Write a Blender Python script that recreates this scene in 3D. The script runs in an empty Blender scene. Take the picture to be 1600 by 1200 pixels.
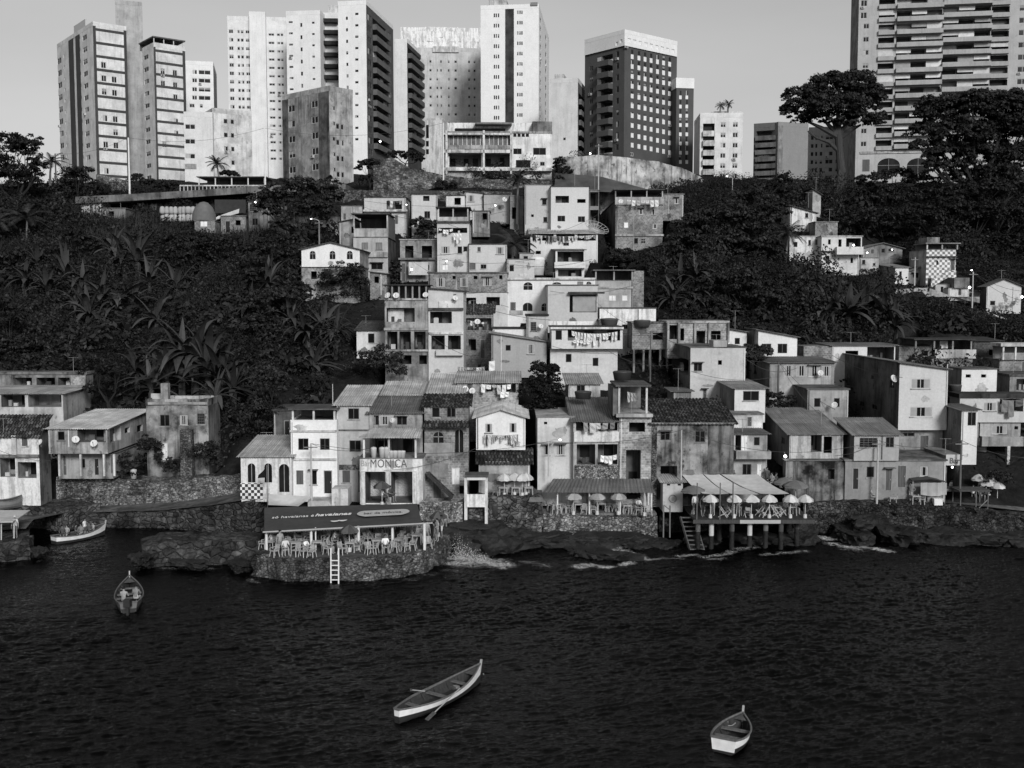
import bpy, math, random
import numpy as np
from mathutils import Vector, Matrix
R = math.radians
rng = random.Random(7)
nrg = np.random.default_rng(7)
SC = bpy.context.scene
COL = SC.collection
# ------------------------------------------------------------------ camera, sky, sun, exposure
CAM = Vector((0.0, 0.0, 19.5)); F = 1700.0; PITCH = math.atan(130.0 / 1700.0)
cd = bpy.data.cameras.new('camera'); cam = bpy.data.objects.new('camera', cd); COL.objects.link(cam)
cd.sensor_width = 36.0; cd.lens = 36.0 * F / 1600.0; cd.clip_start = 0.5; cd.clip_end = 6000.0
cam.location = CAM; cam.rotation_euler = (math.pi / 2 - PITCH, 0, 0); SC.camera = cam
SUN_EL, SUN_AZ = R(24), R(162)          # azimuth clockwise from +Y: behind the camera, a little to its right; blue channel = blue-filter black and white
wd = bpy.data.worlds.new('World'); SC.world = wd; wd.use_nodes = True
nt = wd.node_tree; nt.nodes.clear()
sky = nt.nodes.new('ShaderNodeTexSky'); sky.sky_type = 'NISHITA'; sky.sun_disc = False
sky.sun_elevation = SUN_EL; sky.sun_rotation = SUN_AZ; sky.air_density = 1.0; sky.dust_density = 1.0; sky.ozone_density = 1.0
bw = nt.nodes.new('ShaderNodeSeparateColor'); bg = nt.nodes.new('ShaderNodeBackground'); wo = nt.nodes.new('ShaderNodeOutputWorld')
nt.links.new(sky.outputs[0], bw.inputs[0]); 
tcw = nt.nodes.new('ShaderNodeTexCoord'); mpw = nt.nodes.new('ShaderNodeMapping'); mpw.inputs['Scale'].default_value = (1.5, 1.5, 5.0); nzw = nt.nodes.new('ShaderNodeTexNoise'); nzw.inputs['Scale'].default_value = 1.6; nzw.inputs['Detail'].default_value = 5   # thin high cloud
mrw = nt.nodes.new('ShaderNodeMapRange'); mrw.inputs[1].default_value = .3; mrw.inputs[2].default_value = .7; mrw.inputs[3].default_value = .93; mrw.inputs[4].default_value = 1.05; mlw = nt.nodes.new('ShaderNodeMath'); mlw.operation = 'MULTIPLY'
nt.links.new(tcw.outputs['Generated'], mpw.inputs[0]); nt.links.new(mpw.outputs[0], nzw.inputs['Vector']); nt.links.new(nzw.outputs[0], mrw.inputs[0]); nt.links.new(mrw.outputs[0], mlw.inputs[0]); nt.links.new(bw.outputs[2], mlw.inputs[1]); nt.links.new(mlw.outputs[0], bg.inputs[0]); nt.links.new(bg.outputs[0], wo.inputs[0])
bg.inputs[1].default_value = 0.072
sl = bpy.data.lights.new('sun', 'SUN'); sl.energy = 2.2; sl.angle = R(14); sl.color = (1.0, 1.0, 1.0)
so = bpy.data.objects.new('sun', sl); COL.objects.link(so)
_sd = Vector((math.sin(SUN_AZ) * math.cos(SUN_EL), math.cos(SUN_AZ) * math.cos(SUN_EL), math.sin(SUN_EL)))
so.rotation_euler = _sd.to_track_quat('Z', 'Y').to_euler()
SC.view_settings.view_transform = 'Standard'; SC.view_settings.look = 'None'
SC.view_settings.exposure = 0.24; SC.view_settings.gamma = 1.0
SC.render.engine = 'CYCLES'
SC.cycles.use_denoising = True; SC.cycles.max_bounces = 6; SC.cycles.diffuse_bounces = 3; SC.cycles.glossy_bounces = 3
SC.cycles.transparent_max_bounces = 8; SC.cycles.caustics_reflective = False; SC.cycles.caustics_refractive = False
SC.cycles.sample_clamp_indirect = 3.0
# ------------------------------------------------------------------ pixel -> world
_c, _s = math.cos(PITCH), math.sin(PITCH)
def ray(px, py):
    u, v = (px - 800.0) / F, (600.0 - py) / F
    return Vector((u, _c + v * _s, -_s + v * _c))
def at(px, py, Y):
    d = ray(px, py); return CAM + d * (Y / d.y)
def zat(px, py, z):
    d = ray(px, py); return CAM + d * ((z - CAM.z) / d.z)
def water(px, py): return zat(px, py, 0.0)
# ------------------------------------------------------------------ materials (all grey: the photograph is black and white)
_mats = {}
class NT:
    def __init__(s, name):
        s.m = bpy.data.materials.new(name); s.m.use_nodes = True; s.t = s.m.node_tree; s.t.nodes.clear()
        s.out = s.n('OutputMaterial'); s.p = s.n('BsdfPrincipled'); s.l(s.p.outputs[0], s.out.inputs[0])
        s.tc = s.n('TexCoord')
    def n(s, t, **k):
        x = s.t.nodes.new('ShaderNode' + t)
        for a, b in k.items(): setattr(x, a, b)
        return x
    def l(s, a, b): s.t.links.new(a, b)
    def put(s, sock, v):
        if hasattr(v, 'is_linked'): s.l(v, sock)
        else: sock.default_value = v
    def math(s, op, a, b=0.0, c=None):
        x = s.n('Math', operation=op); s.put(x.inputs[0], a); s.put(x.inputs[1], b)
        if c is not None: s.put(x.inputs[2], c)
        return x.outputs[0]
    def rng(s, v, a, b, c, d):
        x = s.n('MapRange'); s.put(x.inputs[0], v)
        for i, q in enumerate((a, b, c, d)): s.put(x.inputs[i + 1], q)
        return x.outputs[0]
    def vec(s, scale=(1, 1, 1), rot=(0, 0, 0), rnd=True, src=None):
        mp = s.n('Mapping'); s.l(src or s.tc.outputs['Object'], mp.inputs[0]); mp.inputs['Scale'].default_value = scale; mp.inputs['Rotation'].default_value = rot
        if rnd:
            oi = s.n('ObjectInfo'); cx = s.n('CombineXYZ')
            for i in range(3): s.l(s.math('MULTIPLY', oi.outputs['Random'], 37.0 + 11 * i), cx.inputs[i])
            s.l(cx.outputs[0], mp.inputs['Location'])
        return mp.outputs[0]
    def noise(s, v, scale, detail=4.0, rough=0.55, dist=0.0):
        x = s.n('TexNoise'); s.l(v, x.inputs['Vector']); x.inputs['Scale'].default_value = scale
        x.inputs['Detail'].default_value = detail; x.inputs['Roughness'].default_value = rough; x.inputs['Distortion'].default_value = dist
        return x.outputs[0]
    def uv(s):   # wall coordinates: along the wall, up
        sp = s.n('SeparateXYZ'); s.l(s.tc.outputs['Object'], sp.inputs[0]); cx = s.n('CombineXYZ')
        s.l(s.math('ADD', sp.outputs[0], sp.outputs[1]), cx.inputs[0]); s.l(sp.outputs[2], cx.inputs[1]); return cx.outputs[0]
    def bump(s, h, strength=0.4, dist=0.05):
        b = s.n('Bump'); b.inputs['Strength'].default_value = strength; b.inputs['Distance'].default_value = dist
        s.l(h, b.inputs['Height']); s.l(b.outputs[0], s.p.inputs['Normal'])
    def done(s, col, rough=0.85, spec=0.25):
        s.put(s.p.inputs['Base Color'], col if hasattr(col, 'is_linked') else (col, col, col, 1))
        s.put(s.p.inputs['Roughness'], rough); s.put(s.p.inputs['Specular IOR Level'], spec); return s.m
def M(kind, g=0.5, a=None):
    key = (kind, round(g, 3), a)
    if key in _mats: return _mats[key]
    s = NT(kind)
    if kind in ('plaster', 'concrete'):
        d = a if a is not None else (0.5 if kind == 'plaster' else 0.65)
        n1 = s.noise(s.vec(), 0.45, 6, .62); n2 = s.noise(s.vec((2.2, 2.2, .16)), 1.0, 5, .6); n3 = s.noise(s.vec(), 5.0, 5, .65)
        v = s.math('MULTIPLY', s.rng(n1, .38, .62, 1 - d, 1.0), s.rng(n2, .5, .72, 1.0, 1 - d))
        n4 = s.noise(s.vec((1, 1, .7)), 1.3, 4, .7)
        v = s.math('MULTIPLY', v, s.rng(n4, .60, .66, 1.0, 1 - d * .8))
        n5 = s.noise(s.vec((3.5, 3.5, 1.2)), 1.6, 6, .75); v = s.math('MULTIPLY', v, s.rng(n5, .6, .72, 1.0, 1 - d * .9))
        v = s.math('MULTIPLY', v, s.rng(n3, .3, .7, .88, 1.06)); v = s.math('MULTIPLY', v, g)
        s.bump(n3, .35, .02); m = s.done(v, .9, .15)
    elif kind == 'peel':                       # white paint coming off a darker wall
        n1 = s.noise(s.vec((1, 1, .5)), 0.9, 9, .75); n2 = s.noise(s.vec((2.5, 2.5, .15)), 1.0, 6, .65)
        f = s.rng(s.math('ADD', n1, s.math('MULTIPLY', n2, .9)), .9, 1.06, 1.0, 0.0)
        v = s.math('MULTIPLY_ADD', f, g * .42, g * .58); v = s.math('MULTIPLY', v, s.rng(s.noise(s.vec(), 6, 4), .3, .7, .85, 1.08))
        m = s.done(v, .9, .15)
    elif kind == 'brick':
        b = s.n('TexBrick'); s.l(s.uv(), b.inputs[0]); b.inputs['Scale'].default_value = 1.0
        b.inputs['Brick Width'].default_value = .3; b.inputs['Row Height'].default_value = .2; b.inputs['Mortar Size'].default_value = .022
        b.inputs['Color1'].default_value = (g * .72,) * 3 + (1,); b.inputs['Color2'].default_value = (g * 1.25,) * 3 + (1,); b.inputs['Mortar'].default_value = (min(.5, g * 1.35),) * 3 + (1,)
        b.inputs['Mortar Smooth'].default_value = .3; b.inputs['Bias'].default_value = -.1
        n1 = s.noise(s.vec(), .6, 6, .65); n3 = s.noise(s.vec(), 4, 5)
        c = s.n('RGBToBW'); s.l(b.outputs[0], c.inputs[0])
        v = s.math('MULTIPLY', c.outputs[0], s.rng(n1, .35, .65, .5, 1.25)); v = s.math('MULTIPLY', v, s.rng(n3, .3, .7, .7, 1.25))
        s.bump(s.math('SUBTRACT', 1.0, b.outputs[1]), .5, .03); m = s.done(v, .95, .1)
    elif kind == 'stone':
        sc = (a or 2.2) * 1.5
        wv = s.n('VectorMath', operation='ADD'); cn = s.n('TexNoise'); s.l(s.tc.outputs['Object'], cn.inputs['Vector']); cn.inputs['Scale'].default_value = 1.2
        sm = s.n('VectorMath', operation='SCALE'); s.l(cn.outputs[1], sm.inputs[0]); sm.inputs['Scale'].default_value = .35
        s.l(s.tc.outputs['Object'], wv.inputs[0]); s.l(sm.outputs[0], wv.inputs[1])
        mp = s.n('Mapping'); s.l(wv.outputs[0], mp.inputs[0]); mp.inputs['Scale'].default_value = (1, 1, 1.45)
        vo = s.n('TexVoronoi', feature='DISTANCE_TO_EDGE'); s.l(mp.outputs[0], vo.inputs['Vector']); vo.inputs['Scale'].default_value = sc
        vc = s.n('TexVoronoi', feature='F1'); s.l(mp.outputs[0], vc.inputs['Vector']); vc.inputs['Scale'].default_value = sc
        cb = s.n('RGBToBW'); s.l(vc.outputs['Color'], cb.inputs[0])
        n1 = s.noise(s.vec(), .35, 6, .65); n3 = s.noise(s.vec(), 5, 6, .7)
        v = s.math('MULTIPLY', s.rng(cb.outputs[0], .1, .9, .35, 1.5), s.rng(vo.outputs[0], .0, .07, .5, 1.0))
        n6 = s.noise(s.vec((1.6, 1.6, .25)), 1.0, 5, .65); v = s.math('MULTIPLY', v, s.rng(n1, .35, .65, .32, 1.4)); v = s.math('MULTIPLY', v, s.rng(n3, .3, .7, .5, 1.35)); v = s.math('MULTIPLY', s.math('MULTIPLY', v, s.rng(n6, .42, .66, 1.15, .55)), g)
        h = s.math('ADD', s.rng(vo.outputs[0], 0, .16, 0, 1), s.math('MULTIPLY', n3, .6)); s.bump(h, .9, .12); m = s.done(v, .9, .15)
    elif kind == 'sheet':                      # fibre-cement or metal roof sheets, weathered
        n1 = s.noise(s.vec(), .5, 6, .62); n2 = s.noise(s.vec((5, .35, .35)), 1.0, 4); n3 = s.noise(s.vec(), 7, 4)
        b = s.n('TexBrick'); s.l(s.vec(rnd=False), b.inputs[0]); b.inputs['Scale'].default_value = 1; b.inputs['Brick Width'].default_value = 1.1; b.inputs['Row Height'].default_value = 1.75
        b.inputs['Color1'].default_value = (.78,) * 3 + (1,); b.inputs['Color2'].default_value = (1.1,) * 3 + (1,); b.inputs['Mortar'].default_value = (.55,) * 3 + (1,); b.inputs['Mortar Size'].default_value = .018; b.offset = .0
        c = s.n('RGBToBW'); s.l(b.outputs[0], c.inputs[0])
        v = s.math('MULTIPLY', s.rng(n1, .35, .65, .7, 1.1), s.rng(n2, .35, .7, 1.05, .72)); v = s.math('MULTIPLY', v, s.rng(n3, .3, .7, .88, 1.1))
        v = s.math('MULTIPLY', s.math('MULTIPLY', v, c.outputs[0]), g); m = s.done(v, .8, .2)
    elif kind == 'tile':
        b = s.n('TexBrick'); s.l(s.vec(rnd=False), b.inputs[0]); b.inputs['Scale'].default_value = 1; b.inputs['Brick Width'].default_value = .26; b.inputs['Row Height'].default_value = .42; b.offset = .5
        b.inputs['Color1'].default_value = (.35,) * 3 + (1,); b.inputs['Color2'].default_value = (1.7,) * 3 + (1,); b.inputs['Mortar'].default_value = (.12,) * 3 + (1,); b.inputs['Mortar Size'].default_value = .035; b.inputs['Bias'].default_value = -.25
        c = s.n('RGBToBW'); s.l(b.outputs[0], c.inputs[0]); n1 = s.noise(s.vec(), .7, 6, .65); n3 = s.noise(s.vec(), 6, 4, .7)
        v = s.math('MULTIPLY', c.outputs[0], s.rng(n1, .35, .65, .5, 1.3)); v = s.math('MULTIPLY', v, s.rng(n3, .35, .65, .6, 1.4)); v = s.math('MULTIPLY', v, g)
        s.bump(n3, .6, .05); m = s.done(v, .95, .1)
    elif kind == 'glass':
        n = s.noise(s.vec((1, 1, 1)), .8, 2); m = s.done(s.math('MULTIPLY', s.rng(n, .3, .7, .4, 1.4), g), .35, .08)
    elif kind == 'wood':
        n = s.noise(s.vec((9, 9, .8)), 1.0, 4); m = s.done(s.math('MULTIPLY', s.rng(n, .3, .7, .7, 1.25), g), .75, .2)
    elif kind == 'cloth':
        n = s.noise(s.vec(), 2.2, 4); n2 = s.noise(s.vec(), .5, 3); s.bump(n, .5, .04)
        m = s.done(s.math('MULTIPLY', s.math('MULTIPLY', s.rng(n, .3, .7, .88, 1.08), s.rng(n2, .35, .65, .85, 1.05)), g), .9, .1)
    elif kind == 'paint':
        n = s.noise(s.vec(), 3.0, 4); m = s.done(s.math('MULTIPLY', s.rng(n, .3, .7, .88, 1.08), g), .5, .3)
    elif kind == 'leaf':
        geo = s.n('NewGeometry'); oi = s.n('ObjectInfo'); n = s.noise(s.vec(), .5, 4)
        v = s.math('MULTIPLY', s.rng(geo.outputs['Random Per Island'], 0, 1, .45, 1.6), s.rng(n, .3, .7, .6, 1.4)); v = s.math('MULTIPLY', v, s.rng(oi.outputs['Random'], 0, 1, .8, 1.25))
        m = s.done(s.math('MULTIPLY', v, g), .6, .2)
    elif kind == 'soil':
        n1 = s.noise(s.vec(), .3, 7, .65); n2 = s.noise(s.vec(), 3, 6, .7); s.bump(n2, .8, .15)
        m = s.done(s.math('MULTIPLY', s.math('MULTIPLY', s.rng(n1, .35, .65, .5, 1.5), s.rng(n2, .3, .7, .6, 1.35)), g), .95, .05)
    elif kind == 'rock':
        g *= .55; n1 = s.noise(s.vec(), .8, 8, .65); n2 = s.noise(s.vec(), 4, 7, .7); s.bump(s.math('ADD', n1, s.math('MULTIPLY', n2, .4)), .8, .25)
        m = s.done(s.math('MULTIPLY', s.math('MULTIPLY', s.rng(n1, .35, .65, .45, 1.4), s.rng(n2, .3, .7, .7, 1.3)), g), s.rng(n1, .3, .7, .45, .85), .3)
    elif kind == 'checker':                    # painted tiles in two tones
        c = s.n('TexChecker'); s.l(s.uv(), c.inputs[0]); c.inputs['Scale'].default_value = a or 2.0
        c.inputs['Color1'].default_value = (.8,) * 3 + (1,); c.inputs['Color2'].default_value = (g,) * 3 + (1,)
        k = s.n('RGBToBW'); s.l(c.outputs[0], k.inputs[0]); n = s.noise(s.vec(), 2.5, 4)
        m = s.done(s.math('MULTIPLY', k.outputs[0], s.rng(n, .35, .65, .75, 1.05)), .6, .3)
    elif kind == 'lace':                       # thin sea foam: lacy, open where the foam value is low
        at_ = s.n('Attribute'); at_.attribute_name = 'foam'; n1 = s.noise(s.vec((1, 1.7, 1), rnd=False), 2.2, 7, .7, .8); n2 = s.noise(s.vec((1, 1.5, 1), rnd=False), .7, 3)
        k = s.math('ADD', s.math('ABSOLUTE', s.math('SUBTRACT', n1, .5)), s.math('MULTIPLY', n2, .12)); al = s.rng(k, s.math('MULTIPLY', at_.outputs['Fac'], .15), s.math('MULTIPLY', at_.outputs['Fac'], .02), 0.0, 1.0)
        al = s.math('MULTIPLY', al, s.rng(at_.outputs['Fac'], .08, .9, .0, .9)); s.put(s.p.inputs['Alpha'], al); m = s.done(g, .9, .1)
    elif kind == 'lamp':
        s.p.inputs['Emission Color'].default_value = (1, 1, 1, 1); s.p.inputs['Emission Strength'].default_value = g; m = s.done(.8)
    elif kind == 'skin':
        n = s.noise(s.vec(), 8, 3); m = s.done(s.math('MULTIPLY', s.rng(n, .3, .7, .85, 1.15), g), .6, .3)
    else: m = s.done(g, .7, .2)
    _mats[key] = m; return m
# ------------------------------------------------------------------ mesh builder
class MB:
    def __init__(s, mat=None): s.v, s.f, s.mi, s.mats = [], [], [], []; s.T = None; s.cur = 0; s.m(mat) if mat else None
    def m(s, mat):
        if mat not in s.mats: s.mats.append(mat)
        s.cur = s.mats.index(mat); return s
    def add(s, vs, fs):
        b = len(s.v)
        for p in vs:
            p = Vector(p); s.v.append(tuple(s.T @ p) if s.T else tuple(p))
        for f in fs: s.f.append([b + i for i in f]); s.mi.append(s.cur)
    def quad(s, a, b, c, d): s.add([a, b, c, d], [(0, 1, 2, 3)])
    def poly(s, ps): s.add(ps, [tuple(range(len(ps)))])
    def box(s, x0, x1, y0, y1, z0, z1):
        s.add([(x0, y0, z0), (x1, y0, z0), (x1, y1, z0), (x0, y1, z0), (x0, y0, z1), (x1, y0, z1), (x1, y1, z1), (x0, y1, z1)],
              [(0, 3, 2, 1), (4, 5, 6, 7), (0, 1, 5, 4), (1, 2, 6, 5), (2, 3, 7, 6), (3, 0, 4, 7)])
    def bar(s, p, q, w, h=None):
        p, q = Vector(p), Vector(q); d = (q - p).normalized(); h = h or w
        a = d.cross(Vector((0, 0, 1))); a = a.normalized() if a.length > 1e-3 else Vector((1, 0, 0)); b = a.cross(d)
        vs = [c + a * (w / 2 * i) + b * (h / 2 * j) for c in (p, q) for i, j in ((-1, -1), (1, -1), (1, 1), (-1, 1))]
        s.add(vs, [(0, 1, 2, 3), (7, 6, 5, 4), (0, 4, 5, 1), (1, 5, 6, 2), (2, 6, 7, 3), (3, 7, 4, 0)])
    def tube(s, pts, rs, n=6, cap=True):
        pts = [Vector(p) for p in pts]; rs = rs if hasattr(rs, '__len__') else [rs] * len(pts); vs, fs = [], []
        for i, p in enumerate(pts):
            d = (pts[min(i + 1, len(pts) - 1)] - pts[max(i - 1, 0)]).normalized()
            a = d.cross(Vector((0, 0, 1))); a = a.normalized() if a.length > 1e-2 else d.cross(Vector((1, 0, 0))).normalized(); b = d.cross(a)
            for k in range(n):
                t = 2 * math.pi * k / n; vs.append(p + (a * math.cos(t) + b * math.sin(t)) * rs[i])
        for i in range(len(pts) - 1):
            for k in range(n): fs.append((i * n + k, i * n + (k + 1) % n, (i + 1) * n + (k + 1) % n, (i + 1) * n + k))
        if cap: fs.append(tuple(range(n - 1, -1, -1))); fs.append(tuple((len(pts) - 1) * n + k for k in range(n)))
        s.add(vs, fs)
    def lathe(s, prof, n=16, c=(0, 0, 0), close=False):
        vs, fs = [], []
        for r, z in prof:
            for k in range(n): t = 2 * math.pi * k / n; vs.append((c[0] + r * math.cos(t), c[1] + r * math.sin(t), c[2] + z))
        for i in range(len(prof) - 1):
            for k in range(n): fs.append((i * n + k, i * n + (k + 1) % n, (i + 1) * n + (k + 1) % n, (i + 1) * n + k))
        s.add(vs, fs)
    def mesh(s, name, smooth=False):
        me = bpy.data.meshes.new(name); me.from_pydata(s.v, [], s.f)
        for m in s.mats: me.materials.append(m)
        me.polygons.foreach_set('material_index', s.mi)
        if smooth: me.polygons.foreach_set('use_smooth', [True] * len(s.f))
        me.update(); return me
    def build(s, name, parent=None, smooth=False, loc=None):
        o = bpy.data.objects.new(name, s.mesh(name, smooth)); COL.objects.link(o)
        if parent: o.parent = parent
        if loc is not None: o.location = loc
        return o
def tag(o, label, cat, group=None, kind=None):
    o['label'] = label; o['category'] = cat
    if group: o['group'] = group
    if kind: o['kind'] = kind
    return o
def thing(name, label, cat, loc=(0, 0, 0), rz=0.0, group=None):
    o = bpy.data.objects.new(name, None); COL.objects.link(o); o.empty_display_size = .2
    o.location = loc; o.rotation_euler = (0, 0, rz); return tag(o, label, cat, group)
def link(name, me, parent=None, loc=None, rz=0, sc=None):
    o = bpy.data.objects.new(name, me); COL.objects.link(o)
    if parent: o.parent = parent
    if loc is not None: o.location = loc
    if rz: o.rotation_euler = (0, 0, rz)
    if sc: o.scale = (sc, sc, sc) if not hasattr(sc, '__len__') else sc
    return o
def dup(root, loc, rz=0, label=None, group=None, sc=None):
    r = root.copy(); COL.objects.link(r); r.location = loc; r.rotation_euler = (0, 0, rz)
    if sc: r.scale = (sc, sc, sc)
    if label: r['label'] = label
    if group: r['group'] = group
    for ch in list(root.children):
        c = ch.copy(); COL.objects.link(c); c.parent = r
        for g in list(ch.children):
            d = g.copy(); COL.objects.link(d); d.parent = c
    return r
def text_mesh(body, size, mat, depth=.01, font_shear=0.0, bold=0.0):
    cu = bpy.data.curves.new('lettering', 'FONT'); cu.body = body; cu.size = size; cu.extrude = depth; cu.shear = font_shear; cu.offset = bold
    cu.align_x = 'CENTER'; cu.align_y = 'CENTER'; cu.resolution_u = 3
    o = bpy.data.objects.new('lettering', cu); COL.objects.link(o); dg = bpy.context.evaluated_depsgraph_get(); dg.update()
    me = bpy.data.meshes.new_from_object(o.evaluated_get(dg)); bpy.data.objects.remove(o); bpy.data.curves.remove(cu)
    me.materials.clear(); me.materials.append(mat); return me
ORD = ['first', 'second', 'third', 'fourth', 'fifth', 'sixth', 'seventh', 'eighth', 'ninth', 'tenth', 'eleventh', 'twelfth', 'thirteenth', 'fourteenth', 'fifteenth', 'sixteenth', 'seventeenth', 'eighteenth', 'nineteenth', 'twentieth']
# ------------------------------------------------------------------ roofs, houses, towers
def sheet(mb, A, B, C, D, pitch=.2, amp=.03, th=.03):
    """corrugated sheet with its waves running from the eave A-B up to the ridge D-C"""
    A, B, C, D = map(Vector, (A, B, C, D)); n = max(2, int((B - A).length / pitch * 2)); nrm = (B - A).cross(D - A).normalized()
    if nrm.z < 0: nrm = -nrm
    vs = []
    for i in range(n + 1):
        t = i / n; o = nrm * (amp * (1 if i % 2 else -1)); lo, hi = A.lerp(B, t), D.lerp(C, t)
        vs += [lo + o, hi + o, lo + o - nrm * th, hi + o - nrm * th]
    fs = []
    for i in range(n):
        a, b = i * 4, i * 4 + 4
        fs += [(a, b, b + 1, a + 1), (a + 2, a + 3, b + 3, b + 2), (a, a + 2, b + 2, b), (a + 1, b + 1, b + 3, a + 3)]
    e = n * 4; fs += [(0, 1, 3, 2), (e, e + 2, e + 3, e + 1)]
    mb.add(vs, fs)
FOOT = []           # footprints, so the hill is cut away under the houses
_twin = {}
class House:
    def __init__(s, label, xl, yt, xr, yb, Y, wall, yaw=0, d=7.0, dpx=None, side=None, top=('flat',), name='house', cat='house', group='houses stacked on the hillside', ops='', carve=True):
        a = R(yaw); P = at(xl, yt, Y); s.ca, s.sa = math.cos(a), math.sin(a)
        s.H = P.z - at(xl, yb, Y).z; s.P = Vector((P.x, Y, P.z - s.H)); s.wall = wall; s.side = side or wall
        s.U, s.N = Vector((s.ca, s.sa, 0)), Vector((-s.sa, s.ca, 0))
        s.W = s._hit(s.P, s.U, s.N, xr, yt)
        if dpx is not None:
            d = s._hit(s.P if dpx < xl else s.P + s.U * s.W, s.N, s.U, dpx, yt)
        s.d = max(1.0, d); s.root = thing(name, label, cat, s.P, a, group)
        s.faces = {'f': (Vector((0, 0, 0)), Vector((1, 0, 0)), Vector((0, 1, 0)), s.W), 'L': (Vector((0, s.d, 0)), Vector((0, -1, 0)), Vector((1, 0, 0)), s.d),
                   'R': (Vector((s.W, 0, 0)), Vector((0, 1, 0)), Vector((-1, 0, 0)), s.d)}
        s.group = group; s.holes = {'f': [], 'L': [], 'R': []}; s.top = top; s.extra = []
        if carve: FOOT.append((s.P, s.U, s.N, s.W, s.d))
        for o in ops.split(';'):
            t = o.split()
            if t: s.op(t[0], [float(x) for x in t[1:5]], t[5:])
    def _hit(s, C, D, Nn, px, py):
        r = ray(px, py); # solve CAM + r*t on vertical plane through C along D
        n = Vector((-D.y, D.x, 0)); t = n.dot(C - CAM) / n.dot(r); return (CAM + r * t - C).dot(D)
    def fp(s, px, py, f='f'):
        O, U, N, L = s.faces[f]; w = lambda q: s.U * q.x + s.N * q.y + Vector((0, 0, q.z))
        C = s.P + w(O); D = w(U); n = Vector((-D.y, D.x, 0)); r = ray(px, py); t = n.dot(C - CAM) / n.dot(r); q = CAM + r * t - C
        return q.dot(D), q.z
    def T(s, f):
        O, U, N, L = s.faces[f]; m = Matrix.Identity(4); m.col[0][:3] = U; m.col[1][:3] = N; m.col[2][:3] = (0, 0, 1); m.col[3][:3] = O; return m
    def rect(s, f, x0, y0, x1, y1):
        xm, ym = (x0 + x1) / 2, (y0 + y1) / 2
        u0, u1 = s.fp(x0, ym, f)[0], s.fp(x1, ym, f)[0]; z1, z0 = s.fp(xm, y0, f)[1], s.fp(xm, y1, f)[1]
        return min(u0, u1), max(u0, u1), z0, z1
    def op(s, k, q, ex=()):
        f = 'f'
        if k[0] in 'LR' and len(k) > 1: f, k = k[0], k[1:]
        u0, u1, z0, z1 = s.rect(f, *q); L = s.faces[f][3]
        if k in ('p', 'k', 'y'):           # ledge / dark ledge / band proud of the wall
            mb = MB(M('concrete', {'p': .5, 'k': .12, 'y': .8}[k])); mb.T = s.T(f); o = float(ex[0]) if ex else .12
            mb.box(u0, u1, -o, .05, z0, z1); mb.build('ledge', s.root); return
        if k == 'B':                        # balcony slab with parapet, standing out from the wall
            mb = MB(s.wall); mb.T = s.T(f); o = float(ex[0]) if ex else 1.0
            mb.box(u0, u1, -o, -o + .1, z0, z1); mb.box(u0, u0 + .1, -o + .1, -.002, z0, z1); mb.box(u1 - .1, u1, -o + .1, -.002, z0, z1); mb.box(u0 + .1, u1 - .1, -o + .1, -.002, z0, z0 + .12); mb.build('balcony', s.root); return
        u0, u1 = max(.03, u0), min(L - .03, u1); z0, z1 = max(.0, z0), min(s.H - .03, z1)
        if u1 - u0 < .12 or z1 - z0 < .12: return
        s.hole(f, k, u0, u1, z0, z1, ex)
    def hole(s, f, k, u0, u1, z0, z1, ex=()):
        for h in s.holes[f]:
            if u0 < h[1] and u1 > h[0] and z0 < h[3] and z1 > h[2]: return
        dep = {'b': 2.0, 'h': .25}.get(k, .12)
        if k == 'b' and ex: dep = float(ex[0]) * 1.35
        s.holes[f].append((u0, u1, z0, z1, dep, k))
        mb = MB(); mb.T = s.T(f); w, h = u1 - u0, z1 - z0
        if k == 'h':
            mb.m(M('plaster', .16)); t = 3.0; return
        if k == 'b':
            r = random.Random(int(u0 * 100) + int(z0 * 10)); c = u0 + .15
            nn = max(1, int(w / 1.7)); cw = w / nn
            for i in range(nn):
                c0 = u0 + i * cw; ww = min(.8, cw * .5); a = c0 + r.uniform(.1, max(.11, cw - ww - .1)); door = r.random() < .55
                lo = z0 if door else z0 + h * .25; hi = min(z1 - .1, z0 + (2.0 if door else h * .8))
                ob = MB(M('wood', r.choice((.04, .08, .2)))); ob.T = mb.T; ob.box(a - .06, a + ww + .06, dep - .05, dep - .01, lo, hi + .06)
                ob.m(M('glass', .015)); ob.box(a, a + ww, dep - .07, dep - .052, lo, hi); ob.build('door' if door else 'window', s.root)
            for i in range(int(w / .9)):
                if r.random() < .6: cb = MB(M('paint', r.choice((.04, .1, .25, .5)))); cb.T = mb.T; a = u0 + r.uniform(.1, max(.11, w - .6)); hh = r.uniform(.3, .9); v = r.uniform(.25, max(.26, dep - .6)); cb.box(a, a + r.uniform(.2, .5), v, v + .3, z0 + .002, z0 + min(hh, h * .5)); cb.build('furniture', s.root)
            return
        if k in ('w', 'ws', 'l', 'g', 'gr', 'tw'):
            fw = min(.05, w * .08); fr = M('paint', .5 if k in ('ws', 'l', 'tw') else .1)
            mb.m(fr); mb.box(u0, u1, .03, .1, z0, z0 + fw); mb.box(u0, u1, .03, .1, z1 - fw, z1); mb.box(u0, u0 + fw, .03, .1, z0 + fw, z1 - fw); mb.box(u1 - fw, u1, .03, .1, z0 + fw, z1 - fw)
            um = (u0 + u1) / 2
            if k != 'gr' and w > .7: mb.box(um - fw / 2, um + fw / 2, .035, .095, z0 + fw, z1 - fw)
            if k == 'gr':
                for i in range(1, 4): mb.box(u0 + w * i / 4 - .02, u0 + w * i / 4 + .02, .03, .06, z0 + fw, z1 - fw); mb.box(u0 + fw, u1 - fw, .04, .07, z0 + h * i / 4 - .02, z0 + h * i / 4 + .02)
            o = mb.build('window', s.root); pb = MB(); pb.T = mb.T
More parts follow.
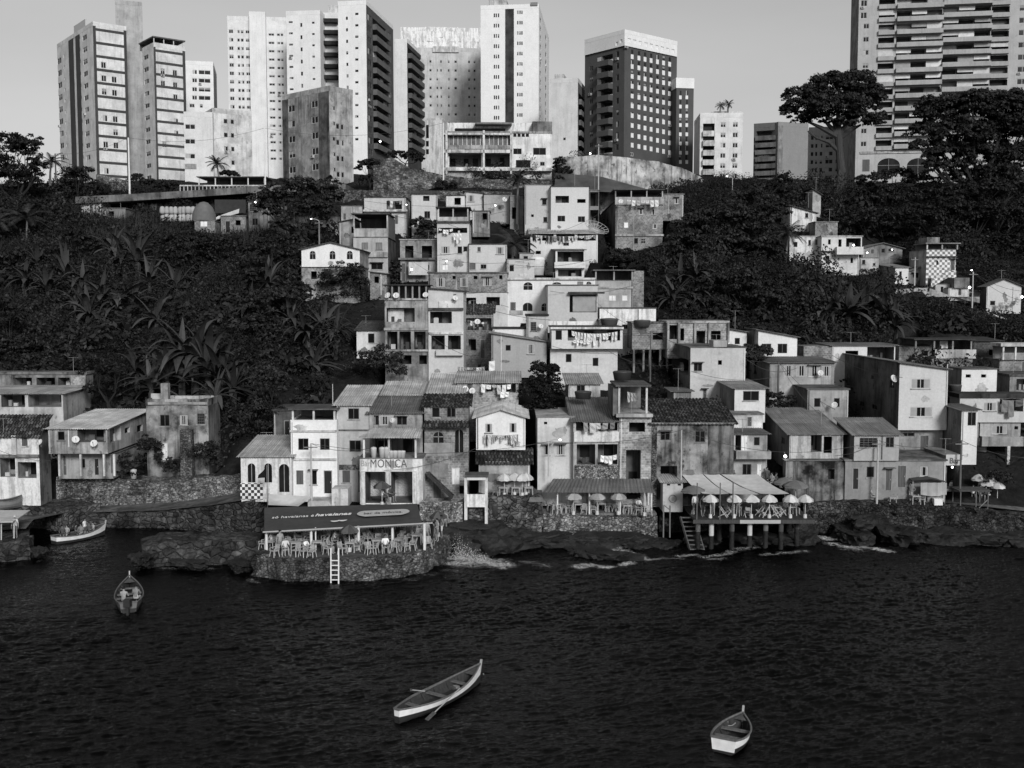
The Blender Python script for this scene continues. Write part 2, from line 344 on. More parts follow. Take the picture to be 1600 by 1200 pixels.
            if k == 'l': pb.m(M('cloth', .85)); pb.box(u0 + fw, u1 - fw, .08, .12, z0 + fw, z1 - fw); pb.build('pane', o); return  # bright cloth pane: the lit window's glow is put into its colour
            if k == 'g': pb.m(M('wood', float(ex[0]) if ex else .09)); pb.box(u0 + fw, u1 - fw, .05, .1, z0 + fw, z1 - fw); pb.build('shutter', o); return
            pb.m(M('glass', .008)); pb.box(u0 + fw, u1 - fw, .07, .12, z0 + fw, z1 - fw); pb.build('pane', o)
            if k == 'ws':
                for a, b in ((u0 + fw, u0 + w * .32), (u1 - w * .32, u1 - fw)):
                    sb = MB(M('paint', .32)); sb.T = mb.T; sb.box(a, b, .02, .06, z0 + fw, z1 - fw); sb.build('shutter', o)
            return
        if k in ('a', 'ad'):
            r_ = w / 2; um = (u0 + u1) / 2; zs = z1 - min(r_, h * .45); rz = z1 - zs
            arc = [(um - r_ * math.cos(math.pi * i / 10), zs + rz * math.sin(math.pi * i / 10)) for i in range(11)]
            mb.m(s.wall if f == 'f' else s.side)
            for i in range(10):            # fill the corners above the arch
                (a0, b0), (a1, b1) = arc[i], arc[i + 1]; mb.add([(a0, .001, b0), (a1, .001, b1), (a1, .001, z1), (a0, .001, z1)], [(0, 1, 2, 3)]); mb.add([(a0, .001, b0), (a0, .12, b0), (a1, .12, b1), (a1, .001, b1)], [(0, 1, 2, 3)])
            mb.m(M('paint', .3)); mb.box(um - .025, um + .025, .05, .1, z0, z1 - .03)
            if k == 'a': mb.box(u0, u1, .05, .1, zs - .03, zs + .03)
            o = mb.build('window' if k == 'a' else 'door', s.root); pb = MB(M('glass', .015)); pb.T = mb.T; pb.box(u0, u1, .08, .12, z0, z1); pb.build('pane', o); return
        if k in ('d', 'dl', 'dd'):
            g = {'d': .1, 'dl': .75, 'dd': .025}[k]; fw = .06
            mb.m(M('wood', .3 if k != 'dl' else .6)); mb.box(u0, u0 + fw, .0, .1, z0, z1); mb.box(u1 - fw, u1, .0, .1, z0, z1); mb.box(u0 + fw, u1 - fw, .0, .1, z1 - fw, z1)
            mb.m(M('wood', g)); mb.box(u0 + fw, u1 - fw, .06, .11, z0 + .01, z1 - fw); um = (u0 + u1) / 2
            mb.m(M('wood', g * .6)); mb.box(um - .012, um + .012, .05, .06, z0 + .05, z1 - fw - .04)
            o = mb.build('door', s.root); hb = MB(M('paint', .35)); hb.T = mb.T; hb.box(u1 - fw - .1, u1 - fw - .06, .0, .06, z0 + h * .45, z0 + h * .52); hb.build('handle', o); return
    # ---- towers: regular rows of one window
    def grid(s, f, cols, y0, y1, n, ylast, kind='tw', skip=0.0, g=.02, frame=.55, dep=.15):
        rr = random.Random(int(cols[0][0] * 7 + y0))
        ua, ub, za, zb = s.rect(f, cols[0][0], y0, cols[0][1], y1); zl = s.fp(sum(cols[0]) / 2, ylast, f)[1]; st = (zb - zl) / max(1, n - 1); h = zb - za
        for c in cols:
            u0, u1 = sorted((s.fp(c[0], (y0 + ylast) / 2, f)[0], s.fp(c[1], (y0 + ylast) / 2, f)[0])); u0, u1 = max(.05, u0), min(s.faces[f][3] - .05, u1); w = u1 - u0
            if w < .1: continue
            ms = []
            for v in range(3):
                mb = MB(M('paint', frame)); fw = min(.09, w * .12); mb.box(0, w, .06, .14, 0, fw); mb.box(0, w, .06, .14, h - fw, h); mb.box(0, fw, .06, .14, fw, h - fw); mb.box(w - fw, w, .06, .14, fw, h - fw)
                if w > .9: mb.box(w / 2 - fw / 2, w / 2 + fw / 2, .065, .135, fw, h - fw)
                mb.m(M('glass', g)); mb.box(fw, w - fw, .1, .13, fw, h - fw)
                if v == 1: mb.m(M('cloth', .45)); mb.box(fw, w * .45, .085, .099, fw, h - fw)
                if v == 2: mb.m(M('cloth', .3)); mb.box(fw, w - fw, .085, .099, h * .55, h - fw)
                ms.append(mb.mesh('window'))
            for i in range(n):
                z = za - st * i
                if rr.random() < skip or z < .1: continue
                if any(u0 < q[1] and u1 > q[0] and z < q[3] and z + h > q[2] for q in s.holes[f]) or z + h > s.H: continue
                s.holes[f].append((u0, u1, z, z + h, dep, 'tw'))
                o = link('window', ms[rr.choice((0, 0, 0, 1, 2))], s.root); m = s.T(f); m = m @ Matrix.Translation((u0, 0, z)); o.matrix_local = m
                if rr.random() < .09 and w > .7:
                    ab = MB(M('paint', .5)); ab.box(0, .7, -.35, .0, -.5, -.05); ab.m(M('paint', .1)); ab.box(.08, .5, -.36, -.351, -.44, -.1); a = ab.build('air_conditioner', s.root); a.matrix_local = m
    def bands(s, f, x0, x1, y0, h, n, ylast, mat, out=.04, name='trim', vert=()):
        mb = MB(mat); mb.T = s.T(f); za = s.fp((x0 + x1) / 2, y0, f)[1]; zl = s.fp((x0 + x1) / 2, ylast, f)[1]
        u0, u1 = sorted((s.fp(x0, y0, f)[0], s.fp(x1, y0, f)[0])); st = (za - zl) / max(1, n - 1); L = s.faces[f][3]; u0, u1 = max(0, u0), min(L, u1)
        for i in range(n):
            if za - st * i - h > 0: mb.box(u0, u1, -out, -.001, za - st * i - h, za - st * i)
        for (a, b) in vert:
            a, b = sorted((s.fp(a, y0, f)[0], s.fp(b, y0, f)[0])); mb.box(max(0, a), min(L, b), -out - .03, -.002, 0, s.H)
        mb.build(name, s.root)
    def balconies(s, f, x0, x1, y0, hpar, n, ylast, mat, out=1.1, rec=1.0, hopen=1.5, glass=None, name='balcony'):
        """recessed openings with a parapet standing out below each"""
        za = s.fp((x0 + x1) / 2, y0, f)[1]; zl = s.fp((x0 + x1) / 2, ylast, f)[1]; ym = (y0 + ylast) / 2
        u0, u1 = sorted((s.fp(x0, ym, f)[0], s.fp(x1, ym, f)[0])); st = (za - zl) / max(1, n - 1); L = s.faces[f][3]; u0, u1 = max(.05, u0), min(L - .05, u1); w = u1 - u0
        rr = random.Random(int(x0 + y0))
        for i in range(n):
            z = za - st * i            # top of the opening
            zo = z - hopen
            if zo - hpar < 0: continue
            if z < s.H and not any(u0 < q[1] and u1 > q[0] and zo < q[3] and z > q[2] for q in s.holes[f]): s.holes[f].append((u0, u1, zo, z, rec, 'b'))
            mb = MB(mat); mb.T = s.T(f)
            mb.box(u0 - .05, u1 + .05, -out, -out + .12, zo - hpar, zo + .15); mb.box(u0 - .05, u0 + .07, -out + .12, -.002, zo - hpar, zo + .15); mb.box(u1 - .07, u1 + .05, -out + .12, -.002, zo - hpar, zo + .15); mb.box(u0 + .07, u1 - .07, -out + .12, -.002, zo - hpar, zo - hpar + .2)
            o = mb.build(name, s.root); gb = MB(M('glass', .02)); gb.T = mb.T; k = max(1, int(w / 2.6)); cw = w / k
            for j in range(k):
                q = rr.random(); a = u0 + j * cw
                gb.m(M('glass', .02) if q < .6 else M('cloth', .45 if q < .8 else .25)); gb.box(a + .12, a + cw - .12, rec - .06, rec - .01, zo + .02, z - .15)
            gb.build('glazing', o)
            if glass is not None:
                for j in range(k):
                    if rr.random() < glass:
                        a = u0 + j * cw; g2 = MB(M('cloth', rr.choice((.75, .6, .35)))); g2.T = mb.T; g2.box(a + .03, a + cw - .03, -.02, .02, zo + (z - zo) * rr.choice((.5, .5, .1)), z - .02); g2.build('blind', o)
    # ---- walls and roof
    def finish(s):
        kind = s.top[0]; H, W, d = s.H, s.W, s.d; prm = s.top[1] if len(s.top) > 1 else None; rm = s.top[2] if len(s.top) > 2 else None
        mb = MB(s.wall)
        hl = hr = hb = H
        if kind == 'shed': hb = H + (s._zof(prm, d) - H)
        if kind == 'shx': hr = s.fp(s._pxof(W), prm)[1]
        for f in 'fLR':
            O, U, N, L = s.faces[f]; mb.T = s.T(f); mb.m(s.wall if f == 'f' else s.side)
            top = min(H, hl, hr, hb) if f != 'f' else min(hl, hr)
            hs = [h for h in s.holes[f]]
            tt = max([top] + [h[3] + .02 for h in hs]) if f != 'f' or kind == 'shx' else top
            if kind == 'shx' and f == 'R': top = hr
            if kind == 'shx' and f == 'L': top = hl
            hs = [h for h in hs if h[3] <= top]
            us = sorted({0.0, L} | {h[0] for h in hs} | {h[1] for h in hs}); zs = sorted({0.0, top} | {h[2] for h in hs} | {h[3] for h in hs})
            for i in range(len(us) - 1):
                run = None
                for j in range(len(zs) - 1):
                    cu, cz = (us[i] + us[i + 1]) / 2, (zs[j] + zs[j + 1]) / 2
                    inh = any(h[0] < cu < h[1] and h[2] < cz < h[3] for h in hs)
                    if not inh: run = (run[0], zs[j + 1]) if run else (zs[j], zs[j + 1])
                    if (inh or j == len(zs) - 2) and run:
                        mb.quad((us[i], 0, run[0]), (us[i + 1], 0, run[0]), (us[i + 1], 0, run[1]), (us[i], 0, run[1])); run = None
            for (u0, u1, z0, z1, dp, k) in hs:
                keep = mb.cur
                if k == 'b' and dp > .7: mb.m(M('plaster', .2 if int(u0 * 10) % 3 else .34))  # deep recesses: their dim shade is put into a darker plaster
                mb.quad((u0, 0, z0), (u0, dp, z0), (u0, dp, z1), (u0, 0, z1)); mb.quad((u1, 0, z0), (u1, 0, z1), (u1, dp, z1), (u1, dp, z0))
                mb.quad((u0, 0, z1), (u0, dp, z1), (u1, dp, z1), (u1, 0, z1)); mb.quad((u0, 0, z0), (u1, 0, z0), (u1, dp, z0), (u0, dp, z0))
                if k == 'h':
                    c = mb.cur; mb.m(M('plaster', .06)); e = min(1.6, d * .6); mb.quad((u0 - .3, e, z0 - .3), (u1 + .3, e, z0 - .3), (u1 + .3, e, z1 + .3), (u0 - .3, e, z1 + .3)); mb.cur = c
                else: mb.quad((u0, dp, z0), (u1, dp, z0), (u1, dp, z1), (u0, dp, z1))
                mb.cur = keep
            if f == 'L' and kind == 'shed' : mb.poly([(0, 0, top), (L, 0, top), (L, 0, H), (0, 0, hb)])
            if f == 'R' and kind == 'shed' : mb.poly([(0, 0, top), (L, 0, top), (L, 0, hb), (0, 0, H)])
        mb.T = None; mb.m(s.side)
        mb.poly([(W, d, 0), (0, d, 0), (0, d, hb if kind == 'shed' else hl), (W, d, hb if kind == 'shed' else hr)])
        o_ = .3
        if kind == 'shx':
            lo = min(hl, hr); mb.m(s.wall)
            for yy in (0, d): mb.poly([(0, yy, lo), (W, yy, lo), (W, yy, hr)] if hr > hl else [(0, yy, lo), (W, yy, lo), (0, yy, hl)])
        if kind == 'gy':
            zr = s.fp(s._pxof(W / 2), prm)[1]; mb.m(s.wall)
            for yy in (0, d): mb.poly([(0, yy, H), (W, yy, H), (W / 2, yy, zr)])
        if kind == 'gx':
            zr = s._zof(prm, d / 2); mb.m(s.side)
            for xx in (0, W): mb.poly([(xx, 0, H), (xx, d, H), (xx, d / 2, zr)])
        mb.build('wall', s.root); s.fuss()
        rb = MB(rm or M('concrete', .3))
        isT = bool(rm) and rm.name.startswith('tile'); pit, amp = (.3, .05) if isT else (.2, .03)
        if kind == 'flat':
            t = prm if prm is not None else .14; o = .12; rb.box(-o, W + o, -o, d + o, H + .002, H + t)
        elif kind == 'par':                 # flat roof behind a low parapet
            t = prm or .5; rb.box(0.1, W - .1, .1, d - .1, H - .1 + .003, H); rb.m(s.wall); rb.box(-.02, W + .02, -.02, .15, H + .002, H + t); rb.box(-.02, .13, .151, d, H + .002, H + t); rb.box(W - .13, W + .02, .151, d, H + .002, H + t); rb.box(.14, W - .14, d - .15, d, H + .002, H + t)
        elif kind == 'shed':
            k = (hb - H) / d; z = lambda y: H + .06 + k * y
            sheet(rb, (-o_, -.35, z(-.35)), (W + o_, -.35, z(-.35)), (W + o_, d + .2, z(d + .2)), (-o_, d + .2, z(d + .2)), pit, amp)
        elif kind == 'shx':
            k = (hr - hl) / W; z = lambda x: hl + .07 + k * x
            sheet(rb, (-o_, -.35, z(-o_)), (-o_, d + .2, z(-o_)), (W + o_, d + .2, z(W + o_)), (W + o_, -.35, z(W + o_)), pit, amp)
        elif kind == 'gy':
            k = (zr - H) / (W / 2); e = .35
            sheet(rb, (-e, -e, H - e * k + .06), (-e, d + e, H - e * k + .06), (W / 2, d + e, zr + .06), (W / 2, -e, zr + .06), pit, amp)
            sheet(rb, (W + e, -e, H - e * k + .06), (W + e, d + e, H - e * k + .06), (W / 2, d + e, zr + .06), (W / 2, -e, zr + .06), pit, amp)
        elif kind == 'gx':
            k = (zr - H) / (d / 2); e = .3
            sheet(rb, (-e, -e, H - e * k + .06), (W + e, -e, H - e * k + .06), (W + e, d / 2, zr + .06), (-e, d / 2, zr + .06), pit, amp)
            sheet(rb, (-e, d + e, H - e * k + .06), (W + e, d + e, H - e * k + .06), (W + e, d / 2, zr + .06), (-e, d / 2, zr + .06), pit, amp)
        rb.build('roof', s.root); return s
    def _pxof(s, u):
        p = s.P + s.U * u; return 800 + F * p.x / ((p - CAM).dot(Vector((0, _c, -_s))))
    def _zof(s, py, dep):
        p = s.P + s.U * (s.W / 2) + s.N * dep; return at(800, py, p.y).z - s.P.z
    # ---- pipes, patches, ledges and aerials that every one of these houses has
    def fuss(s):
        if s.group != 'houses stacked on the hillside' and s.group != 'houses along the shore': return
        r = random.Random(int(abs(s.P.x * 31 + s.P.z * 17) * 10)); W, H, d = s.W, s.H, s.d
        gw = min(.75, next((k[1] for k, m in _mats.items() if m == s.wall), .4))
        free = lambda a, b, c, e: not any(a < q[1] + .1 and b > q[0] - .1 and c < q[3] + .1 and e > q[2] - .1 for q in s.holes['f'])
        for _ in range(2):
            u = r.choice((.1, W - .14, r.uniform(.2, max(.3, W - .3))))
            if r.random() < .5 and free(u, u + .09, H * .25, H): mb = MB(M('paint', r.choice((.1, .5, .7)))); mb.box(u, u + .07, -.08, -.005, H * r.uniform(0, .35), H - .1); mb.build('drainpipe', s.root)
        for _ in range(4):
            w, h = r.uniform(.4, 1.8), r.uniform(.3, 1.5); u, z = r.uniform(.1, max(.2, W - w)), r.uniform(.1, max(.2, H - h))
            if u + w < W and z + h < H - .1 and r.random() < .75 and free(u, u + w, z, z + h):
                mb = MB(M('plaster', round(gw * r.choice((.5, .68, .78, .85, 1.12)), 2), .5)); n = 22; mb.poly([(u + w / 2 + w / 2 * math.cos(t) * r.uniform(.5, 1), -.012 - .004 * _, z + h / 2 + h / 2 * math.sin(t) * r.uniform(.5, 1)) for t in [2 * math.pi * i / n for i in range(n)]]); mb.build('plaster_patch', s.root)
        for q in s.holes['f']:
            if q[5] in ('w', 'ws', 'g', 'gr') and r.random() < .6: mb = MB(M('concrete', r.choice((.3, .45, .6)))); mb.box(q[0] - .08, q[1] + .08, -.07, -.004, q[2] - .09, q[2] - .01); mb.build('sill', s.root)
            if q[5] in ('w', 'ws', 'd', 'dl') and r.random() < .22: mb = MB(M('sheet', r.choice((.15, .3)))); mb.box(q[0] - .15, q[1] + .15, -.5, -.003, q[3] + .06, q[3] + .11); mb.build('rain_hood', s.root)
        if r.random() < .5:
            x, y = r.uniform(.2, max(.3, W - .2)), r.uniform(.3, d * .5); mb = MB(M('paint', .25)); hh = r.uniform(1.2, 2.2); mb.bar((x, y, H - .2), (x, y, H + hh), .035); mb.bar((x - .5, y, H + hh - .05), (x + .5, y + .1, H + hh - .05), .025)
            for i in range(5): mb.bar((x - .4 + .2 * i, y - .25, H + hh - .04), (x - .4 + .2 * i, y + .3, H + hh - .04), .018)
            mb.build('aerial', s.root)
    # ---- additions
    def canopy(s, x0, y0, x1, y1, dep=2.2, posts=3, mat=None, yb=None, slab=.12, out=.0, pm=None):
        """posts carrying a thin roof over a terrace, standing on the wall head or at yb"""
        u0, u1, z0, z1 = s.rect('f', x0, y0, x1, y1); rb = MB(mat or M('sheet', .1)); rb.T = s.T('f')
        rb.box(u0 - .25, u1 + .25, -out - .3, dep, z1, z1 + slab); c = rb.build('canopy', s.root)
        for i in range(posts):
            u = u0 + .08 + (u1 - u0 - .16) * i / max(1, posts - 1)
            pb = MB(pm or M('paint', .6)); pb.T = s.T('f'); pb.box(u - .08, u + .08, -out, -out + .16, z0, z1 - .001); pb.build('post', s.root)
        if dep > 1.0:
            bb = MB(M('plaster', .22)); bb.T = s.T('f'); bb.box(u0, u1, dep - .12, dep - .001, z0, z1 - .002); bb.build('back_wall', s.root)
    def roofpatch(s, pts, mat, pitch=.2, amp=.03, name='roof'):
        """pts: four (px, py, depth) corners: eave left, eave right, ridge right, ridge left"""
        rb = MB(mat); q = [at(*p) - s.P for p in pts]; iv = Matrix.Rotation(-math.atan2(s.sa, s.ca), 4, 'Z'); sheet(rb, *[iv @ x for x in q], pitch, amp); rb.build(name, s.root)
    def box(s, name, x0, y0, x1, y1, v0, v1, mat, f='f'):
        u0, u1, z0, z1 = s.rect(f, x0, y0, x1, y1); mb = MB(mat); mb.T = s.T(f); mb.box(u0, u1, v0, v1, z0, z1); return mb.build(name, s.root)
def mroot(h): return Matrix.Translation(h.P) @ Matrix.Rotation(math.atan2(h.sa, h.ca), 4, 'Z')
def absorb(h, child, wallname):
    """make a block that was laid out on its own part of a larger building"""
    m = mroot(h).inverted() @ mroot(child)
    for c in list(child.root.children):
        l = c.matrix_local.copy(); c.parent = h.root; c.matrix_local = m @ l
        if c.name.startswith('wall'): c.name = wallname
    bpy.data.objects.remove(child.root)
# ------------------------------------------------------------------ the high-rise towers on the ridge
TG = 'high-rise towers along the ridge'
def tower(label, xm, yt, xr, yb, Y, wall, yaw, dpx=None, d=14, side=None, top=('par', .9), name='apartment_tower', cat='tower', group=TG):
    return House(label, xm, yt, xr, yb, Y, wall, yaw, d, dpx, side, top, name, cat, group, carve=False)
def cols(*a): return [tuple(x) for x in a]
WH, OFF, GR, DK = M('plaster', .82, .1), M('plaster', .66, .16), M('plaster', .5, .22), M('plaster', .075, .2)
# left tower with dark floor lines
t = tower('left slab tower, pale with dark floor lines on its right face, tallest shaft behind', 145, 40, 197, 300, 235, M('plaster', .78, .25), 38, dpx=88)
t.bands('f', 146, 197, 47, .55, 12, 273, DK, vert=((144.5, 149.5), (193, 197.5)))
t.grid('f', cols((160, 168), (176, 184)), 97, 107, 9, 262, skip=.45, frame=.6)
t.grid('L', cols((132, 138.5)), 53, 61, 12, 262, frame=.5); t.grid('L', cols((92, 98)), 70, 79, 11, 262, frame=.5); t.grid('L', cols((101.5, 103)), 66, 71, 12, 260); t.grid('L', cols((125.5, 128)), 54, 60, 12, 262)
t.bands('L', 107, 124, 60, .01, 1, 60, DK, vert=((107, 114.5), (118, 124.5)))
t.box('roof_frame', 108, 34, 126, 47, 1, 1.3, M('paint', .5), 'L'); t.finish(); tg = t
t = tower('tall blank concrete lift shaft rising behind the left slab tower', 180, 6, 222, 300, 246, M('plaster', .46, .25), 20, dpx=163, side=M('plaster', .12)); t.finish(); absorb(tg, t, 'lift_shaft')
t = tower('shorter wing of the left tower with dark floor lines and a metal roof frame', 240, 73, 289, 310, 226, M('plaster', .76, .25), 38, dpx=222)
t.bands('f', 241, 289, 80, .5, 11, 262, DK, vert=((239.5, 243), (285, 289)))
t.grid('f', cols((252, 259), (271, 278)), 88, 97, 9, 240, skip=.5, frame=.5); t.grid('L', cols((227, 234)), 85, 92, 11, 275, frame=.4)
t.canopy(240, 62, 287, 72, 8, 4, M('sheet', .15), slab=.25); t.finish()
t = tower('small white modern block with ribbon windows between two pale towers', 290, 101, 333, 200, 250, WH, 12, dpx=None, side=GR)
for i, y in enumerate((109, 122, 136, 149)): t.grid('f', cols((300, 308), (310, 329)), y, y + 7, 1, y, frame=.7)
t.grid('f', cols((296, 304), (312, 317)), 162, 168, 1, 162); t.finish()
t = tower('low white building with wide ribbon windows beside the palm', 287, 182, 332, 290, 205, M('plaster', .72, .12), 8, d=10, name='apartment_building', cat='building')
for y in (194, 217, 240): t.grid('f', cols((289, 305)), y, y + 8, 1, y, frame=.6)
t.box('sun_screen', 289, 256, 307, 264, -.1, .05, M('plaster', .4)); t.finish()
t = tower('stained white annex with a mossy right flank in front of the white tower', 332, 176, 393, 290, 207, M('concrete', .72, .4), 30, d=10, name='apartment_building', cat='building'); t.grid('f', cols((350, 356), (361, 366)), 186, 193, 4, 250, frame=.2, skip=.2); t.finish()
t = tower('white tower with four columns of small windows and a blank middle shaft', 355, 31, 447, 300, 252, M('plaster', .78, .14), 6, dpx=None, d=16)
t.grid('f', cols((359, 366)), 46, 52, 14, 216, frame=.5); t.grid('f', cols((372, 376), (377.5, 382), (385, 392)), 47, 52, 14, 217, frame=.5); t.grid('f', cols((421, 430), (434, 439), (440, 444)), 52, 56, 16, 246, frame=.5)
t.box('lift_shaft', 393, 21, 418, 300, -1.6, -.01, M('plaster', .82, .12)); t.box('parapet_block', 368, 26, 393, 32, .2, 3, M('plaster', .75)); t.box('parapet_block', 419, 27, 446, 33, .2, 3, M('plaster', .7)); t.finish()
t = tower('white curved wing with small hooded windows joined to the dark balcony tower', 447, 24, 500, 290, 240, M('plaster', .8, .1), -6, d=12, side=WH)
t.grid('f', cols((452, 458)), 33, 36, 7, 138, frame=.1); t.grid('f', cols((470, 473)), 36, 42, 7, 150, frame=.1); t.grid('f', cols((488, 492)), 34, 37, 6, 122, frame=.1); t.finish()
t = tower('white link block with dark horizontal beams between two white wings', 490, 26, 530, 290, 243, M('plaster', .72, .1), 2, d=10); 
for y in (31, 49, 66, 84, 102, 119): t.box('beam', 492 if y in (31, 49, 102, 119) else 503, y, 529, y + 6, -1.4, -.01, M('plaster', .05))
t.box('lift_head', 512, 6, 538, 26, 1, 6, M('plaster', .75)); t.finish()
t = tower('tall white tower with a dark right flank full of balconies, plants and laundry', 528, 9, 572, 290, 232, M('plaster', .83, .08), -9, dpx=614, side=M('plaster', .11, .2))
for y in range(12): t.grid('f', cols((555, 560)), 20 + 17.8 * y, 23.5 + 17.8 * y, 1, 20 + 17.8 * y, frame=.05)
t.grid('f', cols((541, 544)), 26, 31, 7, 134, frame=.1)
t.grid('R', cols((575, 581)), 24, 34, 13, 232, frame=.15, g=.05); t.grid('R', cols((606.5, 611.5)), 52, 60, 11, 232, frame=.15, g=.08)
t.balconies('R', 583, 604, 38, 1.0, 12, 219, M('plaster', .15, .2), out=.9, rec=1.2, hopen=1.5, glass=.12); t.finish()
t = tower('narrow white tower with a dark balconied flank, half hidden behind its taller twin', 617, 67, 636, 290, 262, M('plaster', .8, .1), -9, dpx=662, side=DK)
t.balconies('R', 638, 659, 84, 1.0, 10, 220, M('plaster', .13, .2), out=.9, rec=1.2, hopen=1.5, glass=.1); t.finish()
t = tower('wide stained grey tower with a white top storey and small windows', 652, 80, 752, 290, 275, M('concrete', .62, .24), 3, d=14)
t.grid('f', cols((671, 674.5), (682, 684.5), (688, 690.5), (700, 702.5), (710, 714), (731.5, 734.5), (740, 743)), 94, 98, 8, 190, frame=.3, skip=.08); t.box('pier', 676, 73, 717, 82, -.4, 3, M('peel', .62)); t.finish()
tg = t; t = tower('white top storeys with a row of small square windows above the stained grey tower', 626, 48, 752, 84, 279, M('peel', .85), 3, d=10)
t.grid('f', cols((632, 634), (637, 639), (642, 644), (649, 651), (660, 662), (667, 676), (703, 712), (716, 721), (728, 730), (736, 738), (741, 743), (746, 748)), 64, 68, 1, 64, frame=.3); t.box('parapet_block', 664, 42, 716, 49, .2, 3, M('peel', .8)); t.grid('f', cols((686, 692)), 58, 62, 1, 58); t.finish(); absorb(tg, t, 'top_storey')
t = tower('tallest centre tower, white with two columns of triple slit windows and a dark groove', 751, 15, 842, 290, 248, M('plaster', .84, .06), -6, dpx=858)
for a in (771.5, 774.5, 778): t.grid('f', cols((a, a + 2)), 21, 27, 11, 181, frame=.1, g=.03)
for a in (808, 811.5, 814.5): t.grid('f', cols((a, a + 2)), 16.5, 22, 11, 177, frame=.1, g=.03)
t.box('groove', 789.5, 14, 803, 290, -.05, -.01, M('plaster', .07)); t.box('upper_block', 758, 8, 842, 15, 1, 12, M('plaster', .7)); t.box('roof_tank', 762, -4, 790, 8, 2, 8, M('plaster', .6)); t.box('pipe_run', 829, 4, 840, 9, -.3, -.01, M('paint', .2)); t.grid('R', cols((843.5, 845), (852, 853.5)), 28, 36, 12, 180, frame=.1, g=.03); t.finish()
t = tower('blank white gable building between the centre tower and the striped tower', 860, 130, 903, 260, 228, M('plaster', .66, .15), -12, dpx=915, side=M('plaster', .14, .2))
t.box('roof_hut', 866, 115, 880, 131, .5, 4, M('plaster', .7)); t.grid('f', cols((880, 884)), 215, 219, 1, 215, frame=.2); t.balconies('R', 904, 913, 150, .9, 6, 230, M('plaster', .2), out=.6, rec=.8, hopen=1.5); t.finish()
# the dark striped tower
t = tower('dark tower with white window stripes and a white crown of square openings', 976, 70, 1058, 300, 222, M('plaster', .095, .12), 40, dpx=914)
crown = M('plaster', .82, .08)
for a in (985.5, 996, 1005.5, 1015, 1025, 1034.5, 1044):
    for k in range(10): t.box('stripe', a, 85 + (a - 985) * .2 + 15.35 * k, a + 4.2, 92.2 + (a - 985) * .2 + 15.35 * k, -.05, -.001, M('plaster', .8, .1))
    t.grid('f', cols((a, a + 4.2)), 77 + (a - 985) * .2, 85 + (a - 985) * .2, 10, 223 + (a - 985) * .2, frame=.1, g=.025)
for a in (921, 962.5):
    t.grid('L', cols((a, a + (5.5 if a < 940 else 4.5))), 103 if a < 940 else 80, 111 if a < 940 else 90, 9, 240 if a < 940 else 225, frame=.1, g=.03)
t.box('stripe', 933, 90, 939, 262, -.03, -.001, M('plaster', .5, .1), 'L')
for i in range(9): 
    t.op('LB', (939, 96 + 18.2 * i, 957.5, 104.5 + 18.2 * i), ('1.3',)); 
t.balconies('L', 940, 957, 86, .2, 9, 231, M('plaster', .7), out=.1, rec=.9, hopen=1.2)
t.grid('f', cols((985, 990)), 238, 244, 1, 238); t.finish()
t2 = tower('white crown storey of the dark striped tower with square openings all round', 976, 52, 1058.5, 71, 221.6, crown, 40, dpx=913.5, top=('par', .8))
for a in (981, 989.5, 998, 1007, 1015.5, 1024, 1032.5, 1041, 1049): t2.grid('f', cols((a, a + 5)), 60 + (a - 981) * .25, 66 + (a - 981) * .25, 1, 60 + (a - 981) * .25, frame=.75, g=.03)
for a in (917, 923, 929.5, 936, 942.5, 949, 955.5, 962, 968.5): t2.grid('L', cols((a, a + 4)), 92.5 - (a - 917) * .6, 98 - (a - 917) * .6, 1, 92 - (a - 917) * .6, frame=.75, g=.06)
t2.finish(); absorb(t, t2, 'crown_storey')
t = tower('lower dark annex with white stripes at the right of the striped tower', 1057, 137, 1084, 300, 228, M('plaster', .1, .12), 10, d=10)
for a in (1061, 1071):
    for k in range(8): t.box('stripe', a, 149.3 + 14.43 * k, a + 4, 155 + 14.43 * k, -.05, -.001, M('plaster', .78, .1))
    t.grid('f', cols((a, a + 4)), 141, 149, 8, 242, frame=.1)
t.box('crown', 1056, 122, 1084.5, 138, -.15, 6, crown); 
t.finish()
t = tower('white apartment block with corner balconies and roof palms', 1094, 184, 1161, 310, 212, M('plaster', .76, .2), -3, d=10)
t.grid('f', cols((1125, 1133.5), (1144, 1152.5)), 191, 199, 8, 303, frame=.6); t.balconies('f', 1098, 1116, 193, .9, 7, 283, M('plaster', .7), out=.7, rec=1.1, hopen=1.6, glass=.2)
t.box('roof_wall', 1115, 171, 1161, 185, 2, 3, M('plaster', .75)); t.finish()
t = tower('dark tower of stacked balconies with a blank grey right flank', 1178, 200, 1216, 330, 235, M('plaster', .13, .2), -24, d=6, side=M('plaster', .34, .05))
t.balconies('f', 1181, 1212, 204, .8, 9, 292, M('plaster', .17), out=.8, rec=1.2, hopen=1.3); t.finish(); tg = t
t = tower('smooth grey side wall of the stacked balcony tower', 1216, 197, 1263, 330, 232, M('plaster', .26, .06), 16, d=10); t.box('edge_strip', 1216, 196, 1222, 320, -.1, -.005, M('plaster', .3)); t.finish(); absorb(tg, t, 'flank_wall')
t = tower('grey block with rows of small windows behind the umbrella-crowned tree', 1264, 205, 1331, 330, 262, M('plaster', .42, .12), -14, d=12)
t.grid('f', cols((1266, 1271), (1273, 1277), (1280, 1285), (1289, 1301), (1305, 1318)), 212, 219, 8, 300, frame=.4); t.finish()
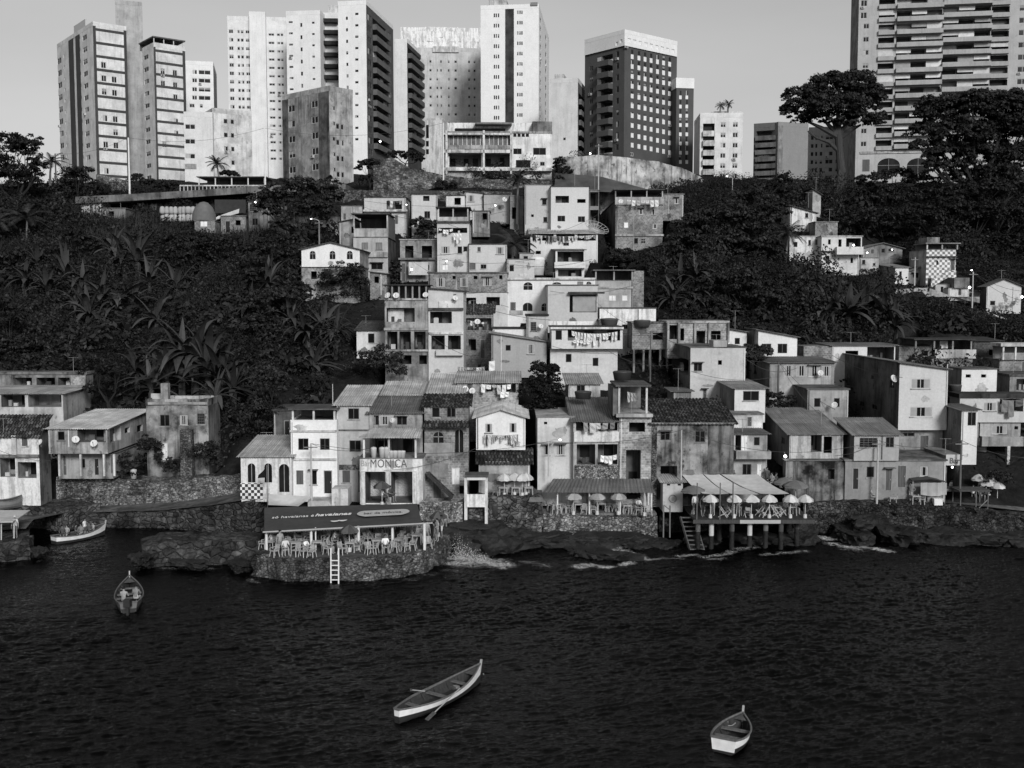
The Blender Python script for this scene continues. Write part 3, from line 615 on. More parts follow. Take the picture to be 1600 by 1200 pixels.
# big right tower
RT = tower('huge pale right tower with long balconies and arched ground-floor windows', 1343, -30, 1640, 310, 238, M('plaster', .46, .14), -9, dpx=1331, side=M('plaster', .3))
t = RT; bm = M('plaster', .42, .18)
t.grid('f', cols((1345, 1355)), 0, 10, 2, 19, frame=.5); t.grid('f', cols((1347, 1356)), 37, 45, 10, 221, frame=.4)
t.balconies('f', 1371, 1396, -2, .75, 12, 219, bm, out=.6, rec=1.4, hopen=1.45, glass=.25)
t.balconies('f', 1399, 1470, -4, .8, 12, 215, bm, out=1.3, rec=1.2, hopen=1.6, glass=.55); t.balconies('f', 1471, 1546, -10, .8, 12, 203, bm, out=1.3, rec=1.2, hopen=1.6, glass=.55)
t.balconies('f', 1547, 1575, -9, .75, 12, 200, bm, out=.6, rec=1.4, hopen=1.5, glass=.3); t.grid('f', cols((1590, 1606)), 8, 17, 10, 180, frame=.4, g=.04)
t.bands('f', 1344, 1640, 234, .5, 1, 234, M('plaster', .6), .25)
for a in (1371, 1417): t.op('a', (a, 247, a + 35, 272))
t.op('d', (1347, 249, 1359, 268)); t.finish()
# white clubhouse on the edge of the cliff
CB = House('white modernist clubhouse with two tiers of long glazed verandas and a peeling left wing', 690, 208, 862, 280, 178, M('plaster', .86, .35), 1, d=12, top=('flat', .3, M('concrete', .35)), name='clubhouse', cat='building', group=None, carve=False)
t = CB
t.op('b', (700, 212, 752, 228), ('1.0',)); t.op('b', (757, 212, 797, 228), ('1.0',))
for a in range(9): t.op('tw' if 0 else 'w', (802 + a * 6.5, 204 + 2, 807 + a * 6.5, 214)) if a < 4 else None
t.op('b', (702, 240, 752, 262), ('2.2',)); t.op('b', (757, 240, 796, 262), ('2.2',)); t.op('w', (802, 232, 815, 241)); t.op('w', (833, 231, 853, 242)); t.op('w', (844, 253, 851, 259)); t.op('w', (806, 250, 829, 262))
for x in (696.5, 754.5, 797): t.box('post', x, 205, x + 3, 273, -1.0, -.7, M('plaster', .8))
t.op('y', (694, 209, 800, 212), ('1.0',)); t.op('y', (694, 235, 800, 240), ('1.0',)); t.op('y', (694, 263, 862, 268), ('1.0',)); t.op('p', (700, 270, 800, 279), ('.3',)); t.box('terrace_rail', 700, 228, 797, 234, -.95, -.85, M('concrete', .45)); t.box('lower_sill', 702, 262, 797, 264, -.9, -.8, M('plaster', .8))
for k in range(14): t.box('mullion', 701 + k * 7, 212, 702 + k * 7, 228, -.02, .08, M('plaster', .8))
for k in range(2): t.box('glazing', 702 + k * 51, 213.5, 751 + k * 45, 227.5, .1, .14, M('glass', .16))
t.box('upper_wall', 691, 188, 833, 206, 2.5, 3.0, M('peel', .75)); t.box('roof_box', 832, 189, 863, 208, .5, 4, M('concrete', .25))
t.box('roof_slab', 742, 190, 800, 193, .6, 4, M('sheet', .2)); t.box('dark_opening', 710, 197, 790, 206, 2.3, 2.49, M('glass', .02)); t.finish()
t = House('peeling side wing of the clubhouse with tall narrow windows', 665, 188, 691, 280, 176, M('peel', .6), -6, d=12, top=('par', .3), name='clubhouse_wing', cat='building', group=None, carve=False)
t.op('w', (665.5, 195, 670, 216)); t.op('w', (665.5, 220, 670, 229)); t.op('w', (665.5, 233, 670, 241)); t.finish(); absorb(CB, t, 'side_wing')
# mottled block in front of the towers
t = House('weathered mottled apartment block with a dark stained corner and six floors', 514, 142, 551, 300, 188, M('concrete', .5, .5), 48, dpx=441, side=M('concrete', .4, .55), top=('par', .9), name='apartment_block', cat='building', group=None, carve=False)
t.grid('f', cols((520, 524)), 166, 172, 5, 262, frame=.2, skip=.2); t.grid('f', cols((525.5, 531), (533, 537.5)), 193, 202, 4, 268, frame=.4); 
t.grid('L', cols((451, 461), (487, 497)), 164, 175, 5, 260, frame=.5); t.bands('L', 441, 451, 150, .01, 1, 150, M('concrete', .16), vert=((441, 450), (498, 514)))
t.finish()
# ------------------------------------------------------------------ houses of the hillside, shore row first
P1 = lambda g, d=None: M('plaster', g, d)
CO = lambda g: M('concrete', g)
BR = M('brick', .24); BRL = M('brick', .33); TI = M('tile', .10); SH = lambda g: M('sheet', g)
GS, GH = 'houses along the shore', 'houses stacked on the hillside'
def hs(label, xl, yt, xr, yb, Y, wall, ops='', top=('flat',), go=True, **k):
    k.setdefault('group', GS if Y < 108 else GH)
    h = House(label, xl, yt, xr, yb, Y, wall, top=top, ops=ops, **k)
    return h.finish() if go else h
# far left
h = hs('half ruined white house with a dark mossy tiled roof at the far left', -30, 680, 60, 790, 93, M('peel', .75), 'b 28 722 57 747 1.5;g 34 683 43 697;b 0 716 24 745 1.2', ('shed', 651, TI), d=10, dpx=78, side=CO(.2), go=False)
h.box('column', 20, 680, 27, 712, -.25, -.01, P1(.75)); h.box('cornice', -30, 710, 62, 714, -.3, -.01, CO(.3)); h.finish()
hs('two storey house with a corrugated roof and open veranda at the far left', -40, 615, 98, 720, 104, P1(.6), 'b 2 617 39 636 1.8;b 44 617 96 636 1.8', ('shed', 603, SH(.42)), d=7, side=P1(.48))
h = hs('unfinished concrete frame house topped by a flat slab at the far left', -10, 585, 134, 640, 113, CO(.3), 'b 22 590 50 603 1.5;b 57 590 86 603 1.5;b 91 590 109 603 1.5', ('flat', .25, CO(.25)), d=2.0, go=False)
h.box('brick_panel', 111, 587, 133, 604, -.03, -.002, BRL); h.finish()
h = hs('grey house under a wide pale corrugated roof with two dishes on its balcony', 75, 670, 167, 709, 94, CO(.5), 'w 90 674 101 688;b 121 671 165 691 1.3', ('shed', 640, SH(.72)), dpx=236, side=P1(.46), go=False)
h.op('Rh', (195, 668, 203, 677)); h.op('Rh', (214, 664, 223, 675)); h.op('Rb', (172, 668, 189, 690), ('.4',)); h.finish()
g = hs('x', 91, 709, 176, 748, 95.4, P1(.4), 'd 98 711 104 742;w 126 717 133 731;dd 147 716 155 742', ('flat', .01), d=10, go=False); g.finish(); absorb(h, g, 'ground_floor')
for i, x in enumerate((91, 124.5, 161, 177)): h.box('post', x, 710, x + 2.6, 744, -.02, .2, P1(.75))
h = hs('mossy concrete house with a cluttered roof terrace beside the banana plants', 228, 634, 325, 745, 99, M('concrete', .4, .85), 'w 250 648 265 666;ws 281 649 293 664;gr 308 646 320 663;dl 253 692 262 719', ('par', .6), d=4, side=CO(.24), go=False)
h.box('chimney', 248, 600, 259, 632, .6, 1.3, CO(.35)); [h.box('broken_parapet', x_, 632 - y_, x_ + w_, 632.5, .0, .25, CO(.36)) for x_, y_, w_ in ((229, 5, 7), (238, 2, 6), (266, 7, 9), (277, 4, 5), (284, 9, 8), (300, 5, 6), (311, 8, 7), (320, 3, 5))]; h.box('roof_wall', 228, 617, 246, 632, 1.4, 1.6, P1(.7)); h.box('roof_wall', 262, 622, 300, 632, 2.2, 2.4, P1(.55)); h.box('cornice', 232, 628, 325, 632, -.2, -.01, CO(.4)); h.finish()
# white row beside the big awning
h = hs('low white bar house with three tall arched openings and a black and white tiled base', 376, 713, 456, 784, 89.5, M('peel', .72), 'ad 387 724 399 754;ad 413 724 425 754;ad 436 725 452 769', ('shed', 681, SH(.55)), d=7, go=False)
h.box('tiled_base', 376, 755, 411, 780, -.08, -.004, M('checker', .03, 4.0)); h.finish()
h = hs('bright white two storey house with a roof terrace behind a parapet', 454, 658, 526, 784, 90, P1(.86, .12), 'w 466 685 482 703;w 500 685 515 703;g 463 735 474 757 .1;w 485 735 495 757;dd 506 735 519 771', ('par', .1), d=6, go=False)
h.box('cornice', 453, 716, 526, 719, -.15, -.01, P1(.75)); h.box('cornice', 453, 672, 526, 675, -.12, -.01, P1(.7)); h.canopy(456, 640, 524, 658, 4, 3, SH(.12), slab=.1, pm=P1(.8)); h.finish()
h.box('steps', 488, 776, 530, 786, -2.0, -.01, P1(.6)); h.box('porch_wall', 525, 757, 550, 784, -2.2, -.3, P1(.7))
hs('dark brick lean-to with a black doorway behind the white terrace house', 427, 642, 456, 700, 97, CO(.17), 'dd 444 657 453 681', ('flat', .15, CO(.12)), d=5)
h = hs('narrow grey three storey house with a pale corrugated roof and stone base', 525, 633, 577, 786, 91, P1(.5, .2), 'w 544 638 561 655;w 546 688 564 706;g 535 735 547 754 .08;dd 559 735 567 769', ('shed', 603, SH(.6)), d=8, go=False)
h.box('stone_base', 526, 726, 576, 734, -.05, -.01, M('stone', .3, 3.0)); h.box('cornice', 525, 671, 577, 673, -.1, -.01, CO(.3)); h.finish()
h = hs('bar house with painted sign parapet, balcony full of drums and open columned ground floor', 562, 716, 660, 788, 87.6, M('peel', .75), 'b 571 737 602 786 2.5;b 611 737 644 786 2.5', ('flat', .02), d=3.2, name='bar_house', go=False)
h.finish(); BAR = h
g = hs('x', 577, 645, 660, 788, 90.8, CO(.4), 'b 584 649 592 664 .3;ws 593 650 610 664;w 620 650 636 664;b 586 685 606 714 .9;b 612 686 650 714 1.0', ('shed', 619, SH(.2)), d=6, go=False); g.finish(); absorb(h, g, 'rear_wall')
h.roofpatch([(557, 684, 87.2), (657, 684, 87.2), (662, 669, 90.7), (582, 669, 90.7)], SH(.6), name='balcony_roof')
for x in (567, 606, 648): h.box('post', x, 685, x + 3, 716, .02, .2, P1(.75))
for x in (565, 604, 645): h.box('column', x, 736, x + 6, 788, -.25, -.005, M('peel', .7))
hs('upper back house with a pale corrugated roof behind the bar house', 598, 617, 664, 660, 97, P1(.45), '', ('shed', 597, SH(.6)), d=5)
h = hs('old brick house with two strips of clay tiles, arched shutters and a ruined lower wall', 663, 634, 732, 790, 90.5, BR, 'w 675 637 687 652;w 698 637 712 652;a 677 675 693 692;ad 711 671 724 707;dl 706 731 718 757', ('shed', 617, TI), d=3, go=False)
h.op('d', (676, 748, 690, 778)); h.op('h', (718, 759, 727, 772)); h.box('fallen_plaster', 664, 724, 700, 745, -.04, -.003, CO(.3)); h.box('peeled_plaster', 663, 692, 710, 712, -.02, -.002, P1(.4)); h.roofpatch([(661, 668, 89.6), (734, 668, 89.6), (733, 657, 90.4), (662, 657, 90.4)], TI, .3, .05, 'tile_strip'); h.finish()
g = hs('x', 668, 620, 722, 700, 94, P1(.4), '', ('shed', 585, SH(.62)), d=9, go=False); g.finish(); absorb(h, g, 'rear_block')
hs('brick house with a long corrugated roof, two dishes and washing hung along its balcony', 714, 598, 810, 690, 98, BRL, 'd 729 599 739 611;w 760 600 770 612;b 774 599 806 613 1.0;b 718 613 806 614', ('shed', 581, SH(.5)), d=6)
h = hs('white gabled cottage with half open shutters and a full washing line', 744, 652, 821, 703, 90, P1(.84, .1), 'ws 758 662 769 676;ws 796 661 807 676', ('gy', 640, SH(.55)), d=8, go=False); h.finish()
g = hs('x', 748, 722, 828, 790, 89, P1(.42), '', ('shed', 703, TI), d=1.6, go=False); g.box('patch', 757, 721, 798, 740, -.03, -.004, P1(.55)); g.finish(); absorb(h, g, 'lower_wall')
h = hs('pale flat-topped house with a tiny vent window and a street lamp in front', 840, 652, 896, 790, 91, P1(.64, .22), 'h 850 659 855 663;ws 849 695 859 711;ws 869 694 883 711', ('flat', .05, P1(.5)), d=8, go=False); h.box('ledge', 840, 691, 896, 693, -.06, -.004, P1(.5)); h.finish()
h = hs('house with a dark corrugated roof over a white balcony and a shabby porch below', 896, 658, 967, 790, 90.2, P1(.55), 'b 900 659 931 673 1.4;b 934 659 965 673 1.4;b 901 694 930 726 1.2;b 934 694 965 726 1.2', ('shed', 622, SH(.22)), d=8, go=False); h.box('parapet', 897, 674, 967, 690, -.15, -.005, M('peel', .7)); h.box('stone_base', 898, 727, 967, 752, -.1, -.005, M('stone', .36, 3.0)); h.finish()
h = hs('small white hut with a corrugated roof above the dark roofed house', 888, 600, 938, 660, 99, P1(.72), 'w 901 602 914 619', ('shed', 584, SH(.46)), d=6, side=P1(.2), go=False); h.finish()
h = hs('narrow house of exposed brick with an open roof room and a recessed stair door', 968, 650, 1018, 790, 90, BRL, 'h 983 660 1008 675;b 978 703 1001 780 1.4', ('flat', .1, P1(.6)), d=6, go=False)
h.box('slab', 962, 646, 1019, 651, -.5, -.01, P1(.6)); h.canopy(966, 604, 1012, 646, 5, 2, SH(.13), slab=.15, pm=P1(.7)); h.box('side_panel', 958, 606, 966, 650, .1, 5, CO(.2)); h.finish()
h = hs('decaying colonial house with a big dark clay tile roof and a bare vine-streaked facade', 1018, 662, 1147, 792, 90, M('concrete', .34, .9), 'w 1032 674 1047 688;w 1086 673 1102 691;b 1032 728 1058 760 1.5', ('shed', 624, TI), d=7.5, go=False)
h.box('quoin', 1018, 662, 1026, 790, -.06, -.004, M('stone', .2, 3)); h.box('patch', 1106, 664, 1146, 740, -.03, -.004, M('concrete', .22, .9)); h.box('cornice', 1016, 660, 1148, 663, -.25, -.01, CO(.3)); h.finish()
h = hs('pale cube room under a corrugated roof, set on a white and grey stack of rooms', 1148, 607, 1196, 660, 98, P1(.72, .14), 'w 1161 611 1186 626', ('shed', 593, SH(.42)), d=7, dpx=1119, side=P1(.3), go=False); h.finish()
g = hs('x', 1140, 648, 1192, 700, 95.5, P1(.78), 'd 1167 651 1175 666', ('flat', .1), d=5, go=False); g.finish(); absorb(h, g, 'middle_room')
h = hs('grey house with a bright white door on its upper gallery', 1147, 678, 1199, 790, 92, P1(.5), 'b 1149 680 1158 704 .8;dl 1158 680 1169 704;w 1178 683 1187 696;w 1160 725 1174 742;dl 1183 725 1191 745', ('shed', 666, SH(.28)), d=5, go=False); h.op('B', (1147, 703, 1201, 715), ('.9',)); h.finish()
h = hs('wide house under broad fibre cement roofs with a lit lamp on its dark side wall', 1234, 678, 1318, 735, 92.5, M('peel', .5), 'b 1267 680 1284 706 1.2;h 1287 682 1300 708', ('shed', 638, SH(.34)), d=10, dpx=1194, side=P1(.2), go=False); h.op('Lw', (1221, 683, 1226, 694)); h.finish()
hs('ruined stone and brick wall with a broken window below the fibre cement roof', 1228, 720, 1324, 790, 91.5, M('concrete', .3, .95), 'h 1294 733 1304 749', ('flat', .05, CO(.25)), d=1.0, name='ruined_wall', cat='wall', group=None)
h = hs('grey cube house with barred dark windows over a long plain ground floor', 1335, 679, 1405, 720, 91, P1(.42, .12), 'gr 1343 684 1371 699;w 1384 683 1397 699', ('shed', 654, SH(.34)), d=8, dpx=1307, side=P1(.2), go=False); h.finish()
g = hs('x', 1321, 720, 1478, 800, 91.3, P1(.3, .25), 'dd 1332 731 1342 764;w 1354 729 1366 746;d 1383 732 1394 766;d 1402 727 1416 761;ws 1438 729 1450 744', ('flat', .12, CO(.2)), d=6, go=False); g.finish(); absorb(h, g, 'ground_floor')
hs('small plastered house with two shuttered windows on a flat roof step', 1262, 609, 1326, 680, 101, P1(.46, .4), 'w 1272 622 1282 636;w 1303 622 1312 636', ('flat', .12, CO(.15)), d=9, dpx=1229, side=CO(.22))
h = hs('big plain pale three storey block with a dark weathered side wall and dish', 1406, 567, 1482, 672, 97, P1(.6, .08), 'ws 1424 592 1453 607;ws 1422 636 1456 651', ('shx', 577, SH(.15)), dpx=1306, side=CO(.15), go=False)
for q in ((1322, 589, 1328, 603), (1361, 586, 1365, 593), (1390, 594, 1397, 607), (1343, 627, 1350, 635), (1362, 632, 1370, 640)): h.op('Lw', q)
h.finish()
g = hs('x', 1404, 672, 1473, 730, 97.8, P1(.42), 'w 1408 676 1429 682;d 1437 680 1451 711', ('flat', .02), d=8, go=False); g.finish(); absorb(h, g, 'middle_floor')
hs('long house with a strip of four white framed windows under a flat fibre roof', 1203, 567, 1304, 660, 106, P1(.44), 'ws 1225 571 1240 588;ws 1244 571 1261 588;ws 1264 571 1281 588;ws 1284 572 1299 588;b 1168 570 1185 590', ('shed', 553, SH(.24)), d=8, dpx=1165, side=P1(.4))
h = hs('white upper house with a big plain window and an open porch on the right', 1300, 540, 1399, 620, 113, P1(.74, .12), 'h 1321 548 1341 562;b 1355 542 1397 562 2.0', ('shed', 536, SH(.3)), d=5, go=False); h.box('brick_wing', 1256, 541, 1299.5, 575, .1, 4, BR); h.finish()
h = hs('white house with two square windows under a roof falling to the right', 1185, 516, 1246, 600, 113, P1(.78, .1), 'w 1190 537 1205 551;w 1215 537 1230 552', ('shx', 527, SH(.14)), d=6, dpx=1168, side=P1(.4), go=False); h.finish()
hs('white house with one small square window behind the fig bush', 1131, 513, 1167, 590, 115, P1(.76, .1), 'w 1148 528 1156 538', ('shx', 519, SH(.14)), d=6)
h = hs('pale roughcast house with a side balcony, a stepped roof and a square vent', 1079, 543, 1165, 640, 105, P1(.56, .14), 'w 1084 567 1097 580;h 1122 563 1128 570;d 1098 608 1104 622', ('flat', .06, CO(.2)), dpx=1048, side=P1(.2), go=False)
h.box('roof_block', 1115, 532, 1136, 545, .05, 2.5, P1(.56)); h.op('Lb', (1050, 558, 1076, 582), ('1.2',)); h.finish()
h = hs('unfinished brick house with concrete posts and black empty openings', 1043, 505, 1138, 560, 114, BRL, 'h 1046 508 1058 530;h 1063 513 1069 532;h 1088 517 1102 540;h 1111 517 1126 532', ('flat', .25, CO(.45)), d=6, go=False)
for x in (1042, 1059, 1084, 1106, 1136): h.box('pillar', x, 504, x + 3, 545, -.3, -.003, CO(.45))
h.finish()
h = hs('bare brick room raised on tall thin concrete stilts', 988, 505, 1043, 546, 115, BR, 'h 1020 520 1036 531', ('flat', .12, CO(.2)), d=5, go=False, carve=False)
for x in (989, 1004, 1014, 1030, 1041): h.box('stilt', x, 546, x + 3, 612, .1, .4, CO(.35))
h.finish()
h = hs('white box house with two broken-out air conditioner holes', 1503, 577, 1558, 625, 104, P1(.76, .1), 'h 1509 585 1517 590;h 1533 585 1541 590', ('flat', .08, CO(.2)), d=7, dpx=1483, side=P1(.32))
h = hs('house with a draped porch and a balcony on a white prop', 1500, 622, 1610, 660, 98.5, P1(.56, .12), 'ws 1537 629 1556 642;b 1562 623 1599 643 1.5', ('flat', .4, CO(.07)), d=8, dpx=1484, go=False); h.finish()
g = hs('x', 1528, 658, 1595, 696, 98.8, P1(.46), 'ws 1550 665 1574 678;h 1585 666 1591 671', ('flat', .01), d=6, go=False); g.op('B', (1530, 681, 1595, 696), ('.6',)); g.finish(); absorb(h, g, 'lower_floor')
h.box('prop', 1571, 696, 1575.5, 752, -.3, .1, P1(.8)); h.box('back_wall', 1528, 697, 1552, 740, 1.5, 3, P1(.4))
hs('tall narrow white house with one high window, its left wall in shade', 1503, 641, 1528, 726, 94, P1(.72, .08), 'w 1512 644 1525 665', ('shed', 632, SH(.22)), dpx=1474, side=P1(.24), carve=False)  # shade of the left wall is painted in as darker side plaster
h = hs('open-fronted bar under a faded sign with shelves of bottles inside', 1478, 712, 1502, 768, 92, CO(.35), 'b 1479 727 1500 764 2.5', ('flat', .05), d=5, name='bar_shop', go=False); h.finish(); SHOP = h
h = hs('brick house with a roofed balcony terrace, concrete posts and pale parapet', 1455, 560, 1520, 600, 116, BR, '', ('flat', .05), d=6, go=False); h.box('parapet', 1460, 546, 1524, 560, -.2, -.05, P1(.6)); h.canopy(1430, 531, 1519, 546, 4.5, 4, SH(.07), pm=CO(.4)); h.box('white_panel', 1476, 533, 1488, 545, 1.2, 1.4, P1(.75)); h.finish()
hs('dark brick shed beside the roofed balcony house', 1405, 541, 1456, 600, 118, BR, 'h 1440 548 1450 556', ('flat', .1, CO(.08)), d=6)
h = hs('house at the right edge with a rounded white framed veranda', 1562, 562, 1640, 620, 113, BR, 'd 1596 565 1610 590', ('flat', .05), d=6, go=False)
for x in (1564, 1583, 1603): h.box('post', x, 541, x + 2.5, 562, -.4, -.25, P1(.75))
h.box('veranda_roof', 1560, 536, 1640, 541, -.6, 2, P1(.75)); h.box('panel', 1563, 551, 1640, 562, -.3, -.2, CO(.35)); h.box('back_wall', 1562, 541, 1640, 562, 1.5, 1.7, P1(.3)); h.finish()
hs('dark tin roofed brick shed at the right edge behind the balconied house', 1521, 533, 1564, 600, 117, M('brick', .13), 'h 1545 546 1552 555', ('shed', 527, SH(.12)), d=5)
hs('grey garage with a flat roof at the right edge above the draped porch', 1578, 588, 1640, 625, 106, P1(.35), 'b 1588 592 1640 610 2.0', ('flat', .2, CO(.15)), d=5)
st = thing('staircase', 'steep dark staircase in front of the old brick house', 'stairs', at(668, 741, 89.4)); mb = MB(M('wood', .05)); e_ = at(707, 778, 88.2) - st.location
for k_ in (0, .9): mb.bar((0, k_, 0), (e_.x, e_.y + k_, e_.z), .1, .25)
mb.build('stringer', st)
for k_ in range(11): p_ = e_ * (k_ / 10.5); mb = MB(CO(.12)); mb.box(p_.x - .16, p_.x + .16, p_.y, p_.y + .9, p_.z, p_.z + .07); mb.build('tread', st)
# ---- the middle of the hill
hs('small white house with a dark corrugated roof left of the tall three storey frame', 557, 516, 604, 560, 116, P1(.78, .15), 'w 575 521 585 536', ('shed', 502, SH(.14)), d=6)
h = hs('tall narrow house with a roof terrace on poles, dishes and open lower galleries', 601, 468, 668, 612, 111, CO(.44), 'b 604 481 648 503 1.0;b 605 518 621 546 1.3;b 624 518 642 546 1.3;b 647 518 665 546 1.3;h 630 555 643 569;h 655 555 667 569', ('par', .05), d=7, go=False)
h.canopy(601, 446, 667, 468, 5, 7, SH(.06), slab=.1, pm=M('wood', .25)); h.box('inner_wall', 605, 483, 630, 503, .85, .95, P1(.78)); h.op('p', (601, 466, 668, 469), ('.15',)); h.op('p', (600, 546, 669, 549), ('.2',)); h.op('p', (600, 512, 669, 516), ('.15',)); h.finish()
h = hs('pale house with a white sheet on its balcony, next to the narrow poled terrace', 669, 451, 724, 600, 111.5, P1(.6, .12), 'b 671 453 695 470 1.5;d 708 459 713 470;b 672 487 706 505 1.3;b 674 524 695 546 1.2;b 700 524 720 546 1.2;ad 672 527 682 555', ('shx', 455, SH(.1)), d=7, go=False)
h.box('white_panel', 686, 470, 710, 481, -.15, -.1, P1(.85)); h.op('k', (669, 481, 724, 485), ('.25',)); h.op('y', (670, 519, 724, 522), ('.15',)); h.op('B', (682, 546, 724, 555), ('.6',)); h.finish()
h = hs('long bare brick storey with three small vents above a pale lower wall', 669, 427, 793, 520, 125, BR, 'ws 682 434 695 448;h 707 431 713 436;ws 719 434 731 448;h 740 431 746 436;ws 755 433 768 447;h 780 430 785 436', ('flat', .15, CO(.2)), d=7, go=False)
h.box('pillar', 674, 428, 676, 470, -.05, -.003, CO(.4)); h.box('pillar', 712, 428, 714, 456, -.05, -.003, CO(.4)); h.box('pillar', 749, 428, 751, 456, -.05, -.003, CO(.4)); h.finish()
hs('plain pale house with a broken brick balcony below the long bare brick storey', 724, 457, 793, 570, 123, P1(.64, .2), 'b 725 465 744 476 1.2;b 760 464 781 477 1.0', ('flat', .02), d=3)
h = hs('shabby brick room with a strip of clay tiles, hung with washing', 727, 489, 770, 600, 117.5, M('brick', .2), 'b 732 530 744 548;d 750 530 758 560;b 727 497 768 516 1.0', ('shed', 476, M('tile', .14)), d=4)
h = hs('white gabled house with three black arched windows over a bare brick storey', 471, 390, 562, 417, 131, P1(.84, .1), 'a 484 392 493 405;a 515 392 524 405;a 542 392 551 405', ('gy', 379, SH(.12)), d=10, go=False, side=P1(.5)); h.finish()
g = hs('x', 471, 417, 562, 500, 131.3, BRL, 'h 486 424 495 436', ('flat', .12, CO(.4)), d=9, side=CO(.3), go=False); g.box('pillar', 504, 418, 507, 452, -.06, -.003, CO(.45)); g.finish(); absorb(h, g, 'brick_storey')
h = hs('tall house with a dark deep roofed terrace and blank shuttered windows', 552, 371, 606, 460, 139, P1(.46, .25), 'g 565 379 575 390 .2;g 587 379 597 390 .2;w 580 411 598 421', ('flat', .05), d=9, side=CO(.2), go=False)
h.box('parapet', 553, 357, 606, 370, -.1, .1, P1(.5)); h.canopy(552, 335, 606, 357, 7, 2, SH(.08), pm=P1(.55)); h.box('side_screen', 605, 336, 607, 371, .3, 8, M('wood', .15)); h.op('p', (576, 394, 606, 402), ('.3',)); h.finish()
hs('low annex with a thin dark roof left of the dark terrace house', 530, 347, 553, 420, 141, P1(.44), 'h 549 354 553 364', ('shx', 343, SH(.1)), d=6)
h = hs('unfinished frame house of blocks with two large black openings', 625, 375, 684, 460, 137, CO(.38), 'h 633 384 646 403;h 659 384 675 403;d 627 411 634 440;ws 665 413 673 423', ('flat', .12, CO(.5)), d=6, go=False)
h.box('slab', 623, 403, 685, 406, -.5, -.01, CO(.25)); h.box('awning', 640, 410, 670, 430, -1.2, -1.1, M('cloth', .55)); h.finish()
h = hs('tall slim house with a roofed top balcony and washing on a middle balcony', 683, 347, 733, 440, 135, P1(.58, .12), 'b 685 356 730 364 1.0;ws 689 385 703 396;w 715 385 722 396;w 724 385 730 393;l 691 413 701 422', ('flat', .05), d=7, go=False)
h.canopy(684, 325, 732, 340, 5, 3, SH(.05), pm=P1(.6)); h.box('parapet', 684, 339, 732, 346, -.1, .05, P1(.6)); h.op('k', (682, 345.5, 734, 348), ('.35',)); h.finish()
hs('pale flat-roofed house with a small lattice window and a curtained window', 733, 382, 792, 450, 134, P1(.58, .1), 'gr 746 386 751 393;ws 775 386 787 397;g 733 411 743 421 .12;w 751 413 760 420', ('flat', .1, CO(.12)), d=6)
hs('plain low pale room with one small black window beside the round water tank', 792, 405, 835, 450, 130, P1(.55, .06), 'w 796 414 803 424', ('flat', .05), d=6)
h = hs('big plain three storey house, pale with black windows, near the hilltop', 861, 292, 920, 370, 146, P1(.62, .05), 'b 868 306 889 317 .8;h 902 311 915 317;w 871 337 883 346;w 903 338 914 347', ('flat', .12, CO(.12)), d=9, go=False); h.finish()
g = hs('x', 820, 289, 861, 370, 147.5, P1(.5, .06), 'w 847 311 854 320;h 830 335 834 339;w 849 339 855 347', ('flat', .05), d=8, side=P1(.3), go=False); g.finish(); absorb(h, g, 'left_wing')
hs('dark recess of shelves and doors squeezed beside the plain three storey house', 921, 297, 936, 360, 149, P1(.25), 'b 922 300 935 322;b 922 328 935 348', ('flat', .05), d=4)
h = hs('long veranda crowded with washing under a thin fibre roof', 829, 365, 934, 430, 142, P1(.7, .1), 'b 832 365 865 376 1.5;b 869 365 898 376 1.5;b 902 365 931 376 1.5;w 880 379 889 384;h 837 392 845 397', ('shed', 357, SH(.55)), d=6)
h = hs('small house with a deep balcony and flat projecting roof in mid-hill', 868, 391, 913, 440, 133.5, P1(.72, .1), 'b 871 393 912 409 1.5;b 872 421 909 432 1.0', ('shed', 384, SH(.3)), d=6, dpx=845, side=P1(.28), go=False); h.op('B', (866, 410, 914, 419), ('.8',)); h.finish()
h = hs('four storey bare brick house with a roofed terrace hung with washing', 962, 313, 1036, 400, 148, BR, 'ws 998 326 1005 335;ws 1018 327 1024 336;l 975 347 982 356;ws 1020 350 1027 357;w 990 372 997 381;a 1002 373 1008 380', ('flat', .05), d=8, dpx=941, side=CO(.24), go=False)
h.box('parapet', 961, 308, 1037, 320, -.2, -.02, P1(.5)); h.canopy(961, 297, 1036, 309, 6, 4, SH(.1), pm=P1(.55)); h.op('p', (961, 366, 1037, 369), ('.2',)); 
for x in (963, 989): h.box('pillar', x, 322, x + 2, 400, -.08, -.003, CO(.45))
h.finish()
hs('small brick room with one white framed window at the right of the brick house', 1036, 304, 1068, 345, 152, BR, 'ws 1054 309 1060 318', ('flat', .1), d=5)
h = hs('long cream house with arched windows on two floors and a shop board', 793, 437, 930, 530, 126, P1(.78, .12), 'a 818 441 832 453;a 863 441 877 448;g 902 440 911 451 .2;a 916 440 924 452;ad 817 473 832 486;d 797 472 806 492;a 846 474 856 486', ('flat', .12, CO(.15)), d=7, go=False); h.op('y', (793, 434, 930, 437), ('.3',)); h.box('name_board', 796, 485, 817, 492, -.1, -.02, P1(.5)); h.finish()
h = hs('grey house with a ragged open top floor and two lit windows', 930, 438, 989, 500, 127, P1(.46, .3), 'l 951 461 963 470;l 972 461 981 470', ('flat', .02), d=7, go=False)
h.canopy(930, 423, 989, 438, 5, 3, SH(.2), pm=CO(.4)); h.box('brick_wing', 989.3, 423, 1006, 492, .1, 6, BR); h.op('p', (930, 448, 989, 451), ('.15',)); h.finish()
h = hs('tall blank grey block with a curtained balcony and a ragged paint line', 856, 446, 934, 520, 120, P1(.52, .06), 'b 890 461 932 488 1.2', ('flat', .1, CO(.2)), d=6, go=False)
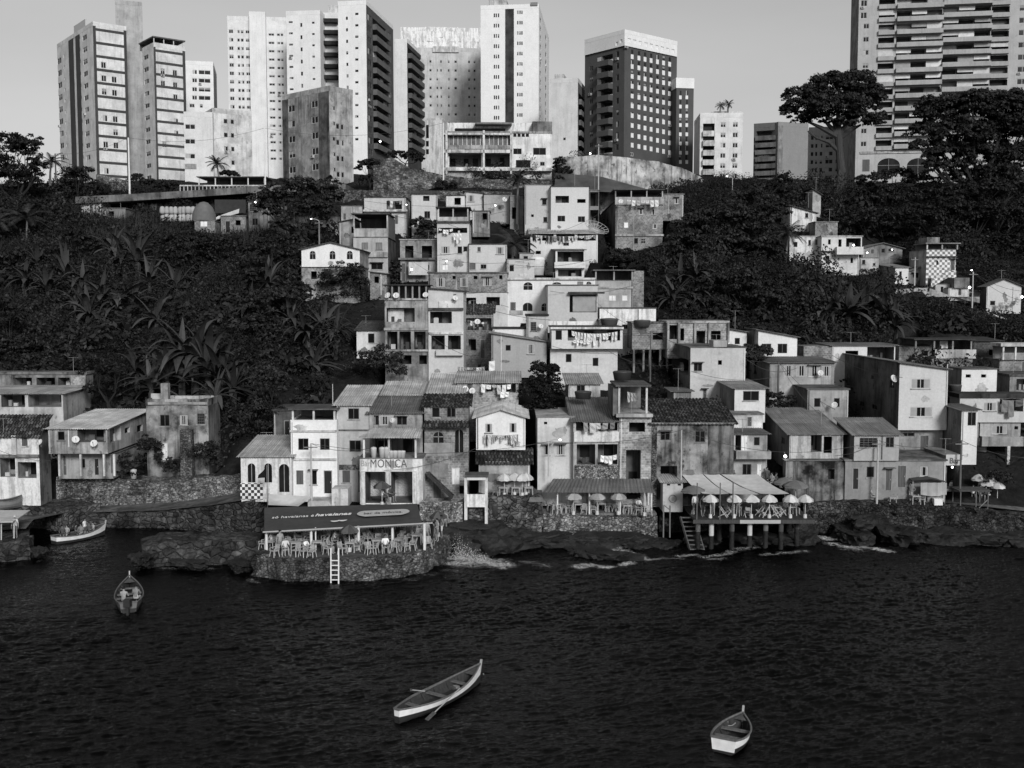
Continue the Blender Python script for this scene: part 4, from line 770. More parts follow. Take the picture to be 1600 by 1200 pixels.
h.box('curtain', 895, 463, 931, 487, .05, .1, M('cloth', .35)); h.op('k', (888, 456, 944, 459), ('.7',)); h.box('paint_patch', 857, 502, 934, 510, -.03, -.003, M('peel', .8)); h.finish()
hs('stained white wall house with round roof tanks beside the grey block', 937, 482, 1025, 560, 121, M('peel', .8), 'w 972 507 983 514', ('flat', .1, CO(.12)), d=5)
h = hs('white house with an overhanging balcony full of white washing', 862, 512, 973, 545, 108, P1(.66, .08), 'w 868 516 878 531;b 887 515 969 532 1.2', ('flat', .12, CO(.08)), d=6, go=False); h.op('y', (860, 511, 974, 514), ('.35',)); h.finish()
g = hs('x', 860, 545, 965, 610, 108.9, P1(.64, .14), 'w 884 553 893 566;w 926 559 935 572', ('flat', .02), d=5, go=False); g.finish(); absorb(h, g, 'lower_floor')
hs('plain grey house with a roof falling to the right, one shutter open', 768, 521, 854, 590, 110, P1(.38, .08), 'w 790 539 798 548;ws 824 538 835 553', ('shx', 534, SH(.25)), d=6)
hs('small pale room with a lattice window and a round dish on its wall', 823, 494, 856, 560, 113.5, P1(.5, .2), 'gr 829 503 838 517', ('flat', .2, CO(.07)), d=5)
hs('low white wall house with a black roof edge left of the lattice window', 770, 514, 824, 560, 114.5, P1(.74, .1), '', ('flat', .15, CO(.06)), d=4)
# ---- the top row under the cliff wall
hs('small white terrace house half behind the spreading tree', 533, 322, 566, 370, 152, P1(.6), 'b 538 306 563 318;d 536 333 541 343', ('flat', .05), d=5)
h = hs('wide low house with a window full of washing near the top of the hill', 569, 309, 634, 380, 151, P1(.56, .15), 'b 604 314 628 327 1.0;d 617 336 622 350;b 600 333 612 348', ('flat', .12, CO(.12)), d=6, go=False); h.op('y', (568, 328, 637, 331), ('.6',)); h.finish()
hs('tall pale house with a sloping dark roof and one black upper window', 643, 302, 683, 390, 150, P1(.6, .1), 'h 661 306 671 314;w 663 330 672 341', ('shed', 299, SH(.1)), d=6, dpx=640)
hs('small white house with one square black window under the cliff wall', 697, 306, 726, 345, 153, P1(.72, .2), 'h 710 309 720 320', ('flat', .12, CO(.1)), d=4)
hs('grey house with a white framed window and a dish, third from the palm', 726, 299, 754, 345, 155, P1(.56, .1), 'ws 731 305 741 315', ('shx', 302, SH(.12)), d=5)
hs('grey house with a lit lamp on its wall beside the small palm', 756, 304, 796, 350, 154, P1(.42, .15), 'd 797 325 802 345', ('flat', .12, CO(.12)), d=5)
hs('dark narrow grey house behind the small palm trunk', 797, 306, 818, 380, 152, P1(.34), 'h 800 324 808 342', ('flat', .1), d=5)
hs('rubbish-strewn roofless room below the lamp-lit house', 738, 330, 765, 370, 147, CO(.3), 'h 754 333 761 343', ('flat', .1, CO(.12)), d=4)
hs('brick and plaster shack with a lattice window left of the spreading tree', 388, 316, 437, 370, 156, CO(.3), 'gr 390 319 400 330;w 394 341 403 352', ('flat', .2, CO(.08)), d=5)
hs('dim grey row house partly hidden under the spreading tree', 432, 338, 532, 390, 154, P1(.34), 'd 441 340 449 360;h 480 348 486 358', ('flat', .1, CO(.1)), d=4)
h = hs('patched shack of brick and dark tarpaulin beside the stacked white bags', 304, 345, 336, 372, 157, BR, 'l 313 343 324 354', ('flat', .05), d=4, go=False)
h.finish()
# ---- the right shoulder of the hill
hs('peeling white building with a brightly lit corner window among the trees', 1235, 322, 1276, 362, 152, M('peel', .7), 'w 1251 331 1256 338;w 1258 333 1263 340', ('shx', 333, SH(.1)), d=5)
hs('dark brick box with a flat roof above the white veranda houses', 1274, 347, 1309, 380, 149, BR, '', ('flat', .1), d=5, dpx=1250)
h = hs('row of white rooms with a long roof edge on the right shoulder of the hill', 1234, 370, 1283, 425, 143, M('peel', .75), 'w 1240 378 1246 386;w 1263 375 1267 383;gr 1274 374 1277 383', ('flat', .12, P1(.5)), d=5)
h = hs('white corner house with a lit veranda on stilts at the edge of the ravine', 1284, 370, 1347, 392, 141, P1(.7, .2), 'h 1294 374 1298 382;h 1310 374 1315 386;b 1322 372 1345 386 1.4', ('flat', .15, P1(.5)), d=6, go=False); h.op('B', (1305, 386, 1346, 398), ('.8',)); h.finish()
g = hs('x', 1284, 392, 1342, 430, 141.6, P1(.74, .25), 'h 1329 403 1333 411;h 1290 400 1296 412', ('flat', .02), d=5, go=False); g.finish(); absorb(h, g, 'lower_floor')
hs('dim gabled house with a lamp by its door behind the lit veranda', 1348, 388, 1410, 412, 147, P1(.3), 'd 1360 389 1366 396;w 1377 388 1383 395;w 1388 387 1397 393', ('gy', 380, SH(.16)), d=6)
hs('small pale square room with one window below the dim gabled house', 1343, 403, 1373, 430, 143, P1(.55), 'w 1347 406 1352 413;w 1364 411 1368 415', ('flat', .05), d=4)
h = hs('long low house with a pale roof, air conditioner and white gable end', 1399, 418, 1420, 445, 138, P1(.7, .1), 'w 1405 424 1409 433', ('gx', 413, SH(.45)), d=5, dpx=1345, side=P1(.36))
hs('dim shed with a lean-to roof beside the tiled tower house', 1420, 424, 1449, 450, 141, P1(.34), 'w 1426 427 1430 434;w 1431 426 1435 434', ('shx', 413, SH(.2)), d=4)
h = hs('tiled tower house of three floors with an outside stair on the right hillside', 1448, 390, 1494, 455, 139, M('checker', .22, 3.0), 'h 1463 407 1466 414;d 1485 405 1492 422;b 1449 383 1493 389 1.0;dd 1449 434 1456 448', ('flat', .05), d=6, side=P1(.55), go=False)
h.canopy(1448, 381, 1497, 390, 4, 3, SH(.3), pm=P1(.6)); h.box('roof_room', 1453, 370, 1473, 380, 1, 4, CO(.3)); h.box('band', 1448, 400, 1494, 402, -.3, -.01, CO(.2)); h.finish()
mb = MB(M('checker', .22, 3.0)); q = [at(1455, 440, 136.5), at(1482, 423, 136.5), at(1494, 423, 136.5), at(1494, 433, 136.5), at(1482, 433, 136.5), at(1455, 449, 136.5)]; iv = mroot(h).inverted()
a = [iv @ p for p in q]; b_ = [p + Vector((0, .15, 0)) for p in a]; mb.poly(a); mb.poly(b_[::-1]); [mb.quad(a[i], b_[i], b_[(i + 1) % 6], a[(i + 1) % 6]) for i in range(6)]; mb.build('stair_parapet', h.root)
h = hs('grey thatched hut with graffiti and a lamp below the tiled tower house', 1482, 450, 1514, 470, 136, M('peel', .6), 'd 1497 451 1502 461', ('flat', .05), d=4, go=False); h.box('hood', 1489, 434, 1513, 450, -.4, 3, CO(.25)); h.finish()
hs('pale house with a low curved gable, strung with cables, on the right hillside', 1542, 447, 1596, 490, 135, P1(.58, .05), 'w 1547 470 1555 477', ('gy', 436, SH(.1)), d=6, dpx=1533, side=P1(.15))
hs('low white wall house at the foot of the stair of the tiled tower house', 1462, 444, 1484, 470, 137, P1(.6, .3), 'h 1470 448 1474 458', ('flat', .06), d=4)
hs('small pale hut at the left end of the viaduct under the trees', 127, 316, 158, 345, 164, P1(.45, .3), 'd 140 322 146 334', ('shx', 311, SH(.3)), d=4)
hs('grey shack below the viaduct with a plank front', 160, 326, 196, 350, 163, M('wood', .2), 'h 170 330 178 338', ('flat', .12, SH(.2)), d=4)
hs('brick shed with a dark door right of the domed tarpaulin', 345, 338, 384, 370, 158, BR, 'dd 352 345 360 362;h 368 344 376 352', ('flat', .12, SH(.2)), d=4)
hs('low brick shed between the frame house and the white arched house', 578, 425, 604, 470, 132, BR, 'h 585 432 592 442', ('shx', 428, SH(.18)), d=4)
hs('small plastered room above the water tank house', 812, 396, 833, 425, 133.5, P1(.44, .3), 'w 818 400 825 408', ('flat', .1), d=4)
hs('narrow brick room between the grey block and the white wall house', 937, 500, 962, 560, 118, BR, 'h 944 514 951 524', ('flat', .1), d=4)
hs('tin roofed shed at the foot of the roughcast house', 1052, 612, 1080, 650, 103, M('wood', .16), 'dd 1060 620 1067 640', ('shed', 606, SH(.3)), d=4)
hs('small white room on the far right hillside beside the curved gable house', 1508, 452, 1532, 480, 139, P1(.55, .3), 'h 1516 458 1522 466', ('shx', 456, SH(.12)), d=4)
hs('white hut glimpsed through the trees on the upper right', 1270, 296, 1283, 340, 160, P1(.5), '', ('shx', 304, SH(.1)), d=4)
# pale terrace with a railing under the low white building, left of the spreading tree
h = hs('pale parking deck with a slatted railing and thin roof posts beside the road', 281, 300, 415, 312, 171, P1(.55), '', ('flat', .05), d=6, go=False, name='parking_deck', cat='building', group=None, carve=False)
for i in range(23): h.box('baluster', 281 + i * 5.9, 291, 282.2 + i * 5.9, 299, -.05, .05, P1(.65)) if i < 23 else None
h.box('rail', 281, 289, 416, 291, -.1, .1, P1(.65)); h.canopy(310, 277, 414, 290, 5, 5, SH(.12)); h.finish()
# ------------------------------------------------------------------ the hill, the water, the vegetation
GP = [(0,790,98),(-200,760,98),(200,748,99),(300,742,100),(400,782,91),(500,785,90.5),(650,786,90),(780,792,90.5),(950,795,91),(1100,795,91.5),(1250,785,92),(1400,778,92),(1500,778,92),(1600,800,92),(1800,790,92),
 (600,645,104),(800,630,104),(1000,640,104),(1100,630,105),(1300,640,106),(1450,640,107),(1600,610,110),(1800,600,110),
 (-200,600,116),(0,610,114),(100,640,108),(300,650,107),(400,660,102),(0,490,132),(150,490,131),(300,490,129),(430,570,115),(450,480,128),(100,390,150),(250,380,154),(350,380,155),(0,390,150),(-200,380,150),(60,335,165),(200,328,166),(400,335,160),
 (560,570,114),(700,570,116),(850,570,115),(960,575,117),(560,460,132),(700,440,134),(850,440,134),(960,440,134),(560,375,147),(700,375,147),(850,375,148),(980,395,148),(600,330,158),(750,325,158),(850,315,160),(1000,325,160),
 (1080,530,121),(1080,430,134),(1080,350,150),(1200,520,121),(1200,440,133),(1200,360,150),(1300,530,121),(1300,432,141),(1300,355,156),(1400,520,122),(1400,448,138),(1450,455,139),(1500,472,136),(1550,494,134),(1600,505,134),(1800,520,134),(1500,530,122),(1600,535,122),(1800,560,122),(1400,355,158),(1550,385,152),(1750,380,152),
 (100,305,176),(400,305,180),(700,278,185),(950,262,190),(1100,292,182),(1300,312,178),(1450,305,178),(1600,305,178),(1900,305,178),(-200,300,176),(0,298,262),(400,292,262),(800,275,262),(1200,300,262),(1600,290,262),(2000,290,262),(-400,295,262),
 (0,296,330),(800,285,330),(1600,292,330)]
_w = np.array([tuple(at(*p)) for p in GP])
_xy = _w[:, :2]
def _phi(r): return r
_A = _phi(np.linalg.norm(_xy[:, None] - _xy[None], axis=2)) ; _n = len(GP)
_K = np.zeros((_n + 3, _n + 3)); _K[:_n, :_n] = _A - 1.5 * np.eye(_n); _K[:_n, _n] = 1; _K[:_n, _n + 1:] = _xy; _K[_n, :_n] = 1; _K[_n + 1:, :_n] = _xy.T
_S = np.linalg.solve(_K, np.concatenate([_w[:, 2], np.zeros(3)]))
def vnoise(x, y, seed=0):
    """smooth value noise for arrays"""
    xi, yi = np.floor(x).astype(np.int64), np.floor(y).astype(np.int64); fx, fy = x - xi, y - yi; fx, fy = fx * fx * (3 - 2 * fx), fy * fy * (3 - 2 * fy)
    def h(a, b):
        v = (a * 374761393 + b * 668265263 + seed * 982451653) & 0x7fffffff; v = ((v ^ (v >> 13)) * 1274126177) & 0x7fffffff; return ((v ^ (v >> 16)) & 0xffff) / 65535.0
    return (h(xi, yi) * (1 - fx) + h(xi + 1, yi) * fx) * (1 - fy) + (h(xi, yi + 1) * (1 - fx) + h(xi + 1, yi + 1) * fx) * fy
def ground(X, Y):
    X, Y = np.atleast_1d(np.asarray(X, float)), np.atleast_1d(np.asarray(Y, float)); out = np.zeros(X.shape)
    for i in range(0, X.size, 20000):
        p = np.stack([X.ravel()[i:i + 20000], Y.ravel()[i:i + 20000]], 1); r = np.linalg.norm(p[:, None] - _xy[None], axis=2)
        out.ravel()[i:i + 20000] = _phi(r) @ _S[:_n] + _S[_n] + p @ _S[_n + 1:]
    return out
def shore(X): return np.where(X < -23.5, 97.0, np.where(X < -4, 90.5, np.where(X < 25, 91.0, 91.0)))
def carve(X, Y, Z):
    for P, U, N, W, d in FOOT:
        dx, dy = X - P.x, Y - P.y; u, v = dx * U.x + dy * U.y, dx * N.x + dy * N.y
        m = (u > -.9) & (u < W + .9) & (v > -1.6) & (v < d + .3); Z[m] = np.minimum(Z[m], P.z + .12)
    return Z
def grid_mesh(name, xs, ys, Z, mat, smooth=True):
    nx, ny = len(xs), len(ys); X, Y = np.meshgrid(xs, ys); V = np.stack([X, Y, Z], 2).reshape(-1, 3)
    i = np.arange(nx * ny).reshape(ny, nx); q = np.stack([i[:-1, :-1], i[:-1, 1:], i[1:, 1:], i[1:, :-1]], 2).reshape(-1, 4)
    return quads_mesh(name, V, q, mat, smooth)
def quads_mesh(name, V, Q, mat, smooth=False):
    me = bpy.data.meshes.new(name); me.vertices.add(len(V)); me.vertices.foreach_set('co', np.ascontiguousarray(V, dtype=np.float32).ravel())
    me.loops.add(Q.size); me.loops.foreach_set('vertex_index', np.ascontiguousarray(Q, dtype=np.int32).ravel())
    me.polygons.add(len(Q)); me.polygons.foreach_set('loop_start', np.arange(len(Q), dtype=np.int32) * 4)
    me.materials.append(mat)
    if smooth: me.polygons.foreach_set('use_smooth', np.ones(len(Q), dtype=bool))
    me.update(calc_edges=True); me.validate(); return me
xs = np.concatenate([np.arange(-190, -80, 4.0), np.arange(-80, 95, .9), np.arange(95, 220, 4.0)]); ys = np.concatenate([np.arange(89, 185, .9), np.arange(185, 340, 5.0)])
Xg, Yg = np.meshgrid(xs, ys); Zg = ground(Xg, Yg)
Zg += (vnoise(Xg * .35, Yg * .35, 3) - .5) * .9 * np.clip((Yg - 96) / 12, 0, 1) + (vnoise(Xg * .9, Yg * .9, 5) - .5) * .35
Zg = carve(Xg, Yg, Zg)
Zg = np.where(Yg < shore(Xg), -2.5, np.maximum(Zg, 1.0))
hill = link('hillside', grid_mesh('hillside', xs, ys, Zg, M('soil', .02))); hill['kind'] = 'structure'
# land behind the ridge out to the horizon
mb = MB(M('soil', .03)); mb.quad((-3000, 335, 40), (3000, 335, 40), (3000, 5000, 38), (-3000, 5000, 38)); o = mb.build('far_land'); o['kind'] = 'structure'
# ---- water
def water_material():
    s = NT('water'); n3 = s.noise(s.vec((3.2, 5.0, 1), (0, 0, -.2), rnd=False), 1.0, 5, .65)
    s.bump(n3, .8, .1); return s.done(.0012, .05, .074)
WM = water_material()
def wave_height(X, Y):
    """wind ripples in patches over a slow swell"""
    a = .3; U, V = X * math.cos(a) + Y * math.sin(a), -X * math.sin(a) + Y * math.cos(a)
    wx, wy = (vnoise(X * .5, Y * .5, 21) - .5) * 2.2, (vnoise(X * .5 + 50, Y * .5, 22) - .5) * 2.2; h = .04 * np.sin(U * .35 + V * .9 + wx) + .05 * (vnoise(U * .22, V * .4, 23) - .5)
    gust = .45 + .9 * vnoise(X * .07, Y * .07, 24)
    for f, am, sd in ((.8, .05, 31), (2.0, .10, 32), (4.0, .075, 33)):
        n = vnoise(U * f * .62 + wx * .5, V * f * 1.25 + wy * .5, sd); h = h + am * gust * (1 - np.abs(2 * n - 1)) ** 1.3
    return h - .16
wx_ = np.arange(-46, 52, .11); wy_ = np.concatenate([np.arange(40, 70, .085), np.arange(70, 99, .12)]); WX, WY = np.meshgrid(wx_, wy_); calm = np.clip((WX + 30) / 10, .35, 1) 
Hh = wave_height(WX, WY) * np.where(WY > 66, np.clip(calm, .45, 1), 1.0)
sea = link('sea', grid_mesh('sea', wx_, wy_, Hh, WM)); sea['kind'] = 'structure'
mb = MB(WM); mb.quad((-400, -60, -.02), (400, -60, -.02), (400, 40, -.02), (-400, 40, -.02)); mb.quad((-400, 40, -.02), (-46, 40, -.02), (-46, 99, -.02), (-400, 99, -.02)); mb.quad((51.8, 40, -.02), (400, 40, -.02), (400, 99, -.02), (51.9, 99, -.02)); o = mb.build('outer_sea'); o['kind'] = 'structure'
# ---- leaves
def leafset(P, Nrm, size, jitter=.6):
    n = len(P); nv = Nrm + nrg.normal(0, jitter, (n, 3)); nv /= np.linalg.norm(nv, axis=1, keepdims=True) + 1e-9
    t = np.cross(nv, nrg.normal(0, 1, (n, 3))); t /= np.linalg.norm(t, axis=1, keepdims=True) + 1e-9; b = np.cross(nv, t)
    s = (size * nrg.uniform(.6, 1.35, n))[:, None] if np.ndim(size) == 0 else (size * nrg.uniform(.6, 1.35, n))[:, None]
    V = np.stack([P - t * s * .6, P + b * s * .33 - nv * s * .08, P + t * s * .6, P - b * s * .33 - nv * s * .08], 1)
    return V.reshape(-1, 3)
def leaf_obj(name, V, mat, parent=None):
    Q = np.arange(len(V)).reshape(-1, 4); o = bpy.data.objects.new(name, quads_mesh(name, V, Q, mat)); COL.objects.link(o)
    if parent: o.parent = parent
    return o
LEAF = M('leaf', .018); LEAF2 = M('leaf', .025); LEAFD = M('leaf', .011); BARK = M('wood', .022)
def crown_pts(c, r, dens=1.0, leaf=.34):
    """clumps of leaves spread through an ellipsoid, denser near its skin, with gaps between clumps"""
    r = np.array(r); vol = float(np.prod(r)) ** (1 / 3); k = int(26 * dens * max(1.0, vol / 2.2) ** 1.6); out = []
    d = nrg.normal(0, 1, (k, 3)); d /= np.linalg.norm(d, axis=1, keepdims=True); d[:, 2] = np.where(d[:, 2] < -.35, -d[:, 2], d[:, 2])
    cc = c + d * r * (nrg.uniform(.25, 1.0, (k, 1)) ** .5); cr = nrg.uniform(.24, .42, k) * vol * .75
    for i in range(k):
        m = int(26 + 46 * (cr[i] / .8) ** 1.7); e = nrg.normal(0, 1, (m, 3)); e /= np.linalg.norm(e, axis=1, keepdims=True); e[:, 2] = np.where(e[:, 2] < -.3, -e[:, 2] * .6, e[:, 2])
        p = cc[i] + e * cr[i] * nrg.uniform(.55, 1.1, (m, 1)) * np.array([1.1, 1.1, .75]); out.append(leafset(p, e + np.array([0, 0, .5]), leaf))
    return np.concatenate(out)
def tree(label, bx, by, Y, blobs, trunk_r=.3, leaf=.34, mat=None, dens=1.0, name='tree', cat='tree', group='trees on the hill', lean=0):
    """bx, by: foot of the trunk; blobs: (px, py, rx, ry) in pixels at depth Y (plus optional depth shift)"""
    B = at(bx, by, Y); k = Y / F; t = thing(name, label, cat, B, 0, group); V = []; mb = MB(BARK); cen = []
    for q in blobs:
        dy = q[4] if len(q) > 4 else nrg.uniform(-1.5, 1.5); c = at(q[0], q[1], Y + dy) - B; r = (q[2] * k, max(q[2], q[3]) * k * .8, q[3] * k)
        V.append(crown_pts(np.array(c), r, dens, leaf)); cen.append(c)
    top = sum(cen, Vector()) / len(cen); low = min(c.z - q[3] * k for c, q in zip(cen, blobs)); fork = Vector((top.x * .25, top.y * .25, max(.6, low * .8 if low > 1 else top.z * .35)))
    mid = fork * .5 + Vector((trunk_r * .6, 0, 0))
    mb.tube([(0, 0, -.6), (0, 0, .3), mid, fork], [trunk_r * 1.5, trunk_r * 1.1, trunk_r, trunk_r * .85], 8)
    for c, q in zip(cen, blobs):
        m = fork.lerp(c, .55) + Vector((rng.uniform(-.3, .3), rng.uniform(-.3, .3), -.12 * (c - fork).length)); mb.tube([fork, m, c], [trunk_r * .6, trunk_r * .38, trunk_r * .15], 6)
        for _ in range(3):
            e = c + Vector((rng.uniform(-1, 1) * q[2] * k * .7, rng.uniform(-1, 1) * q[2] * k * .5, rng.uniform(-.2, .8) * q[3] * k)); mb.tube([m, e], [trunk_r * .22, trunk_r * .07], 5)
    mb.build('trunk', t); leaf_obj('crown', np.concatenate(V), mat or LEAF, t); return t
def bush(label, px, py, Y, r, name='bush', cat='bush', mat=None, group='bushes on the hill', leaf=.26):
    B = at(px, py, Y); o = leaf_obj(name, crown_pts(np.array((0, 0, r[1] * .7)), (r[0], r[0] * .8, r[1]), 1.2, leaf), mat or LEAF); o.location = B; tag(o, label, cat, group); return o
# ---- banana plants and palms: a few meshes, many plants
def blade(mb, base, az, el, L, w, droop, n=6, fold=.25):
    p = Vector(base); d = Vector((math.cos(az) * math.cos(el), math.sin(az) * math.cos(el), math.sin(el))); side = Vector((-math.sin(az), math.cos(az), 0)); rows = []
    for i in range(n + 1):
        t = i / n; ww = w * (math.sin(math.pi * min(1, (.12 + t * .88)) ** .8) + .04) * (1 if t < 1 else .1); up = d.cross(side) * -1
        rows += [p - side * ww + up * ww * fold, p.copy(), p + side * ww + up * ww * fold]; p = p + d * (L / n); d = (d + Vector((0, 0, -droop / n))).normalized()
    mb.add(rows, [(i * 3 + j, i * 3 + j + 1, i * 3 + j + 4, i * 3 + j + 3) for i in range(n) for j in (0, 1)])
BAN = []
BANM = M('leaf', .042)
for v in range(5):
    st = MB(M('wood', .05)); lf = MB(BANM); h = rng.uniform(.5, 1.1); st.tube([(0, 0, -.8), (.05, 0, h * .5), (0, .05, h)], [.16, .14, .1], 7)
    for i in range(rng.randint(19, 24)):
        blade(lf, (0, 0, h * rng.uniform(.7, 1)), i * 2.4 + rng.uniform(-.4, .4), rng.uniform(.2, 1.4), rng.uniform(1.4, 2.4), rng.uniform(.11, .19), rng.uniform(.8, 2.6), 8, rng.uniform(.1, .4))
    BAN.append((st.mesh('stem'), lf.mesh('leaves')))
def banana(px, py, Y, sc, label, group='banana plants on the slope'):
    sc *= 1.5; t = thing('banana_plant', label, 'banana plant', at(px, py, Y) + Vector((0, 0, 1.1)), rng.uniform(0, 6.28), group); s, l = BAN[rng.randrange(5)]; k = sc; t.scale = (k, k, k * rng.uniform(.9, 1.15)); link('stem', s, t); link('leaves', l, t); return t
def frond(mb, base, az, el, L, droop, n=14, wl=.55):
    p = Vector(base); d = Vector((math.cos(az) * math.cos(el), math.sin(az) * math.cos(el), math.sin(el))); side = Vector((-math.sin(az), math.cos(az), 0))
    for i in range(n):
        t = i / n; q = p + d * (L / n); mb.bar(p, q, .04 * (1 - t) + .01)
        ll = wl * (math.sin(math.pi * (.15 + .8 * t))) + .08
        for s in (-1, 1):
            for f_ in (0, .5):
                a = p.lerp(q, f_); e = a + side * s * ll + d * ll * .55 - Vector((0, 0, ll * .45)); w = d * .05; mb.add([a - w, a + w, e], [(0, 1, 2)])
        p = q; d = (d + Vector((0, 0, -droop / n))).normalized()
PAL = []
for v in range(3):
    lf = MB(M('leaf', .03))
    for i in range(15): frond(lf, (0, 0, 0), i * 2.4, rng.uniform(-.1, 1.2), rng.uniform(2.4, 3.2), rng.uniform(.9, 1.7))
    PAL.append(lf.mesh('fronds'))
def palm(px, py, Y, h, sc, label, lean=.1):
    t = thing('palm_tree', label, 'palm', at(px, py, Y), rng.uniform(0, 6.28), 'palms on the hill'); mb = MB(M('wood', .16)); mb.tube([(0, 0, -.5), (lean * h * .3, 0, h * .5), (lean * h, 0, h)], [.2, .15, .12], 8); mb.build('trunk', t)
    link('fronds', PAL[rng.randrange(3)], t, (lean * h, 0, h), 0, sc); return t
# ---- ground cover over every bare slope
def undergrowth():
    n = 420000; X = nrg.uniform(-88, 92, n); Y = 97 + (nrg.uniform(0, 1, n)) * 84; px = 800 + F * X / Y
    keep = np.abs(px - 800) < 900; X, Y = X[keep], Y[keep]
    ix = np.clip(np.searchsorted(xs, X) - 1, 0, len(xs) - 2); iy = np.clip(np.searchsorted(ys, Y) - 1, 0, len(ys) - 2)
    Z = Zg[iy, ix]; slope = np.abs(Zg[iy + 1, ix] - Zg[iy, ix]) < 1.9
    den = vnoise(X * .25, Y * .25, 11) * .6 + vnoise(X * .8, Y * .8, 12) * .4
    px = 800 + F * X / Y; py = 470 - (Z - 19.5) * F / Y
    built = (px > 520) & (px < 1010) & (py > 285); town = (py > 590); bare = ((px - 1360) ** 2 / 22 ** 2 + (py - 465) ** 2 / 26 ** 2 < 1) | ((px - 1318) ** 2 / 14 ** 2 + (py - 470) ** 2 / 12 ** 2 < 1)
    p = np.where(built, .3, 1.0) * np.where(town & (px > 420), .25, 1.0) * np.clip(.35 + 1.3 * den, 0, 1) * np.where(bare, .06, 1)
    foot = np.zeros(len(X), bool)
    for P, U, N, W, d in FOOT:
        dx, dy = X - P.x, Y - P.y; u, v = dx * U.x + dy * U.y, dx * N.x + dy * N.y; foot |= (u > -.25) & (u < W + .25) & (v > -.3) & (v < d + .3)
    k = slope & (~foot) & (nrg.uniform(0, 1, len(X)) < p) & (Y > shore(X) + 3.5)
    X, Y, Z, den, built = X[k], Y[k], Z[k], den[k], built[k]
    hgt = np.where(built, .4, 1.5) * np.clip(den * 1.6 - .25, 0.03, 1.3); z = Z + hgt * nrg.uniform(0, 1, len(X)) ** .6
    V = leafset(np.stack([X, Y, z], 1), np.tile(np.array([0, -.45, .8]), (len(X), 1)), .3, .7)
    o = leaf_obj('undergrowth', V, M('leaf', .012)); tag(o, 'dark creeper and scrub covering the slopes between the houses', 'undergrowth', kind='stuff')
    # leafy hummocks of three kinds in patches of their own: fine creeper, broad leaves, pale hanging growth
    near = np.zeros(len(X), bool)
    for P, U, N, W, d in FOOT:
        dx, dy = X - P.x, Y - P.y; u, v = dx * U.x + dy * U.y, dx * N.x + dy * N.y; near |= (u > -1.2) & (u < W + 1.2) & (v > -3.6) & (v < d + 1)
    px = 800 + F * X / Y; py = 470 - (Z - 19.5) * F / Y; near |= ((px - 1362) ** 2 / 26 ** 2 + (py - 466) ** 2 / 32 ** 2 < 1) | ((px - 1318) ** 2 / 17 ** 2 + (py - 470) ** 2 / 17 ** 2 < 1) | ((px > 1392) & (py > 436) & (py < 515) & (vnoise(X * .5, Y * .5, 61) < .72)) | ((px > 990) & (px < 1115) & (py < 318))
    kind = vnoise(X * .16, Y * .16, 41); m = 3400; cls = {0: [], 1: [], 2: []}
    for i in nrg.integers(0, len(X), m):
        if built[i] or near[i] or (Y[i] > 143 and -62 < X[i] < -30 and nrg.uniform() < .8): continue
        q = kind[i] + nrg.normal(0, .07); c_ = 0 if q < .45 else 1 if q < .62 else 2; r = nrg.uniform(.5, 1.6) * (1.0 if nrg.uniform() < .85 else 1.9); c = np.array((X[i], Y[i], Z[i] + r * .35)); sz = (nrg.uniform(.14, .24), nrg.uniform(.4, .75), nrg.uniform(.22, .36))[c_]
        k = int((60 + 70 * r * r) * (.3 / sz) ** 1.4 * .8); e = nrg.normal(0, 1, (k, 3)); e /= np.linalg.norm(e, axis=1, keepdims=True); e[:, 2] = np.abs(e[:, 2]); hz = (.8, .9, 1.5)[c_]
        p_ = c + e * np.array((r, r, r * hz)) * nrg.uniform(.7, 1.1, (k, 1)); nn = e + np.array((0, 0, .4)) if c_ < 2 else e * np.array((1, 1, .2)); cls[c_].append(leafset(p_, nn, sz, .5))
    for c_, (nm, lb, mt) in enumerate((('creeper', 'fine dark creeper in hummocks over the slopes', M('leaf', .012)), ('scrub', 'broad leaved scrub in clumps over the slopes', M('leaf', .017)), ('hanging_growth', 'paler hanging growth draped over the slopes', M('leaf', .024)))):
        if cls[c_]: o = leaf_obj(nm, np.concatenate(cls[c_]), mt); tag(o, lb, 'undergrowth', kind='stuff')
    m = 60000; X = nrg.uniform(-75, 40, m); Y = nrg.uniform(118, 172, m); px = 800 + F * X / Y; k = (px > -30) & (px < 470) & (Y > 128); X, Y = X[k], Y[k]
    ix = np.clip(np.searchsorted(xs, X) - 1, 0, len(xs) - 2); iy = np.clip(np.searchsorted(ys, Y) - 1, 0, len(ys) - 2); Z = Zg[iy, ix]
    b = np.stack([X, Y, Z], 1); n_ = len(X); tip = b + np.stack([nrg.normal(0, .35, n_), nrg.normal(0, .35, n_), nrg.uniform(.6, 1.7, n_)], 1); s = np.stack([np.ones(n_) * .035, np.zeros(n_), np.zeros(n_)], 1)
    V = np.stack([b - s, b + s, tip + s * .2, tip - s * .2], 1).reshape(-1, 3); o = leaf_obj('tall_grass', V, LEAF2); tag(o, 'tall rough grass on the upper left slope', 'grass', kind='stuff')
undergrowth()

